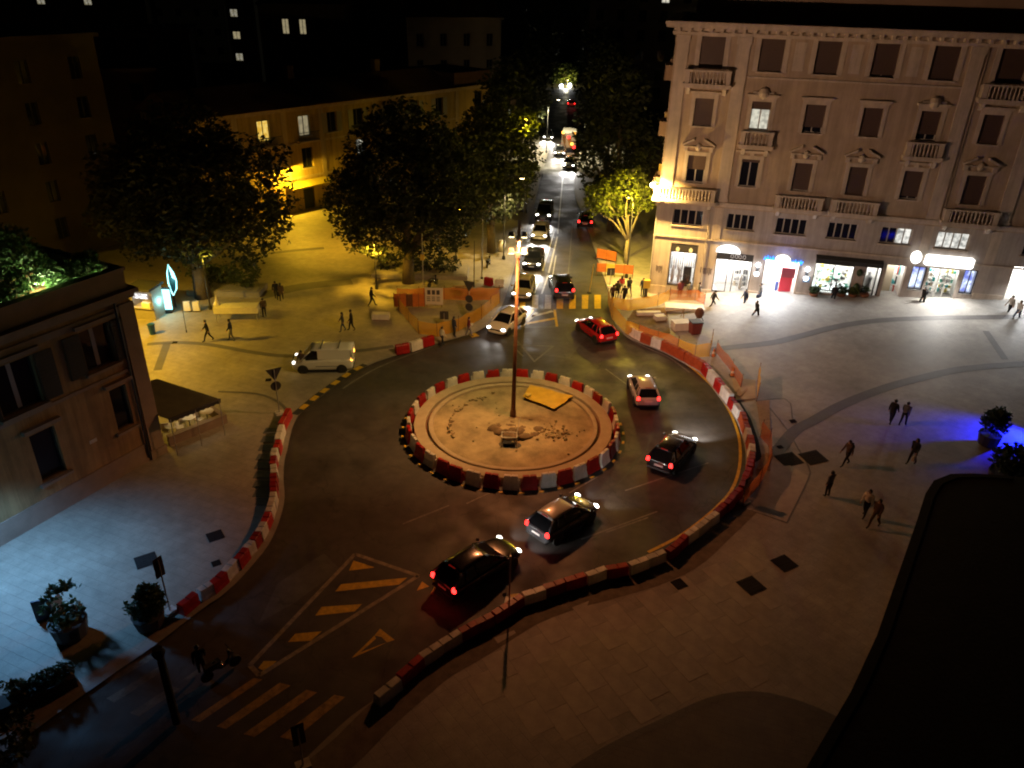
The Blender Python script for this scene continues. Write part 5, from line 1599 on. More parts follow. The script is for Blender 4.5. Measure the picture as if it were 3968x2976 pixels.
tree('ficus_tree', 'biggest dark broad tree, beside the kiosk with the cyan light', B,
     [(-1.5, 2, 9.2, 6.6, 5.5, 5.2), (3.2, 2.5, 8.8, 4.8, 4.6, 4.6), (-4.2, 1.0, 7.2, 4.2, 4.2, 4.2), (4.6, 1.0, 6.2, 3.2, 3.4, 3.2), (0, 0, 5.4, 4.2, 3.4, 2.6), (-1, 3, 12.5, 4.2, 4.0, 3.0)], 18000, .22, seed=3, rad=.6)
B = (-9.62, 66.35, 0.00)
tree('ficus_tree', 'dark broad tree standing in the middle of the square behind the orange fence panels', B,
     [(-.5, 1.5, 9.0, 5.6, 5.2, 5.0), (-4.2, 1, 7.0, 3.2, 3.4, 3.6), (3.6, 1.5, 8.6, 4.2, 4.2, 4.6), (-2.5, 0, 4.6, 3.2, 3.0, 2.4), (2.0, 0, 4.6, 3.4, 3.0, 2.4), (0, 2, 12.8, 4.0, 3.6, 2.6)], 16000, .22, seed=5, rad=.5)
B = (-2.40, 75.50, 0.00)
tree('avenue_tree', 'dark rounded tree at the mouth of the avenue beside the queue of cars', B,
     [(.2, 2, 9.4, 4.4, 4.4, 4.6), (2.0, 3, 7.4, 2.6, 3.0, 3.4), (-2.2, 2, 8.0, 3.4, 3.4, 4.0), (0, 0, 5.2, 2.8, 2.6, 2.2)], 8500, .22, seed=8, rad=.4)
for i, (bx, by, Y, lab, s_) in enumerate(((1128, 430, 100, 'second tree of the row left of the avenue, dark against the lit road', 1.0), (1155, 330, 122, 'third tree of the row left of the avenue, behind the queue', 1.05), (1172, 250, 148, 'fourth tree of the row left of the avenue, near the distant lamps', 1.1), (1190, 190, 180, 'last tree of the row left of the avenue, far off', 1.15))):
    p = (0.70, 100.00, -0.86) if i == 0 else (2.66, 125.00, -0.68) if i == 1 else (4.50, 152.00, -0.21) if i == 2 else (6.71, 185.00, -0.13)
    tree('avenue_tree', lab, (p[0] - 2.2, p[1], 0), [(0, 0, 10 * s_, 4.4, 4.4, 4.8), (1.8, 1, 7.6, 2.6, 3.0, 3.2), (-2, 0, 8, 3.2, 3.2, 3.6), (0, 1, 13.5, 3.2, 3.2, 2.6)], 2200, .34, seed=20 + i, rad=.35)
B = (10.88, 73.14, 0.00)
tree('plane_tree', 'pale barked tree lit yellow from within, by the lamp post at the avenue corner', B,
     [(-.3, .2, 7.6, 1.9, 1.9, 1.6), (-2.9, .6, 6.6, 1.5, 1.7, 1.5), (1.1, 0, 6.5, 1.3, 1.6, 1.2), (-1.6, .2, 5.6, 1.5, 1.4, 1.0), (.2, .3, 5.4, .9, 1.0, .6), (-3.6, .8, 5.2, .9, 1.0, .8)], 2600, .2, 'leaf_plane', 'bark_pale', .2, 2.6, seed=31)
for i, (dx, Y, lab, s_) in enumerate(((0, 84, 'dark tall tree right behind the yellow lit tree', 1.0), (0, 101, 'dark tree second along the palazzo side of the avenue', 1.1), (0, 122, 'dark tree third along the palazzo side of the avenue', 1.15), (0, 148, 'dark tree far along the palazzo side of the avenue', 1.2), (0, 185, 'farthest dark tree on the palazzo side of the avenue', 1.2))):
    p = ((10.44, 84.00, 4.04), (11.34, 101.00, 5.06), (12.84, 122.00, 5.66), (14.45, 148.00, 6.30), (16.88, 185.00, 6.44))[i]
    tree('avenue_tree', lab, (p[0], p[1], 0), [(0, 0, 9.6 * s_, 4.0, 4.2, 4.8), (-2.2, 0, 7.4, 2.6, 3.0, 3.2), (2.2, 1, 8.6, 2.8, 3.2, 4.0), (0, 1, 14.2, 3.4, 3.2, 3.0)], 2800 if i < 2 else 1900, .3 if i < 2 else .36, seed=40 + i, rad=.38)
p = (11.85, 215.00, 1.56)
tree('plane_tree', 'small distant tree with yellow lit crown at the end of the avenue', (p[0], p[1], 0), [(0, 0, p[2] + .5, 3.6, 3.0, 2.8), (-1.8, 0, p[2] - 1.2, 2.4, 2.4, 2.0)], 900, .4, 'leaf_plane', seed=61, rad=.3)
p = (0.54, 91.00, 10.35)
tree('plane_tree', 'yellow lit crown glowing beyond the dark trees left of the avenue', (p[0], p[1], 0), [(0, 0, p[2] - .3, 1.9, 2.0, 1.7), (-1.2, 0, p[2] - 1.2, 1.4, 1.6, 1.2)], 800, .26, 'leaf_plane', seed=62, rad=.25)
# lights among the leaves
def street_lamp(label, base, h, arm, power, col, dirx=1.0, diry=0.0, group=None, glow=14, size=.12, head=.3, kind='SPOT', ang=128):
    t = thing('street_lamp', label, 'street lamp', base, 0, group)
    MB().tube([(0, 0, -.1), (0, 0, .5), (0, 0, h)], [.11, .07, .045], 8).build('pole', M['dark_steel'], t, True)
    MB().lathe([(.16, 0), (.16, .25), (.1, .4)], 10).build('base', M['dark_steel'], t)
    a = MB().tube([(0, 0, h - .2), (dirx * arm * .5, diry * arm * .5, h + .1), (dirx * arm, diry * arm, h + .1)], .03, 6).build('arm', M['dark_steel'], t)
    MB().lathe([(head * .5, -.06), (head, .0), (head * .6, .14), (.05, .2)], 12, (dirx * arm, diry * arm, h + .02)).build('lamp_head', M['dark_steel'], t)
    em = emis('lamp_glass', col, glow)
    MB().lathe([(.02, -.12), (head * .6, -.07), (head * .8, -.01)], 12, (dirx * arm, diry * arm, h)).build('lamp_glass', em, t)
    if power:
        light('street_lamp_light', kind, (dirx * arm, diry * arm, h - .3), power, col, t, size, math.radians(ang), (0, 0, 0), .35)
    return t
Y1 = (1, .53, .028)
street_lamp('street lamp at the palazzo corner, glowing in the yellow lit tree', (10.44, 69.04, 0.00), 7.4, 1.2, 3000, (1, .72, .03), -.35, .5, kind='POINT')
p = (0.53, 91.00, 10.55)
street_lamp('street lamp hidden in the glowing crown left of the avenue', (p[0] + .6, p[1] - .6, 0), p[2] - .6, .8, 1500, (1, .7, .03), -.6, .5, kind='POINT')
p = (12.18, 213.00, 2.35)
street_lamp('distant street lamp under the far yellow crown', (p[0], p[1] - 1.5, 0), p[2] - 1.2, .8, 900, (1, .85, .25), 0, -1, kind='POINT')
street_lamp('lamp post with a dark head under the tree in the middle of the square', (-12.17, 64.54, 0.00), 4.4, .25, 1900, Y1, -.9, -.4, glow=.3, ang=155)
street_lamp('lamp glowing in the leaves above the plant bed by the kiosk', (-24.90, 58.98, 0.00), 4.6, .5, 110, (1, .72, .06), .5, .2, kind='POINT', glow=1.5)
street_lamp('lamp post behind the biggest tree at the far edge of the square', (-25.91, 79.77, -0.00), 5.5, 1.0, 800, Y1, .7, -.7, ang=112)
street_lamp('lamp post beside the parked scooters under the dark square tree', (-5.81, 73.08, 0.00), 5.0, .8, 500, Y1, .6, .2)
street_lamp('lamp post hidden behind the middle tree of the square', (-15.88, 75.89, 0.00), 6.0, 1.4, 1900, Y1, -.95, -.2, ang=116)
street_lamp('lamp behind the brown house lighting the square by the van', (-33.0, 50.0, 0), 7.6, 2.2, 8500, (1, .56, .03), .98, .1, ang=144)
street_lamp('street lamp half way along the avenue', (4.47, 125.42, 0.00), 8.0, 1.5, 9000, (1, .86, .5), 1, 0)
street_lamp('avenue street lamp over the first cars of the queue', (-1.14, 73.45, 0.00), 8.0, 1.6, 3600, (1, .74, .34), 1, 0, ang=104)

q = (-34.53, 66.00, 5.09)
wlm = thing('wall_lamp', 'amber lamp on a bracket glowing through leaves beyond the roof terrace', 'lamp', q)
MB().lathe([(.05, -.2), (.2, -.1), (.2, .1), (.05, .2)], 10).build('lamp_glass', emis('amber_lamp_glass', (1, .5, .06), 8), wlm)
MB().tube([(0, 0, .2), (-.4, .5, .5), (-1.6, 1.2, .5)], .03, 6).build('bracket', M['dark_steel'], wlm)
light('wall_lamp_light', 'POINT', (0, 0, -.3), 45, (1, .5, .06), wlm, .15)
# tall pole with floodlights in the middle of the island
pp = (0.12, 42.31, 0.00)
pl = thing('lighting_pole', 'tall steel pole with two floodlights rising from the middle of the island', 'lighting pole', (pp[0], pp[1], 0))
MB().tube([(0, 0, 0), (0.01, 0, 4), (.05, 0, 12.8)], [.15, .12, .07], 12).build('pole', M['rust'], pl, True)
MB().lathe([(.2, 0), (.2, .5), (.16, .8)], 12).build('base', M['rust'], pl)
for z in (10.9, 11.85):
    br_ = MB().box(-.4, .45, -.08, .08, z, z + .1).box(-.1, .14, -.14, .14, z - .15, z + .15).build('bracket', M['steel'], pl)
    for s_ in (-1, 1):
        MB().box(s_ * .36 - .17, s_ * .36 + .17, -.22, .22, z + .12, z + .34, 0, .05, .05).build('floodlight', M['steel'], br_)
        MB().box(s_ * .36 - .14, s_ * .36 + .14, -.19, .19, z + .10, z + .118).build('floodlight_glass', M['lamp_warm'], br_)
MB().tube([(.045, 0, 11.4), (.055, 0, 12.9)], .085, 10).build('light_toned_sleeve', mat('light_on_pole', (.6, .56, .48), .5), pl)  # added sleeve; the light on the pole top is put into its pale colour
aim(light('floodlight_down', 'SPOT', (-.36, .0, 10.7), 3200, (1, .66, .22), pl, .2, math.radians(124), None, .6), (-.42, .42, -1))
light('floodlight_wide', 'SPOT', (.36, -.3, 11.7), 4400, (1, .33, .11), pl, .2, math.radians(170), (0, 0, 0), .55)
aim(light('floodlight_palazzo', 'SPOT', (.45, .35, 11.3), 8200, (1, .6, .38), pl, .2, math.radians(100), None, .7), (21, 16, .2))

# shrubs
def shrub(label, base, r_, h, leaf='leaf_bush', pot='pot', n=420, seed=1, tall=False, group=None, size=.11, name='potted_shrub'):
    t = thing(name, label, 'potted plant', base, 0, group)
    MB().lathe([(r_ * .55, 0), (r_ * .75, .05), (r_ * .9, h * .32), (r_ * .8, h * .32), (r_ * .75, h * .3)], 12).build('pot', M[pot], t)
    lobes = [(0, 0, h * .66, r_, r_, h * .36), (r_ * .3, 0, h * .8, r_ * .7, r_ * .7, h * .25)]
    link('foliage', crown_mesh('foliage', lobes, n, size, M[leaf], seed), t)
    MB().tube([(0, 0, .2), (0, 0, h * .6)], .03, 6).build('stem', M['bark'], t)
    return t
shrub('tall dark potted shrub beside the folded menu board', (-18.21, 23.68, 0.00), .85, 2.6, n=900, seed=2, size=.13)
shrub('dark potted shrub next to the sign post and the red barrier', (-15.19, 24.36, 0.00), .75, 2.0, n=750, seed=3, size=.13)
shrub('taller tree-like potted plant in front of the blue glow', (27.94, 38.95, 1.17), .7, 2.3, n=600, seed=4, size=.14)
shrub('round potted bush by the rounded dark roof and the blue glow', (26.76, 35.08, 1.07), .95, 2.3, n=900, seed=5, size=.14)
shrub('potted bush at the edge of the blue lit pavement', (27.81, 34.78, 1.16), .7, 1.8, n=500, seed=6, size=.14)
for i, (x, lab) in enumerate(((-.9, 'low'), (0, 'bushy'), (.9, 'spreading'))):
    pass
fp = (28.17, 61.26, 1.20)
for i, (dx, lab) in enumerate(((-.8, 'low potted plant at the end of the row before the flower shop'), (.1, 'yellowish potted plant in the middle of the row before the flower shop'), (1.0, 'dark potted plant by the wall next to the flower shop door'), (-2.9, 'small potted plant under the flower shop window'))):
    q = (fp[0] + dx, fp[1] - dx * .2)
    shrub(lab, (q[0], q[1], zt(*q)), .45, .8, 'leaf_plane' if i == 1 else 'leaf_bush', 'terracotta', 260, 12 + i, size=.1)
hedge = thing('planter_hedge', 'long planter box with a straggly hedge at the edge of the bluish pavement', 'hedge', (-17.85, 20.55, 0.00), math.radians(38))
MB().box(-1.3, 1.3, -.35, .35, 0, .5).build('planter_box', M['pot'], hedge)
link('foliage', crown_mesh('foliage', [(-.7, 0, .8, .7, .4, .4), (.6, 0, .75, .8, .4, .35)], 700, .1, M['leaf_bush'], 9), hedge)
p = (-17.44, 17.88, 0.00)
sb = thing('shrub', 'dark shrub in the near corner below the planter hedge', 'shrub', p)
link('foliage', crown_mesh('foliage', [(0, 0, 1.0, 1.1, 1.1, 1.0), (-.9, -.5, .9, .9, .9, .9)], 900, .13, M['leaf'], 10), sb)
# plant bed by the kiosk
bd = thing('plant_bed', 'raised bed with bushes lit yellow beneath the big ficus', 'plant bed', (-24.32, 63.00, 0.00))
MB().box(-3.6, 2.6, -1.2, 1.2, 0, .45).box(-3.4, 2.4, -1.0, 1.0, .45, .5).build('bed_edge', M['kerb'], bd)
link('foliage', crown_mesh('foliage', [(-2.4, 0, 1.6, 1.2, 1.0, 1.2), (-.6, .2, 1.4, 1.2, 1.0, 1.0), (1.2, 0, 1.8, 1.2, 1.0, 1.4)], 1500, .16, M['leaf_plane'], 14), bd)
bd = thing('plant_bed', 'dark bed of bushes under the tree in the middle of the square', 'plant bed', (-8.95, 68.86, 0.00))
MB().box(-4.2, 4.6, -1.6, 1.6, 0, .4).box(-4.0, 4.4, -1.4, 1.4, .4, .45).build('bed_edge', M['kerb'], bd)
link('foliage', crown_mesh('foliage', [(-2.6, 0, 1.0, 1.3, 1.2, .8), (0, 0, .8, 1.4, 1.2, .6), (2.6, 0, .9, 1.4, 1.2, .7)], 1100, .16, M['leaf'], 15), bd)
# planting along the roof terrace of the brown house: things of their own standing on the roof
nbm = Matrix.Translation((LC[0], LC[1], 0)) @ Matrix.Rotation(la, 4, 'Z')
for i, (u, v, hh, rr_, lab, pw) in enumerate((
        (1.2, -1.0, 1.5, .8, 'pale lit shrub at the outer end of the roof terrace', 10),
        (2.6, -1.1, 1.2, .7, 'small round shrub on the roof terrace beside a little lamp', 16),
        (4.0, -1.3, 2.1, 1.1, 'tall bright green shrub in the middle of the roof terrace', 40),
        (5.4, -1.2, 1.7, .9, 'dark green shrub behind the roof parapet', 0),
        (6.5, -1.0, 1.5, .9, 'grey green shrub beside the terrace room wall', 12),
        (3.2, -4.5, 2.4, 1.3, 'dark shrub at the back of the roof terrace', 0),
        (5.6, -5.0, 2.6, 1.3, 'leafy shrub near the small lit door of the roof terrace', 14))):
    pos = nbm @ Vector((u, v, 10.15))
    t = shrub(lab, pos, rr_ * 1.25, hh * 1.35, 'leaf_bush', 'terracotta', 800, 70 + i, size=.12)
    if pw:
        MB().lathe([(.03, 0), (.05, .1), (.03, .2)], 8, (-.3, .35, .05)).build('garden_light', emis('garden_lamp', (.95, 1, .7), 6), t)
        q = nbm.to_3x3() @ Vector((-.2, .62, 0))
        light('garden_lamp_light', 'POINT', (q.x, q.y, .95), pw * 11, (.75, 1, .42), t, .08)

# ------------------------------------------------------------------ dark rounded building in the near corner
db = thing('rounded_building', 'dark flat-roofed low building with a rounded end in deep shade', 'building', (0, 0, 0))
HB = 3.4
E = [Vector(p) for p in ((9.52, 15.67, 3.40), (12.08, 18.71, 3.40), (14.00, 21.29, 3.40), (16.38, 24.90, 3.40), (18.44, 28.02, 3.40), (19.93, 30.34, 3.40), (20.84, 31.44, 3.40), (21.95, 32.04, 3.40), (23.14, 32.13, 3.40), (24.70, 32.04, 3.40), (28.08, 31.95, 3.40))]
out = [(p.x, p.y) for p in E] + [(40, 34), (45, 10), (20, 5)]
mb = MB()
mb.prism(out, -.3, HB)
mb.build('wall', M['far_plaster_grey'], db)
c = Vector((30, 22))
def grow(k):
    return [(c.x + (x - c.x) * k, c.y + (y - c.y) * k) for x, y in out]
MB().prism(grow(1.012), HB, HB + .12).build('roof', M['roof_dark'], db)
mb = MB()
a, b = grow(1.014), grow(.985)
for i in range(9):
    mb.add([(*a[i], HB + .12), (*a[i + 1], HB + .12), (*b[i + 1], HB + .12), (*b[i], HB + .12), (*a[i], HB + .16), (*a[i + 1], HB + .16), (*b[i + 1], HB + .16), (*b[i], HB + .16)], [(0, 1, 5, 4), (1, 2, 6, 5), (2, 3, 7, 6), (3, 0, 4, 7), (4, 5, 6, 7)])
mb.build('roof_edge', M['roof_dark'], db)
# blue lamp standing behind the plants, just past the edge of the view
bl = thing('blue_floodlight', 'low floodlight washing the pavement blue behind the potted plants', 'floodlight', (31.14, 39.57, 1.46))
MB().lathe([(.14, 0), (.14, .1), (.03, .15), (.03, 1.1)], 10).build('stand', M['dark_steel'], bl)
MB().box(-.3, .3, -.1, .1, 1.1, 1.5).build('lamp_housing', M['dark_steel'], bl)
MB().box(-.33, -.301, -.1, .1, 1.12, 1.48).build('lamp_glass', emis('blue_lamp_glass', (0, .03, 1), 5), bl)
aim(light('blue_light', 'SPOT', (-.45, 0, 1.4), 5200, (0.004, .01, 1), bl, .2, math.radians(104), None, .9), (-.9, .1, -1.2))

# bluish shop light beside the near pavement
cy = thing('lit_cross_sign', 'bluish lit cross sign on a bracket along the brown house wall', 'sign', nbm @ Vector((10.9, .9, 6.0)), la)
MB().box(-.12, .12, -.6, .6, -.2, .2).box(-.12, .12, -.2, .2, -.6, -.2).box(-.12, .12, -.2, .2, .2, .6).build('cross', emis('cyan_sign', (.3, .8, 1), 2), cy)
MB().tube([(0, -.9, .0), (0, -.6, 0)], .04, 6).build('bracket', M['dark_steel'], cy)
aim(light('cyan_sign_light', 'SPOT', (0, 1.6, -.3), 2600, (.21, .53, 1), cy, .4, math.radians(118), None, .6), (-.05, .2, -1))

# ------------------------------------------------------------------ vehicles
def subd(o, lv=1):
    m = o.modifiers.new('smooth', 'SUBSURF')
    m.levels = lv
    m.render_levels = lv
    return o

def loft(stations):
    """closed body from cross sections; each station is (x, [(y, z), ...]) for one half, mirrored"""
    mb = MB()
    vs, fs = [], []
    n = None
    for x, half in stations:
        ring = [(x, y, z) for y, z in half] + [(x, -y, z) for y, z in half[::-1] if y > 1e-5]
        n = len(ring)
        vs += ring
    for i in range(len(stations) - 1):
        for k in range(n):
            a, b = i * n + k, i * n + (k + 1) % n
            fs.append((a, b, b + n, a + n))
    fs += [tuple(range(n))[::-1], tuple(range((len(stations) - 1) * n, len(stations) * n))]
    return mb.add(vs, fs)

STY = dict(
    hatch=dict(L=4.05, W=1.74, H=1.46, belt=.93, hood=.30, g=(-.478, -.345, .05, .27), rin=.25),
    wagon=dict(L=4.45, W=1.80, H=1.50, belt=.93, hood=.27, g=(-.482, -.36, .03, .25), rin=.25),
    compact=dict(L=3.75, W=1.66, H=1.49, belt=.95, hood=.28, g=(-.48, -.37, .07, .29), rin=.22),
    suv=dict(L=4.35, W=1.84, H=1.70, belt=1.06, hood=.28, g=(-.485, -.43, .07, .23), rin=.16),
    sedan=dict(L=4.5, W=1.78, H=1.44, belt=.92, hood=.27, g=(-.36, -.24, .06, .24), rin=.18),
    van=dict(L=4.25, W=1.76, H=1.80, belt=1.05, hood=.33, g=(-.492, -.485, .17, .33), rin=.08),
)
def make_car(label, loc, heading, style, pm, lights='rear', group=None, name='parked_car', cat='car', lit_roof=None, beam=0, lampm='head_on', tailm='tail_on', z=-.1):
    s = STY[style]
    L, W, H, belt = s['L'], s['W'], s['H'], s['belt']
    hw = W / 2
    t = thing(name, label, cat, (loc[0], loc[1], z), heading, group)
    def sec(w, zb, zt_, mid=.5):
        return [(0, zb), (w * .84, zb), (w * .97, zb + .10), (w, zb + (zt_ - zb) * mid), (w * .985, zt_ - .10), (w * .90, zt_), (0, zt_ + .025)]
    hb = belt - .06
    if style == 'sedan':
        rear = [(-.5, .8, .40, .74), (-.49, .9, .30, .86), (-.45, .97, .24, .93), (-.34, 1, .22, .95)]
    else:
        rear = [(-.5, .74, .38, .78), (-.492, .86, .29, belt - .04), (-.46, .94, .24, belt - .01), (-.40, .985, .21, belt)]
    st = rear + [(-.25, 1, .2, belt), (0, 1, .2, belt - .01), (s['g'][3] - .06, 1, .2, belt - .03), (s['g'][3] + .02, .985, .2, belt - .05), (.38, .96, .22, belt - .13), (.45, .89, .24, belt - .21), (.487, .76, .28, belt - .30), (.5, .60, .36, belt - .40)]
    body = subd(loft([(x * L, sec(hw * w, zb, z1)) for x, w, zb, z1 in st]).build('body', pm, t, True), 2)
    # greenhouse
    xb0, xt0, xt1, xb1 = [q * L for q in s['g']]
    yb, yt = hw * .90, hw * .90 - s['rin']
    zb, zt1 = belt - .02, H - .10
    def gp(x, top):
        return 0
    A = [(xb0, yb - .03, zb), (xb1, yb - .04, zb - .05), (xt1, yt, zt1), (xt0, yt, zt1 - .02)]
    ml = lambda p: (p[0], -p[1], p[2])
    fl = MB().quad(A[1], ml(A[1]), ml(A[2]), A[2]).build('windscreen', M['car_glass'], t)
    van = style == 'van'
    MB().quad(ml(A[0]), A[0], A[3], ml(A[3])).build('rear_window' if not van else 'rear_doors', M['car_glass'] if not van else pm, t)
    for sg in (1, -1):
        f = (lambda p: p) if sg > 0 else ml
        if van:
            xm = .06 * L
            k = lambda x, z_: (x, yb + (yt - yb) * (z_ - zb) / (zt1 - zb) - .02, z_)
            pts = [A[0], (xm, yb, zb), (xm, yt, zt1), A[3]]
            MB().quad(*[f(p) for p in (pts if sg > 0 else pts[::-1])]).build('side_panel', pm, t)
            pts = [(xm, yb, zb), A[1], A[2], (xm, yt, zt1)]
            MB().quad(*[f(p) for p in (pts if sg > 0 else pts[::-1])]).build('side_window', M['car_glass'], t)
        else:
            MB().quad(*[f(p) for p in (A if sg > 0 else A[::-1])]).build('side_window', M['car_glass'], t)
    # roof skin with crown, edges rolling into the pillars
    nx, ny = 8, 6
    vs, fs = [], []
    ov = .03
    for i in range(nx + 1):
        u = i / nx
        for j in range(ny + 1):
            v = j / ny * 2 - 1
            x = (xt0 - ov) + (xt1 - xt0 + 2 * ov) * u
            zz = zt1 - .02 + .02 * u + .115 * (1 - (2 * u - 1) ** 2 * .92) * (1 - abs(v) ** 3 * .8) + .012
            vs.append((x, v * (yt + .02) * (1 - .05 * (2 * u - 1) ** 4), zz))
    fs = [(i * (ny + 1) + j, (i + 1) * (ny + 1) + j, (i + 1) * (ny + 1) + j + 1, i * (ny + 1) + j + 1) for i in range(nx) for j in range(ny)]
    mb = MB().add(vs, fs)
    n0 = len(vs)
    rf = mb.build('roof', lit_roof or pm, t, True)
    sm_ = rf.modifiers.new('thickness', 'SOLIDIFY')
    sm_.thickness = .05
    # pillars
    xm = xt0 + (xt1 - xt0) * .48
    for sg in (1, -1):
        f = (lambda p: p) if sg > 0 else ml
        e = .012
        MB().tube([f((xb1, yb - .04 + e, zb - .05)), f((xt1, yt + e, zt1))], .036, 6).build('pillar', pm, t, True)
        MB().tube([f((xb0, yb - .03 + e, zb)), f((xt0, yt + e, zt1 - .02))], .06 if style != 'sedan' else .045, 6).build('pillar', pm, t, True)
        if not van:
            MB().tube([f((xm + .05, yb - .035 + e, zb)), f((xm, yt + e, zt1))], .03, 6).build('pillar', pm, t, True)
            xc = xt0 + (xt1 - xt0) * .12
            if style in ('wagon', 'suv', 'hatch', 'compact'):
                MB().tube([f((xc - .08, yb - .03 + e, zb)), f((xc + .1, yt + e, zt1))], .04, 6).build('pillar', pm, t, True)
    # sills, bumpers, wheels
    MB().box(-.40 * L, .40 * L, -hw * .97, hw * .97, .17, .26).build('sill_trim', M['trim'], t)
    wr = .31 if style != 'suv' else .36
    wm_ = MB()
    wm_.lathe([(wr * .66, -.10), (wr * .95, -.10), (wr, -.06), (wr, .06), (wr * .95, .10), (wr * .66, .10)], 20)
    tyre = wm_.mesh('tyre', M['rubber'], True)
    rim = MB().lathe([(.05, -.07), (wr * .66, -.08), (wr * .66, .02), (.06, .085)], 14).mesh('rim', M['alloy'])
    arch = MB().lathe([(wr * 1.17, -.1), (wr * 1.17, .1)], 20).mesh('wheel_arch', M['trim'])
    for x in (-.315 * L, .31 * L):
        for sg in (1, -1):
            o = link('wheel', tyre, t, (x, sg * (hw - .085), wr))
            o.rotation_euler = (-sg * PI / 2, 0, 0)
            o2 = link('rim', rim, o)
            o3 = link('wheel_arch', arch, t, (x, sg * (hw - .098), wr + .015))
            o3.rotation_euler = (PI / 2, 0, 0)
    # lamps
    zh = belt - .27
    for sg in (1, -1):
        mb = MB()
        blob(mb, .455 * L, sg * hw * .72, zh, .13, .17, .085, 0, 10, 6)
        mb.build('headlight', M[lampm] if lights in ('front', 'both') else M['head_dim'] if lights == 'rear' else M['plate'], t, True)
        mb = MB()
        tz = belt - .08 if style not in ('suv', 'van') else belt - .0
        mb.box(-.502 * L, -.47 * L, sg * hw * .80 - .11, sg * hw * .80 + .11, tz - .13, tz + .12, 0, .01, .03)
        q = mb.build('tail_light', M[tailm] if lights in ('rear', 'both') else M['tail_dim'], t)
        bevel(q, .03, 2)
        mr = MB()
        blob(mr, xb1 - .25, sg * (hw + .09), belt + .06, .09, .1, .07, 2, 8, 6)
        mr.build('mirror', pm, t, True)
    if lights in ('rear', 'both') and tailm == 'tail_on':
        light('tail_glow', 'POINT', (-.5 * L - .6, 0, .7), 4, (1, .04, .03), t, .3)
    pb = MB().box(-.507 * L, -.498 * L, -.26, .26, .58, .69)
    pb.build('number_plate', M['plate'], t)
    MB().box(.494 * L, .506 * L, -.26, .26, .40, .51).build('number_plate', M['plate'], t)
    MB().box(.475 * L, .497 * L, -.45, .45, belt - .40, belt - .29).build('grille', M['trim'], t)
    mb = MB().box(-.506 * L, -.47 * L, -hw * .8, hw * .8, .30, .42)
    bevel(mb.build('bumper_trim', M['trim'] if style != 'van' else M['trim'], t), .03)
    if style not in ('van', 'sedan'):
        MB().box(xt0 - .05, xt0, -.2, .2, zt1 + .03, zt1 + .06).build('brake_light', M['tail_dim'], t)
    MB().box(-.25 * L, .1 * L, hw * .995, hw * 1.004, .55, .58).box(-.25 * L, .1 * L, -hw * 1.004, -hw * .995, .55, .58).build('door_moulding', M['trim'], t)
    for sg in (1, -1):
        for x in (-.14 * L, .07 * L):
            MB().box(x - .1, x + .08, sg * hw - .02, sg * hw + .025, belt - .17, belt - .13).build('door_handle', pm, t)
    if beam:
        for sg in (1, -1):
            d = light('headlight_beam', 'SPOT', (.5 * L + .02, sg * hw * .7, zh), beam * (1.1 if beam < 150 else 2.4), (1, .96, .9), t, .06, math.radians(75), None, .7)
            aim(d, (1, 0, -.13))
    return t

P_BLACK = paint('black_car_paint', (.012, .012, .014))
P_LIT_ROOF = paint('silver_lit_roof', (.42, .40, .37), .28)
P_WHITE = paint('white_car_paint', (.72, .70, .66))
P_RED = paint('red_car_paint', (.42, .012, .015))
P_BEIGE = paint('champagne_car_paint', (.40, .35, .24), .28)
P_GREY = paint('dark_grey_car_paint', (.05, .052, .058))
P_PEARL = paint('pearl_grey_car_paint', (.52, .52, .5), .3)
P_CREAM = paint('cream_car_paint', (.5, .46, .34))
def mid(a, b):
    return ((a[0] + b[0]) / 2, (a[1] + b[1]) / 2)
def place(tail, front, L):
    """centre and heading from the ground points under the tail lamps and the headlamps"""
    a, b = Vector(tail[:2]), Vector(front[:2])
    d = (b - a).normalized()
    c = (a + b) / 2
    return (c.x, c.y), math.atan2(d.y, d.x)
g = 'cars going round the roundabout'
c, h = place((-2.63, 26.84, 0.80), (-0.07, 29.48, 0.55), 4.4)
make_car('black estate car with red tail lights, nearest to the camera on the roundabout', c, h, 'wagon', P_BLACK, 'rear', g, 'moving_car', beam=120)
c, h = place((1.44, 30.61, 0.80), (4.15, 33.35, 0.55), 4)
make_car('dark hatchback with a pale shining roof, just ahead of the black estate', c, h, 'hatch', P_GREY, 'both', g, 'moving_car', lit_roof=P_LIT_ROOF, beam=120)  # silver roof colour stands in for light reflected off the top
c, h = place((8.32, 36.67, 0.80), (10.70, 40.34, 0.60), 4)
make_car('black hatchback on the outer bend beside the yellow edge line', c, h, 'hatch', P_BLACK, 'rear', g, 'moving_car', beam=240)
c, h = place((8.89, 44.33, 0.85), (8.74, 47.76, 0.60), 4)
make_car('pale silver small car between the island and the outer barriers', c, h, 'compact', P_PEARL, 'rear', g, 'moving_car', beam=60)
c, h = place((7.16, 54.53, 0.85), (5.75, 57.35, 0.60), 4)
make_car('red hatchback with lit tail lights heading for the avenue', c, h, 'hatch', P_RED, 'rear', g, 'moving_car', beam=70)
c, h = place((0.30, 58.61, 0.85), (-1.37, 55.26, 0.60), 4)
make_car('white hatchback arriving from the avenue with headlights on', c, h, 'hatch', P_WHITE, 'front', g, 'moving_car', beam=90)
a = (4.30, 62.92, 0.90)
make_car('black off-road car leaving over the yellow crosswalk', (a[0] - .15, a[1] + 2.1), math.radians(95.5), 'suv', P_BLACK, 'rear', g, 'moving_car', beam=120)
g = 'queue of cars facing the roundabout in the avenue'
hd = math.radians(-97)
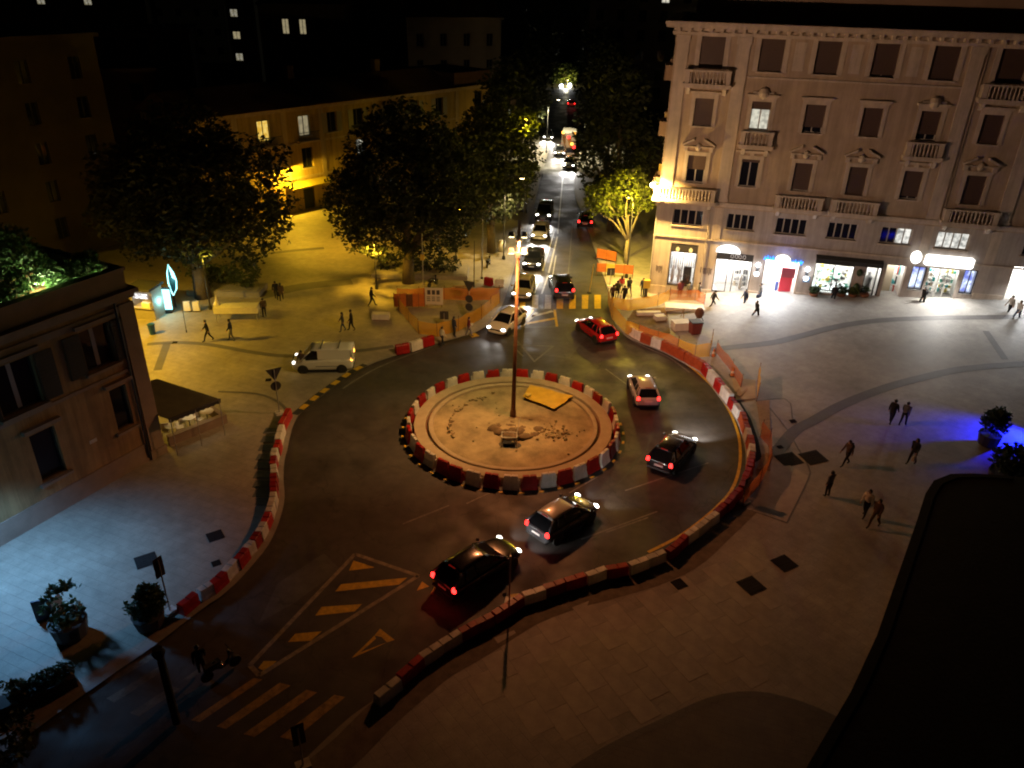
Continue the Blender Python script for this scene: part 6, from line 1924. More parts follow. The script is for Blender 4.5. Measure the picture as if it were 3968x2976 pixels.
for px, st, pm, lab, bm in (((0.60, 62.79, 0.55), 'hatch', P_BEIGE, 'champagne coloured car first in the queue at the crosswalk', 170), ((1.56, 70.69, 0.55), 'sedan', P_BLACK, 'black car second in the avenue queue', 320), ((2.43, 79.75, 0.55), 'hatch', P_CREAM, 'cream car third in the avenue queue', 380), ((3.04, 87.21, 0.55), 'suv', P_GREY, 'dark car with roof rack fourth in the avenue queue', 380)):
    L = STY[st]['L']
    make_car(lab, (px[0] + math.cos(hd) * -L * .45, px[1] + math.sin(hd) * -L * .45), hd, st, pm, 'front', g, 'queuing_car', beam=bm)
px = (7.27, 113.96, 0.60)
make_car('dark car with bright headlights far up the avenue', (px[0] + .3, px[1] + 2), math.radians(-96), 'hatch', P_GREY, 'front', None, 'moving_car', beam=600)
px = (6.29, 122.65, 0.60)
make_car('car with one visible headlight behind another far up the avenue', (px[0] + .3, px[1] + 2), math.radians(-96), 'hatch', P_GREY, 'front', None, 'moving_car', beam=300)
px = (5.18, 135.48, 0.60)
make_car('distant car with headlights on at the left kerb of the avenue', (px[0], px[1] + 2), math.radians(-95), 'hatch', P_GREY, 'front', None, 'moving_car', beam=500)
px = (11.23, 173.53, 0.80)
make_car('yellowish car with a red tail light at the far end of the avenue', (px[0], px[1] + 2), math.radians(85), 'hatch', P_CREAM, 'both', None, 'moving_car')
p = (11.41, 205.00, 0.62)
tg = thing('street_lamp', 'distant lamp post with two bright globes at the end of the avenue', 'street lamp', (p[0], p[1], 0))
MB().tube([(0, 0, 0), (0, 0, p[2] + .5)], .09, 8).build('pole', M['dark_steel'], tg)
MB().tube([(-1.05, 0, p[2] + .2), (1.05, 0, p[2] + .2)], .05, 6).build('arm', M['dark_steel'], tg)
for s_ in (-1, 1):
    mb = MB()
    blob(mb, s_ * 1.05, -.1, p[2] - .15 + s_ * .12, .48, .48, .52, 0, 12, 8)
    mb.build('lamp_globe', M['lamp_white'], tg, True)
light('street_lamp_light', 'POINT', (0, -1.2, p[2] - .2), 700, (1, .97, .88), tg, .4)
px = (6.96, 84.48, 0.90)
make_car('dark parked car with one red tail light under the avenue trees', (px[0] + .9, px[1] + 2.2), math.radians(84), 'hatch', P_BLACK, 'rear', None, 'parked_car')
# lorry with orange beacons far up the avenue
px = (8.30, 128.82, 0.00)
lo = thing('recovery_lorry', 'lorry with orange and red lights far up the avenue', 'lorry', (px[0], px[1] + 1, -.1), math.radians(84))
MB().box(-3.5, 1.6, -1.1, 1.1, .8, 3.0).build('load_box', M['far_plaster_grey'], lo)
MB().box(1.8, 3.4, -1.1, 1.1, .5, 2.7, 0, .1, .05).build('cab', P_WHITE, lo)
MB().box(-3.5, 3.2, -.9, .9, .5, .8).build('chassis', M['trim'], lo)
wm_ = MB().lathe([(.3, -.15), (.48, -.15), (.48, .15), (.3, .15)], 14).mesh('wheel', M['rubber'])
for x in (-2.4, -1.3, 2.4):
    for sg in (1, -1):
        o = link('wheel', wm_, lo, (x, sg * .95, .48)); o.rotation_euler = (PI / 2, 0, 0)
for y, z, m_ in ((-.9, 3.1, 'amber'), (.9, 3.1, 'amber'), (.0, 2.4, 'tail_on'), (-.55, 1.4, 'amber'), (-.9, .9, 'tail_on'), (.9, .9, 'tail_on')):
    MB().lathe([(.03, -.2), (.22, -.15), (.22, .15), (.03, .2)], 10, (-3.6, y, z)).build('beacon', M[m_], lo)
light('beacon_light', 'POINT', (-4.6, 0, 1.6), 60, (1, .4, .08), lo, .2)
# white van driving round the bend, with an open rack on its roof
va, vb = (-11.30, 49.76, 0.55), (-15.31, 49.25, 0.50)
c, h = place((-11.39, 49.16, 0.00), (-15.24, 48.79, 0.00), 4.2)
vn = make_car('white panel van with roof rails stopped at the kerb of the yellow lit square', c, h, 'van', P_WHITE, 'both', None, 'panel_van', 'van', z=-.04, lampm='head_dim', tailm='amber')
for x in (-1.2, .0):
    MB().tube([(x, -.7, 1.86), (x, .7, 1.86)], .03, 6).build('roof_bar', M['trim'], vn)

# ------------------------------------------------------------------ people
SK = {}
def skeleton(pose, ph=0.0, ht=1.72):
    """joints (x forward, y left, z up) and bones for a standing or striding figure"""
    k = ht / 1.72
    hip, knee = .93, .49
    st = {'walk': .22, 'stride': .33, 'stand': .03, 'lean': .06, 'run': .46}[pose]
    a = st
    J = {}
    lean = {'walk': .04, 'stride': .08, 'stand': 0, 'lean': .12, 'run': .12}[pose]
    J['pelvis'] = (0, 0, hip)
    J['waist'] = (lean * .3, 0, 1.10)
    J['chest'] = (lean * .7, 0, 1.32)
    J['neck'] = (lean, 0, 1.47)
    J['head'] = (lean + .02, 0, 1.56)
    J['crown'] = (lean + .03, 0, 1.69)
    for s, nm in ((1, 'l'), (-1, 'r')):
        f = s if ph < .5 else -s
        ax = a * f
        J['hip' + nm] = (0, .095 * s, hip - .04)
        if f > 0:
            J['knee' + nm] = (ax * .55 + .03, .10 * s, knee + .02)
            J['ankle' + nm] = (ax, .10 * s, .09)
            J['toe' + nm] = (ax + .17, .11 * s, .045)
        else:
            J['knee' + nm] = (ax * .30 + .03, .10 * s, knee - .0)
            J['ankle' + nm] = (ax * 1.0, .10 * s, .12 if a > .2 else .09)
            J['toe' + nm] = (ax + .16, .11 * s, .04)
        sw = -f * (a * .6 + .02)
        J['sh' + nm] = (lean * .85, .19 * s, 1.40)
        J['elb' + nm] = (lean * .6 + sw * .4, .235 * s, 1.13)
        J['wri' + nm] = (lean * .6 + sw * .85 + .08, .235 * s, .91)
        J['hand' + nm] = (lean * .6 + sw * 1.0 + .11, .23 * s, .82)
        if pose == 'lean':
            J['elb' + nm] = (.06, .25 * s, 1.14)
            J['wri' + nm] = (.26, .16 * s, 1.17)
            J['hand' + nm] = (.33, .12 * s, 1.2)
    R = dict(pelvis=.155, waist=.14, chest=.165, neck=.062, head=.09, crown=.078, hip=.108, knee=.07, ankle=.05, toe=.042, sh=.078, elb=.056, wri=.042, hand=.044)
    B = [('pelvis', 'waist', 't'), ('waist', 'chest', 't'), ('chest', 'neck', 't'), ('neck', 'head', 's'), ('head', 'crown', 's')]
    for nm in 'lr':
        B += [('pelvis', 'hip' + nm, 'l'), ('hip' + nm, 'knee' + nm, 'l'), ('knee' + nm, 'ankle' + nm, 'l'), ('ankle' + nm, 'toe' + nm, 'f'), ('chest', 'sh' + nm, 't'), ('sh' + nm, 'elb' + nm, 't'), ('elb' + nm, 'wri' + nm, 't'), ('wri' + nm, 'hand' + nm, 's')]
    return {q: Vector(v) * k for q, v in J.items()}, B, R, k
def bake_pose(pose, ph, ht, coat):
    key = (pose, ph, ht, coat)
    if key in SK: return SK[key]
    J, B, R, k = skeleton(pose, ph, ht)
    nm = list(J)
    ix = {q: i for i, q in enumerate(nm)}
    me = bpy.data.meshes.new('person_shape')
    me.from_pydata([tuple(J[q]) for q in nm], [(ix[a], ix[b]) for a, b, _ in B], [])
    o = bpy.data.objects.new('person_shape', me)
    COL.objects.link(o)
    sk = o.modifiers.new('skin', 'SKIN')
    sk.use_smooth_shade = True
    lay = me.skin_vertices[0].data
    for q in nm:
        base = q if q in R else q[:-1]
        r = R[base] * k
        if coat and base in ('pelvis', 'waist', 'hip'): r *= 1.18
        fl = {'pelvis': 1.12, 'waist': 1.1, 'chest': 1.18}.get(base, 1)
        lay[ix[q]].radius = (r, r * fl)
        lay[ix[q]].use_root = q == 'pelvis'
    sd = o.modifiers.new('sub', 'SUBSURF')
    sd.levels = 1
    SK[key] = (o, J, B, k)
    return SK[key]
def hand_mesh(mb, wri, hand):
    """palm is part of the arm; add short curled fingers and a thumb"""
    d = (hand - wri).normalized()
    sidev = d.cross(Vector((0, 1, 0))).normalized()
    for i in range(4):
        o = hand + sidev * (-.03 + .02 * i)
        ln = (.055, .065, .06, .045)[i]
        mb.tube([o, o + d * ln * .6, o + d * ln + Vector((.0, -.012 if hand.y > 0 else .012, 0))], [.009, .009, .007], 5)
    mb.tube([hand + sidev * .03 - d * .03, hand + sidev * .06, hand + sidev * .065 + d * .03], [.011, .010, .008], 5)

PEOPLE = []
def person(label, base, face, pose='walk', top='black', legs='black', ht=1.72, ph=0, coat=False, hood=False, long_hair=False, bag=None, group=None, rz=None):
    """face: world direction the person walks in (degrees)"""
    src, J, B, k = bake_pose(pose, ph, ht, coat)
    PEOPLE.append((label, base, face, src, J, B, k, top, legs, coat, hood, long_hair, bag, group))
def build_people():
    bpy.context.view_layer.update()
    dg = bpy.context.evaluated_depsgraph_get()
    base_mesh = {}
    for key, (o, J, B, k) in SK.items():
        me = bpy.data.meshes.new_from_object(o.evaluated_get(dg))
        seg = [(J[a], J[b], c) for a, b, c in B]
        lab = []
        for p in me.polygons:
            c = p.center
            best, bl_ = 9, 't'
            for a, b, q in seg:
                ab = b - a
                tt = max(0, min(1, (c - a).dot(ab) / max(ab.length_squared, 1e-6)))
                d = (c - (a + ab * tt)).length
                if d < best: best, bl_ = d, q
            if bl_ == 'l' and key[3] and c.z > .62 * k: bl_ = 't'
            if bl_ == 's' and c.z > .5 and c.z < 1.46 * k and abs(c.y) < .12: bl_ = 't'
            lab.append({'s': 0, 't': 1, 'l': 2, 'f': 3}[bl_])
        base_mesh[o.name] = (me, lab)
    for (label, base, face, src, J, B, k, top, legs, coat, hood, lh, bag, group) in PEOPLE:
        me0, lab = base_mesh[src.name]
        me = me0.copy()
        me.materials.clear()
        for m in (M['skin'], cloth(top, CL[top]), cloth(legs, CL[legs]), M['shoe']):
            me.materials.append(m)
        me.polygons.foreach_set('material_index', lab)
        me.polygons.foreach_set('use_smooth', [True] * len(me.polygons))
        t = thing('person', label, 'person', base, math.radians(face), group)
        me.name = 'body'
        link('body', me, t)
        h = J['head']
        mb = MB()
        blob(mb, h.x - .015, 0, h.z + .045 * k, .105 * k, .093 * k, .115 * k, 0, 12, 8)
        if lh:
            blob(mb, h.x - .07, 0, h.z - .08, .06, .095, .17, 0, 10, 6)
        mb.build('hood' if hood else 'hair', cloth(top, CL[top]) if hood else M['hair'], t, True)
        mb = MB()
        blob(mb, h.x + .092, 0, h.z + .005, .022, .018, .026, 0, 6, 4)
        for s_ in (-1, 1):
            blob(mb, h.x + .0, s_ * .088 * k, h.z + .0, .02, .012, .03, 0, 6, 4)
        mb.build('nose_and_ears', M['skin'], t, True)
        mb = MB()
        for nm in 'lr':
            hand_mesh(mb, J['wri' + nm], J['hand' + nm])
        mb.build('fingers', M['skin'], t, True)
        if bag == 'backpack':
            mb = MB()
            blob(mb, J['chest'].x - .2, 0, J['chest'].z - .05, .11, .15, .22, 1, 10, 8)
            mb.build('backpack', cloth('black', CL['black']), t, True)
        elif bag:
            mb = MB()
            hl_ = J['handl']
            mb.box(hl_.x - .14, hl_.x + .14, hl_.y - .04, hl_.y + .06, hl_.z - .40, hl_.z - .08)
            mb.tube([(hl_.x - .08, hl_.y, hl_.z - .08), (hl_.x, hl_.y, hl_.z + .02), (hl_.x + .08, hl_.y, hl_.z - .08)], .008, 5)
            mb.build('carrier_bag', cloth(bag, CL[bag]), t)
    for o, J, B, k in SK.values():
        bpy.data.objects.remove(o)

# leafy square
person('walker in a dark coat striding past the market stall, nearest the kiosk', (-22.83, 52.85, 0.00), 200, 'stride', 'black', 'black', 1.75)
person('walker in a dark jacket with a bright shirt edge in front of the market stall', (-21.15, 53.03, 0.00), 190, 'walk', 'navy', 'grey', 1.78, .6)
person('dark figure arm in arm with another, crossing the middle of the yellow square', (-20.13, 61.35, 0.00), 100, 'walk', 'black', 'black', 1.7)
person('one with a bag, second of the close pair on the yellow square', (-19.65, 61.17, 0.00), 100, 'walk', 'brown', 'black', 1.62, .6, True, False, True, 'black')
person('person in brown standing at the end of the market stall', (-20.03, 57.55, 0.00), 120, 'stand', 'brown', 'black', 1.7)
person('person in black hurrying past the dark plant bed by the orange panels', (-11.92, 60.46, 0.00), 20, 'stride', 'black', 'black', 1.74)
person('woman with long hair in a grey jacket walking beside a taller friend', (-13.22, 55.24, 0.00), 200, 'walk', 'grey', 'denim', 1.64, 0, False, False, True)
person('taller person in black walking beside a woman in a grey jacket', (-12.58, 55.46, 0.00), 195, 'walk', 'black', 'black', 1.78, .6)
person('person in brown walking past the bonnet of the white van', (-14.62, 48.25, 0.00), 250, 'walk', 'brown', 'brown', 1.68)
person('person in a pale jacket at the kerb by the yellow netting', (-5.34, 53.00, 0.00), 40, 'walk', 'pale', 'black', 1.62)
person('person in a dark blue coat waiting at the kerb by the yellow netting', (-4.56, 54.73, 0.00), 30, 'stand', 'navy', 'black', 1.75, 0, True)
person('person in maroon waiting at the kerb nearest the arriving white car', (-3.46, 54.89, 0.00), 20, 'walk', 'maroon', 'grey', 1.66, .6)
# by the netting at the avenue corner
person('person in a brown jacket, first of the group at the end of the crosswalk', (8.44, 62.57, 0.00), 60, 'walk', 'brown', 'black', 1.7)
person('person half hidden behind the brown jacket in the crosswalk group', (8.96, 63.68, 0.00), 70, 'stand', 'olive', 'black', 1.68)
person('person in a bright red jacket and dark hair by the lamp post', (9.46, 64.94, 0.00), 90, 'stand', 'red', 'pale', 1.66, 0, False, False, True)
person('person in black standing next to the yellow netting with a pale bag', (9.45, 62.64, 0.00), 100, 'walk', 'black', 'black', 1.64, .6, False, False, False, 'white')
person('person in black walking along the palazzo corner past the lamp post', (10.09, 64.31, 0.00), 110, 'stride', 'black', 'grey', 1.76)
person('person standing beneath the yellow box on the palazzo corner', (11.28, 64.39, 0.00), 240, 'stand', 'navy', 'black', 1.72)
# shop side
person('person in a long maroon coat looking into the bright corner clothes shop', (14.45, 63.83, 0.05), 90, 'stand', 'maroon', 'maroon', 1.76, 0, True)
person('small grey figure at the clothes shop window beside a long maroon coat', (15.24, 63.76, 0.10), 80, 'walk', 'grey', 'black', 1.6)
person('person in a pale grey coat standing between the first two shops', (15.94, 63.25, 0.15), 0, 'stand', 'grey', 'grey', 1.74, 0, True)
person('silhouetted walker with wide stride before the lit arch shop', (16.72, 61.27, 0.20), 15, 'run', 'black', 'black', 1.74)
person('walker in a short dark blue coat in the white light of the arch shop', (19.41, 61.23, 0.42), 200, 'walk', 'navy', 'black', 1.7, 0, True)
person('walker in a grey top passing the blue neon doorway', (20.95, 62.36, 0.55), 190, 'walk', 'grey', 'denim', 1.72, .6, False, False, False, 'navy')
person('lone dark walker striding over the pavement away from the blue neon shop', (19.67, 58.52, 0.45), 200, 'run', 'black', 'black', 1.75, .6)
person('person in a black coat standing before the flower shop window', (26.62, 60.98, 1.06), 80, 'walk', 'black', 'black', 1.74, 0, True)
person('backpacker in black walking past the pharmacy', (33.13, 59.27, 1.64), 195, 'walk', 'black', 'black', 1.78, .6, False, False, False, 'backpack')
person('person in a pale grey jacket walking by the last bright shop of the row', (38.57, 56.62, 2.14), 190, 'walk', 'pale', 'black', 1.74)
person('person in a white jacket and jeans just behind another by the last bright shop', (38.65, 55.61, 2.15), 200, 'stride', 'white', 'denim', 1.74, .6)
# near square
person('person in a black coat walking with a companion towards the blue light', (23.47, 41.73, 0.78), 40, 'walk', 'black', 'black', 1.74, 0, True)
person('companion in dark grey walking beside a black coat towards the blue light', (24.10, 41.44, 0.83), 40, 'walk', 'grey', 'black', 1.7, .6)
person('person with a rucksack walking past the two dark iron covers', (19.27, 37.51, 0.41), 200, 'stride', 'brown', 'black', 1.72, 0, False, False, False, 'backpack')
person('dark haired person carrying a pale bag alone on the near square', (22.90, 37.35, 0.73), 210, 'walk', 'black', 'black', 1.72, .6, False, False, True, 'pale')
person('person in a grey top standing nearest the orange netting on the near square', (17.24, 34.62, 0.24), 120, 'stand', 'grey', 'black', 1.7)
person('person in a white top, one of a couple walking by the rounded roof', (18.53, 32.83, 0.35), 220, 'walk', 'white', 'black', 1.72)
person('person in brown, the other of the couple walking by the rounded roof', (18.68, 31.94, 0.36), 215, 'stride', 'brown', 'brown', 1.78, .6)
person('dark figure stepping onto the unlit near crosswalk', (-11.95, 21.69, 0.00), 120, 'walk', 'black', 'black', 1.7)
build_people()

# ------------------------------------------------------------------ street furniture and site things
def fence(label, pts, h, netm, postm='rust', lean=.0, name='construction_fence', cat='fence', step=2.2, group=None):
    """plastic netting strung between iron rods, sagging and creased"""
    P = [Vector((p[0], p[1], zt(p[0], p[1]))) for p in pts]
    t = thing(name, label, cat, P[0])
    pl = []
    for a, b in zip(P, P[1:]):
        n = max(1, int((b - a).length / .28))
        for k in range(n):
            pl.append(a.lerp(b, k / n))
    pl.append(P[-1])
    vs, fs = [], []
    rows = 5
    for i, p in enumerate(pl):
        d = (pl[min(i + 1, len(pl) - 1)] - pl[max(i - 1, 0)]).normalized()
        nn = Vector((-d.y, d.x, 0))
        sag = .10 * abs(math.sin(i * .28 / step * PI)) + .05 * noise.noise((i * .4, 2, h))
        for r in range(rows + 1):
            f = r / rows
            q = p - P[0] + nn * (.10 * noise.noise((p.x * 1.3, p.y * 1.3, f * 2)) * (1 if 0 < f else .3)) + Vector((0, 0, .04 + (h - sag) * f))
            vs.append(tuple(q))
    for i in range(len(pl) - 1):
        for r in range(rows):
            a = i * (rows + 1) + r
            fs.append((a, a + rows + 1, a + rows + 2, a + 1))
    MB().add(vs, fs).build('netting', M[netm], t, True)
    pm_ = MB().tube([(0, 0, -.05), (0, 0, h + .15)], .022, 6).lathe([(.03, h + .12), (.035, h + .16), (.01, h + .19)], 6).mesh('post', M[postm])
    acc, last = 0, None
    for a, b in zip(P, P[1:]):
        n = max(1, round((b - a).length / step))
        for k in range(n):
            o = link('post', pm_, t, a.lerp(b, k / n) - P[0])
            o.rotation_euler = (rs.uniform(-.04, .04), rs.uniform(-.04, .04), 0)
    link('post', pm_, t, P[-1] - P[0])
    return t
fence('yellow lit netting fence bent round the corner plot beside the kerb', [(-9.51, 59.61, 0.00), (-7.33, 55.08, 0.00), (-5.85, 54.65, 0.00), (-4.32, 55.80, 0.00), (-2.62, 58.31, 0.00), (-1.21, 61.91, 0.00)], 1.15, 'net_yellow')
fence('orange netting fence along the back of the corner plot, by the notice board', [(-9.51, 59.61, 0.00), (-9.98, 61.84, -0.00), (-8.14, 61.96, 0.00), (-5.99, 62.33, 0.00), (-4.00, 62.25, 0.00), (-1.30, 62.65, 0.00)], 1.15, 'net_orange')
fence('yellow netting fence curving away from the crosswalk end', [(8.08, 62.54, 0.00), (8.08, 59.00, 0.00), (8.88, 56.09, 0.00), (9.71, 55.18, 0.00)], 1.2, 'net_yellow')
fence('orange netting fence above the first barrier blocks of the outer bend', [(9.71, 55.18, 0.00), (11.08, 54.24, 0.00), (12.34, 52.92, 0.00)], 1.2, 'net_orange')
fence('yellow orange netting fence beside the yard of building materials', [(12.34, 52.92, 0.00), (13.47, 51.94, 0.01), (14.60, 52.14, 0.06), (15.14, 54.04, 0.09)], 1.15, 'net_yellow')
fence('yellow netting fence behind the crosswalk group of people', [(8.22, 61.20, 0.00), (9.75, 60.89, -0.00), (12.28, 62.09, 0.00), (13.49, 63.43, 0.01)], 1.1, 'net_yellow')
fence('orange netting strip along the shop side of the yard', [(13.49, 63.43, 0.01), (15.57, 62.76, 0.12), (16.13, 61.65, 0.16)], 1.0, 'net_orange')
fence('orange netting fence running outside the bend past the concrete pad', [(15.19, 52.65, 0.09), (15.63, 49.57, 0.12), (15.72, 47.25, 0.13)], .9, 'net_orange')
fence('orange netting fence along the wooden deck outside the bend', [(15.32, 40.84, 0.10), (15.54, 39.77, 0.12), (15.05, 37.81, 0.08), (13.92, 35.78, 0.02), (12.54, 33.96, -0.00)], 1.1, 'net_orange')
fence('low netting fence on thin posts by the concrete pad', [(16.26, 45.26, 0.17), (17.05, 48.03, 0.23)], 1.3, 'net_yellow')
# orange boards on legs by the avenue corner
def panel_fence(label, a, b, z0, z1, mats, n):
    a, b = Vector(a), Vector(b)
    t = thing('panel_fence', label, 'fence', a, math.atan2(b.y - a.y, b.x - a.x))
    L = (b - a).length
    for k in range(n):
        MB().box(L * k / n + .02, L * (k + 1) / n - .02, -.02, .02, z0 + rs.uniform(-.04, .04), z1 + rs.uniform(-.04, .04)).build('panel', M[mats[k % len(mats)]], t)
    for k in range(n + 1):
        MB().tube([(L * k / n, .04, 0), (L * k / n, .04, z1 + .08)], .03, 6).build('post', M['rust'], t)
    return t
panel_fence('row of orange boards on posts under the pale barked tree', (7.65, 69.34, 0.00), (10.98, 68.83, 0.00), .45, 1.25, ['panel_orange', 'bin_yellow', 'panel_orange', 'panel_orange'], 4)
panel_fence('far orange panels between the avenue and the trees', (8.06, 74.17, 0.00), (9.89, 73.20, 0.00), .2, 1.1, ['panel_orange'], 2)
panel_fence('brown orange panels along the plant bed in the square', (-10.01, 60.38, 0.00), (-7.47, 60.55, 0.00), .1, 1.2, ['panel_orange', 'panel_orange', 'rust'], 5)
nbd = thing('notice_board', 'white site notice board with printed sheets on the orange panels', 'notice board', (-6.69, 60.61, 0.00))
MB().box(-.75, .75, -.03, .03, .25, 1.75).build('board', M['board'], nbd)
for x in (-.62, .62):
    MB().tube([(x, .05, 0), (x, .05, 1.8)], .035, 6).build('leg', M['rust'], nbd)
mb = MB()
for k in range(3):
    mb.box(-.55 + k * .38, -.28 + k * .38, -.036, -.031, 1.15, 1.55)
    for j in range(3):
        mb.box(-.6 + k * .4, -.3 + k * .4, -.036, -.031, .9 - j * .16, .97 - j * .16)
mb.build('print', M['ink'], nbd)

# signs
def sign_post(label, base, h, plates, rz=0.0, m='steel', foot=True, name='road_sign'):
    t = thing(name, label, 'road sign', base, rz)
    MB().tube([(0, 0, 0), (0, 0, h)], .035, 8).build('pole', M[m], t)
    for kind, z, face in plates:
        if kind == 'tri':
            pg = [(0, z - .45), (.5, z + .4), (-.5, z + .4)]
        elif kind == 'disc':
            pg = [(.32 * math.cos(2 * PI * k / 20), z + .32 * math.sin(2 * PI * k / 20)) for k in range(20)]
        elif kind == 'square':
            pg = [(-.34, z - .34), (.34, z - .34), (.34, z + .34), (-.34, z + .34)]
        else:
            pg = [(-.22, z - .5), (.22, z - .5), (.22, z + .5), (-.22, z + .5)]
        p = MB().prism(pg, .035, .06, 0, 'y').build('sign_plate', M['sign_back'], t)
        if face:
            MB().prism([(x * .93, z + (zz - z) * .93) for x, zz in pg], .06, .066, 0, 'y').build('sign_face', M[face], p)
    if foot:
        MB().box(-.25, .25, -.2, .2, 0, .12).build('foot_block', M['white_plastic'], t)
    return t
sign_post('give way triangle over a round sign seen from behind at the barrier end', (-14.66, 42.43, 0.00), 3.1, [('tri', 2.75, 'red_plastic'), ('disc', 1.95, 'red_plastic')], math.radians(30))
sign_post('post with triangular sign and two round signs by the corner plot fence', (-3.53, 57.12, 0.00), 3.9, [('tri', 3.3, None), ('disc', 2.25, None), ('disc', 1.55, None)], math.radians(160))
sign_post('thin sign post with an arrow plate on the near kerb by the black estate car', (0.13, 26.23, 0.00), 2.7, [('rect', 2.2, None)], math.radians(80))
sign_post('leaning sign post with a dark plate beside the potted shrub on the bluish pavement', (-14.65, 25.14, 0.00), 2.9, [('rect', 2.5, None)], math.radians(60))
sign_post('small sign on a thin post below the orange boards', (8.64, 66.61, 0.00), 1.6, [('square', 1.4, None)], 0)
sign_post('low post with a pale foot where the outer barriers end by the netting', (12.70, 34.21, 0.00), 1.5, [('rect', 1.1, None)], math.radians(40))
sign_post('slim sign post at the near crosswalk in the bottom corner', (-7.04, 17.90, 0.00), 2.0, [('rect', 1.6, None)], math.radians(30))
sign_post('small back of a sign near the second potted shrub', (-5.44, 56.09, 0.00), 1.4, [('square', 1.2, None)], 0)
for lab, b, h_, r_, m_ in (('slim grey pole in the square with a small yellow box on it', (-7.87, 63.06, 0.00), 5.6, .05, 'steel'), ('tall pale pole at the mouth of the avenue, left of the queue', (-3.02, 67.80, 0.00), 6.6, .07, 'steel'), ('thin dark pole between the tall pale pole and the signs', (-3.63, 65.61, 0.00), 4.3, .04, 'dark_steel'), ('short dark post beside the avenue pavement under the trees', (-2.44, 75.50, 0.00), 2.6, .06, 'dark_steel'), ('dark pole behind the brown house corner near the kiosk', (-25.10, 54.32, 0.00), 2.6, .03, 'dark_steel')):
    t = thing('pole', lab, 'pole', b)
    MB().tube([(0, 0, 0), (.04, 0, h_)], [r_, r_ * .7], 8).build('shaft', M[m_], t)
    if 'box' in lab:
        MB().box(-.16, .16, -.12, .12, 3.3, 3.75).build('yellow_box', M['bin_yellow'], t)
    else:
        MB().lathe([(r_ * 1.6, 0), (r_ * 1.6, .15), (r_, .2)], 8).build('foot', M['dark_steel'], t)
t = thing('warning_post', 'leaning yellow warning post standing on the road by the crosswalk', 'post', (6.68, 65.11, -0.10))
MB().tube([(0, 0, 0), (.25, .3, 2.6)], .035, 8).build('shaft', M['bin_yellow'], t)
MB().lathe([(.22, 0), (.2, .1), (.05, .14)], 10).build('foot', M['rubber'], t)
t = thing('utility_box', 'yellow box on a short stand against the palazzo corner', 'box', (11.54, 64.19, 0.00))
MB().box(-.28, .28, -.2, .2, .9, 1.6).build('box', M['bin_yellow'], t)
MB().box(-.12, .12, -.1, .1, 0, .9).build('stand', M['dark_steel'], t)
tall = thing('sign_pillar', 'tall dark narrow pillar rising from the near crosswalk', 'pillar', (-12.18, 19.57, 0.00))
MB().tube([(0, 0, 0), (.02, 0, 3.5)], [.15, .13], 12).build('shaft', M['roof_dark'], tall)
MB().lathe([(.16, 3.4), (.24, 3.6), (.16, 3.8)], 12).build('cap', M['roof_dark'], tall)

# menu board and the terrace of the cafe behind the brown house
mbd = thing('menu_board', 'folded dark blue menu board with a pale leaf beside the tall potted shrub', 'menu board', (-19.74, 24.52, 0.00), math.radians(20))
MB().box(-.35, .35, -.03, .03, 0, 1.1, 0, 0, 0).build('front_leaf', mat('dark_blue_board', (.03, .03, .09), .5), mbd)
MB().add([(.36, -.02, 0), (.7, .25, 0), (.7, .25, 1.05), (.36, -.02, 1.05), (.36, .02, 0), (.7, .29, 0), (.7, .29, 1.05), (.36, .02, 1.05)], [(0, 1, 2, 3), (7, 6, 5, 4), (0, 4, 5, 1), (3, 2, 6, 7), (0, 3, 7, 4), (1, 5, 6, 2)]).build('pale_leaf', M['board'], mbd)
MB().box(-.3, .3, -.038, -.031, .2, .95).build('menu_sheet', M['ink'], mbd)
A_, B_, C_, D_ = (-21.61, 41.57, 2.60), (-17.20, 40.11, 2.35), (-19.41, 38.08, 2.35), (-19.91, 37.94, 2.60)
dk = thing('cafe_awning', 'olive cloth awning on thin posts over a cafe terrace behind the brown house', 'awning', (0, 0, 0))
pa, pb, pc = Vector((-21.36, 41.25, 2.90)), Vector((-17.12, 39.76, 2.45)), Vector((-19.18, 37.30, 2.45))
pd_ = pa + (pc - pb)
n = 10
vs = []
for i in range(n + 1):
    for j in range(n + 1):
        u, v = i / n, j / n
        p = pd_.lerp(pc, u).lerp(pa.lerp(pb, u), v)
        vs.append((p.x, p.y, p.z - .06 * math.sin(v * PI) + .05 * abs(math.sin(v * PI * 4))))
MB().add(vs, [(i * (n + 1) + j, (i + 1) * (n + 1) + j, (i + 1) * (n + 1) + j + 1, i * (n + 1) + j + 1) for i in range(n) for j in range(n)]).build('cloth', M['canopy_green'], dk, True)
vs, fs = [], []
for j in range(21):
    p = pc.lerp(pb, j / 20)
    vs += [(p.x, p.y, p.z), (p.x, p.y, p.z - .22 - (.06 if j % 2 else 0))]
MB().add(vs, [(2 * j, 2 * j + 1, 2 * j + 3, 2 * j + 2) for j in range(20)]).build('valance', M['awning'], dk)
for k in (0.03, .5, .97):
    p = pc.lerp(pb, k)
    MB().tube([(p.x, p.y, 0), (p.x, p.y, p.z)], .025, 8).build('post', M['steel'], dk)
MB().tube([pc, pb], .05, 6).build('front_rail', M['dark_steel'], dk)
wa, wb = Vector((-20.03, 38.42, 0.00)), Vector((-17.59, 41.20, 0.00))
lw = thing('terrace_wall', 'low pale planter wall along the front of the cafe terrace', 'wall', wa, math.atan2(wb.y - wa.y, wb.x - wa.x))
Lw = (wb - wa).length
MB().box(0, Lw, -.12, .12, 0, .55).box(0, Lw, -.17, .17, .55, .62).box(Lw - .3, Lw, .12, 2.0, 0, .6).build('wall', M['brown_trim'], lw)
cm = None
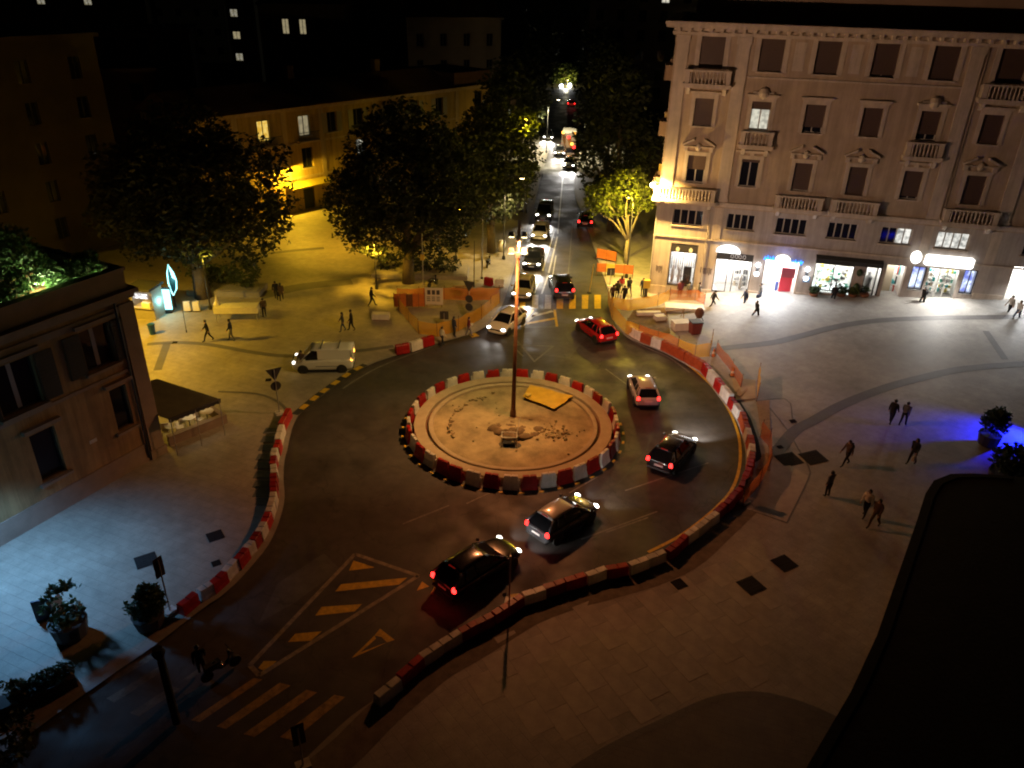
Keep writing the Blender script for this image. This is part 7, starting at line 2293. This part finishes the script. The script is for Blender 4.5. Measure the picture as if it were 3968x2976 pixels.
for i, (k, q, lab) in enumerate(((.18, .8, 'white cafe table nearest the brown house under the awning'), (.5, 1.0, 'white cafe table in the middle under the awning'), (.8, .9, 'white cafe table at the outer end of the terrace'))):
    p = wa.lerp(wb, k) + Vector((-(wb - wa).y, (wb - wa).x, 0)).normalized() * q
    t = thing('cafe_table', lab, 'table', p)
    MB().lathe([(.42, .72), (.42, .75)], 16).build('top', M['sheet_white'], t)
    MB().lathe([(.22, 0), (.04, .05), (.04, .72)], 10).build('stand', M['steel'], t)
for i, (k, q, lab, a) in enumerate(((.08, .95, 'white chair at the end by the house wall', .3), (.3, .75, 'white chair between the first two terrace tables', 2.0), (.38, 1.3, 'white chair behind the middle terrace table', 4.2), (.65, .8, 'white chair between the last two terrace tables', 1.2))):
    p = wa.lerp(wb, k) + Vector((-(wb - wa).y, (wb - wa).x, 0)).normalized() * q
    t = thing('cafe_chair', lab, 'chair', p, a, 'white chairs under the awning')
    MB().box(-.22, .22, -.22, .22, .43, .47).build('seat', M['sheet_white'], t)
    MB().box(-.22, .22, .19, .22, .47, .88).build('backrest', M['sheet_white'], t)
    for x in (-.2, .2):
        for y in (-.2, .2):
            MB().tube([(x, y, 0), (x, y, .43)], .018, 6).build('leg', M['steel'], t)
ub = thing('folded_parasol', 'white folded parasol standing under the awning', 'parasol', wa.lerp(wb, .55) + Vector((-.4, 1.0, 0)))
MB().tube([(0, 0, 0), (0, 0, 2.1)], .02, 6).build('pole', M['steel'], ub)
MB().lathe([(.03, .8), (.13, .9), (.1, 1.5), (.03, 2.05)], 10).build('cloth', M['sheet_white'], ub)
light('terrace_light', 'POINT', tuple(wa.lerp(wb, .5) + Vector((-.6, 1.1, 2.1))), 22, (1, .85, .5), None, .15)
tl = thing('terrace_lamp', 'small warm lamp hanging under the cafe awning', 'lamp', wa.lerp(wb, .5) + Vector((-.6, 1.1, 2.1)))
MB().lathe([(.02, -.05), (.09, .0), (.09, .1), (.02, .2)], 10).build('lamp_glass', M['lamp_warm'], tl)
MB().tube([(0, 0, .2), (0, 0, .4)], .01, 5).build('cord', M['dark_steel'], tl)
bpy.data.objects['terrace_light'].parent = tl
bpy.data.objects['terrace_light'].location = (0, 0, -.15)

# kiosk with glowing panels
kk_ = (-29.16, 56.58, 0.00)
ki = thing('kiosk', 'small street kiosk with a white lit sign beside a glowing cyan screen', 'kiosk', kk_, math.radians(-8))
MB().box(-1.0, .85, 0, 1.5, 0, 1.0).box(-1.0, -.88, 0, 1.5, 1.0, 2.5).box(.73, .85, 0, 1.5, 1.0, 2.5).box(-.88, .73, 1.38, 1.5, 1.0, 2.5).build('walls', M['shutter_pale'], ki)
MB().box(-1.15, 1.0, -.4, 1.65, 2.5, 2.68).build('roof', M['awning'], ki)
MB().box(-.4, .8, -.44, -.41, 1.95, 2.35).build('lit_sign', emis_var('kiosk_sign_print', (1, .98, .95), (.25, .22, .22), 1.8, 5), ki)
MB().box(-.95, .8, -.25, .1, 1.0, 1.06).build('counter', M['frame'], ki)
MB().box(.0, .7, -.2, .05, 1.07, 1.5).build('white_crate', M['shop_wall'], ki)
light('kiosk_light', 'POINT', (0, .6, 2.2), 26, (1, .92, .85), ki, .15)
sp_ = (-28.15, 57.98, 0.00)
sc = thing('led_screen', 'bright cyan white advertising screen beside the kiosk', 'screen', sp_, math.radians(12))
MB().box(-.65, .65, -.06, .06, .25, 2.2).build('housing', M['dark_steel'], sc)
MB().add([(-.6, -.065, .35), (.55, -.065, .3), (.58, -.065, 2.0), (-.45, -.065, 2.1)], [(0, 1, 2, 3)]).build('screen', M['cyan'], sc)
MB().box(-.5, .5, -.15, .15, 0, .25).build('foot', M['dark_steel'], sc)
light('screen_light', 'POINT', (0, -.7, 1.3), 75, (.35, .92, 1), sc, .3)
tt_ = (-27.84, 59.18, -0.00)
to = thing('led_totem', 'tall leaf shaped totem outlined in cyan light next to the screen', 'totem', tt_, math.radians(20))
MB().tube([(0, 0, 0), (0, 0, 1.4)], .08, 8).build('stem', M['dark_steel'], to)
pg = [(0, 1.1), (.32, 1.6), (.42, 2.3), (.30, 3.0), (.02, 3.7), (-.15, 3.0), (-.2, 2.2), (-.12, 1.5)]
MB().prism(pg, -.05, .05, 0, 'y').build('leaf_panel', mat('dark_teal_panel', (.01, .06, .07), .3), to)
mb = MB()
mb.tube([(x, -.07, z) for x, z in pg + [pg[0]]], .05, 6)
mb.add([(.02, -.06, 3.6), (.28, -.06, 3.0), (.36, -.06, 2.4), (.15, -.06, 2.6)], [(0, 1, 2, 3)])
mb.build('light_outline', M['cyan'], to)
light('totem_light', 'POINT', (.3, -.6, 2.4), 45, (.3, .85, 1), to, .3)
bb = thing('waste_bin', 'blue waste bin on the pavement in front of the kiosk', 'bin', (-27.49, 53.83, 0.00))
MB().lathe([(.2, 0), (.26, .75), (.28, .78), (.28, .84), (.05, .92)], 12).build('bin', M['bin_blue'], bb)
MB().lathe([(.29, .78), (.29, .83)], 12).build('rim', M['dark_steel'], bb)
for i, (p, lab) in enumerate((((-26.57, 58.47, 0.00), 'white low bollard block beside the lit plant bed, nearest the totem'), ((-25.84, 58.52, 0.00), 'white low bollard block beside the lit plant bed, farther from the totem'))):
    t = thing('bollard', lab, 'bollard', p, .1, 'white blocks by the plant bed')
    bevel(MB().box(-.28, .28, -.15, .15, .05, .85, 0, .03, .02).build('block', M['sheet_white'], t), .03)
    MB().box(-.3, .3, -.18, .18, 0, .05).build('foot', M['dark_steel'], t)
# market stall with pale cloth
ms = thing('market_stall', 'low market stall with a pale cloth top lit yellow in the square', 'market stall', (-21.96, 57.05, 0.00), math.radians(6))
vs = []
for i in range(11):
    for j in range(5):
        u, v = i / 10, j / 4
        vs.append((-1.7 + 3.4 * u, -.6 + 1.2 * v, 1.25 + .12 * math.sin(v * PI) - .05 * abs(math.sin(u * PI * 3))))
MB().add(vs, [(i * 5 + j, (i + 1) * 5 + j, (i + 1) * 5 + j + 1, i * 5 + j + 1) for i in range(10) for j in range(4)]).build('cloth', M['sheet_white'], ms, True)
MB().box(-1.7, 1.7, -.62, -.6, .75, 1.25).box(1.68, 1.7, -.6, .6, .8, 1.25).box(-1.7, -1.68, -.6, .6, .8, 1.25).build('cloth_drop', M['sheet_white'], ms)
MB().box(-1.6, 1.6, -.55, .55, .7, .75).build('counter', M['wood'], ms)
for x in (-1.55, 1.55):
    for y in (-.5, .5):
        MB().tube([(x, y, 0), (x, y, 1.25)], .03, 6).build('leg', M['steel'], ms)
MB().lathe([(.32, 1.3), (.12, 1.6), (.02, 2.1)], 8, (-1.5, 0, 0)).build('pennant', M['sheet_white'], ms)
bg = thing('rubble_bag', 'white rubble bag on the pavement left of the avenue queue', 'bag', (-1.42, 75.88, 0.00))
mb = MB()
blob(mb, 0, 0, .55, .42, .42, .6, 3, 12, 8)
mb.build('bag', M['sheet_white'], bg, True)
MB().lathe([(.2, 1.0), (.24, 1.15), (.1, 1.16)], 10).build('neck', M['sheet_white'], bg)
sbx = thing('low_planter', 'small pale planter box on the square behind the two walking friends', 'planter', (-10.71, 57.78, 0.00))
MB().box(-.7, .7, -.3, .3, .08, .55).build('box', M['sheet_white'], sbx)
MB().box(-.6, .6, -.24, .24, 0, .08).build('foot', M['bin_red'], sbx)
# bench by the square bed
bn = thing('park_bench', 'dark park bench in front of the bed beneath the square tree', 'bench', (-4.47, 63.30, 0.00), .1)
for k in range(3):
    MB().box(-.9, .9, -.25 + k * .17, -.1 + k * .17, .43, .47).build('seat_slat', M['wood'], bn)
for k in range(2):
    MB().box(-.9, .9, .26, .30, .58 + k * .17, .70 + k * .17).build('back_slat', M['wood'], bn)
for x in (-.75, .75):
    MB().box(x - .03, x + .03, -.25, .30, 0, .43).box(x - .03, x + .03, .27, .30, .43, .9).build('leg', M['dark_steel'], bn)
# yard of building materials
def slab_stack(label, base, rz, n, l, wd, m='sheet_white'):
    t = thing('slab_stack', label, 'stack of slabs', base, rz)
    for y in (-.35, 0, .35):
        MB().box(-l / 2, l / 2, y * wd - .05, y * wd + .05, 0, .1).build('bearer', M['wood'], t)
    mm = MB().box(-l / 2, l / 2, -wd / 2, wd / 2, 0, .085).mesh('slab', M[m])
    for k in range(n):
        link('slab', mm, t, (rs.uniform(-.03, .03), rs.uniform(-.03, .03), .1 + k * .09), rs.uniform(-.03, .03))
slab_stack('pale stack of stone slabs in the middle of the yard, nearest the netting', (13.40, 57.27, 0.00), .2, 7, 1.4, .9)
slab_stack('long low stack of pale slabs at the back of the yard by the shops', (14.39, 61.09, 0.05), -.1, 4, 3.2, 1.2)
slab_stack('small stack of white blocks behind the yellow netting', (12.01, 59.06, 0.00), .3, 4, .9, .6)
slab_stack('row of white kerb stones along the back of the yellow netting', (11.19, 59.99, 0.00), .1, 3, 2.0, .4)
t = thing('rubbish_bin', 'dark red wheeled bin at the outer corner of the materials yard', 'bin', (14.32, 56.34, 0.04), .2)
bevel(MB().box(-.38, .38, -.36, .36, .12, 1.05, 0, -.06, -.05).build('bin', M['bin_red'], t), .03)
MB().box(-.46, .46, -.42, .42, 1.06, 1.14).build('lid', M['trim'], t)
for x in (-.3, .3):
    o = MB().lathe([(.1, -.04), (.1, .04)], 10).build('wheel', M['rubber'], t, loc=(x, .36, .1))
    o.rotation_euler = (0, PI / 2, 0)
t = thing('mixer_drum', 'small dark cement mixer behind the red bin', 'mixer', (15.04, 58.49, 0.08), .4)
MB().lathe([(.2, .5), (.38, .8), (.36, 1.05), (.2, 1.3)], 12).build('drum', M['rust'], t)
for x, y in ((-.4, -.3), (.4, -.3), (0, .4)):
    MB().tube([(x, y, 0), (x * .3, y * .3, .7)], .03, 6).build('leg', M['dark_steel'], t)
t = thing('timber_trestle', 'pale timber trestle in the yard beside the slab stacks', 'trestle', (13.19, 59.33, 0.00), .3)
MB().box(-.9, .9, -.08, .08, .75, .85).build('beam', M['wood'], t)
for x in (-.8, .8):
    for y in (-.3, .3):
        MB().tube([(x, y, 0), (x, 0, .78)], .035, 6).build('leg', M['wood'], t)
for lab, b, rz, n in (('stack of timber planks at the end of the trench behind the outer barriers', (14.87, 38.15, 0.07), 1.2, 5), ('short planks and a beam at the foot of the netting outside the bend', (15.67, 46.79, 0.13), .9, 4)):
    t = thing('plank_pile', lab, 'planks', b, rz)
    pm_ = MB().box(-.9, .9, -.09, .09, 0, .04).mesh('plank', M['wood'])
    for k in range(n):
        link('plank', pm_, t, (rs.uniform(-.1, .1), (k % 3 - 1) * .2, .04 * (k // 3)), rs.uniform(-.12, .12))
for i, (p, lab) in enumerate((((15.58, 49.07, 0.12), 'orange traffic cone by the concrete pad outside the bend'), ((14.94, 52.27, 0.08), 'traffic cone at the tip of the materials yard netting'))):
    t = thing('traffic_cone', lab, 'traffic cone', p)
    MB().lathe([(.17, .04), (.15, .05), (.04, .68), (.02, .7)], 12).build('cone', M['net_orange'] if False else M['panel_orange'], t)
    MB().box(-.2, .2, -.2, .2, 0, .045).build('foot', M['rubber'], t)
    MB().lathe([(.125, .26), (.095, .42)], 12).build('band', M['white_plastic'], t)
# scooters parked in the shade of the square tree
for i, (p, rz, lab) in enumerate((((-7.32, 65.58, 0.00), 1.1, 'dark scooter parked by the bed under the square tree, nearer the poles'), ((-2.56, 71.29, 0.00), 1.4, 'dark scooter parked at the kerb under the avenue tree'), ((-11.31, 21.88, 0.00), .8, 'dark scooter with a small pale light at the near crosswalk'))):
    t = thing('parked_scooter', lab, 'scooter', p, rz)
    mb = MB()
    mb.tube([(-.5, 0, .55), (-.2, 0, .62), (.05, 0, .38), (.35, 0, .4), (.5, 0, .9)], [.16, .18, .12, .1, .12], 10)
    mb.build('body', P_BLACK, t, True)
    MB().box(-.6, .05, -.13, .13, .68, .76).build('seat', M['rubber'], t)
    for x in (-.55, .62):
        o = MB().lathe([(.14, -.05), (.25, -.05), (.25, .05), (.14, .05)], 14).build('wheel', M['rubber'], t, loc=(x, 0, .25))
        o.rotation_euler = (PI / 2, 0, 0)
    MB().tube([(.5, -.33, 1.02), (.5, 0, .98), (.5, .33, 1.02)], .025, 6).build('handlebar', M['dark_steel'], t)
    MB().tube([(.5, 0, .9), (.62, 0, .25)], .03, 6).build('fork', M['dark_steel'], t)
# night sky dome is the world itself; nothing is placed above the roofs
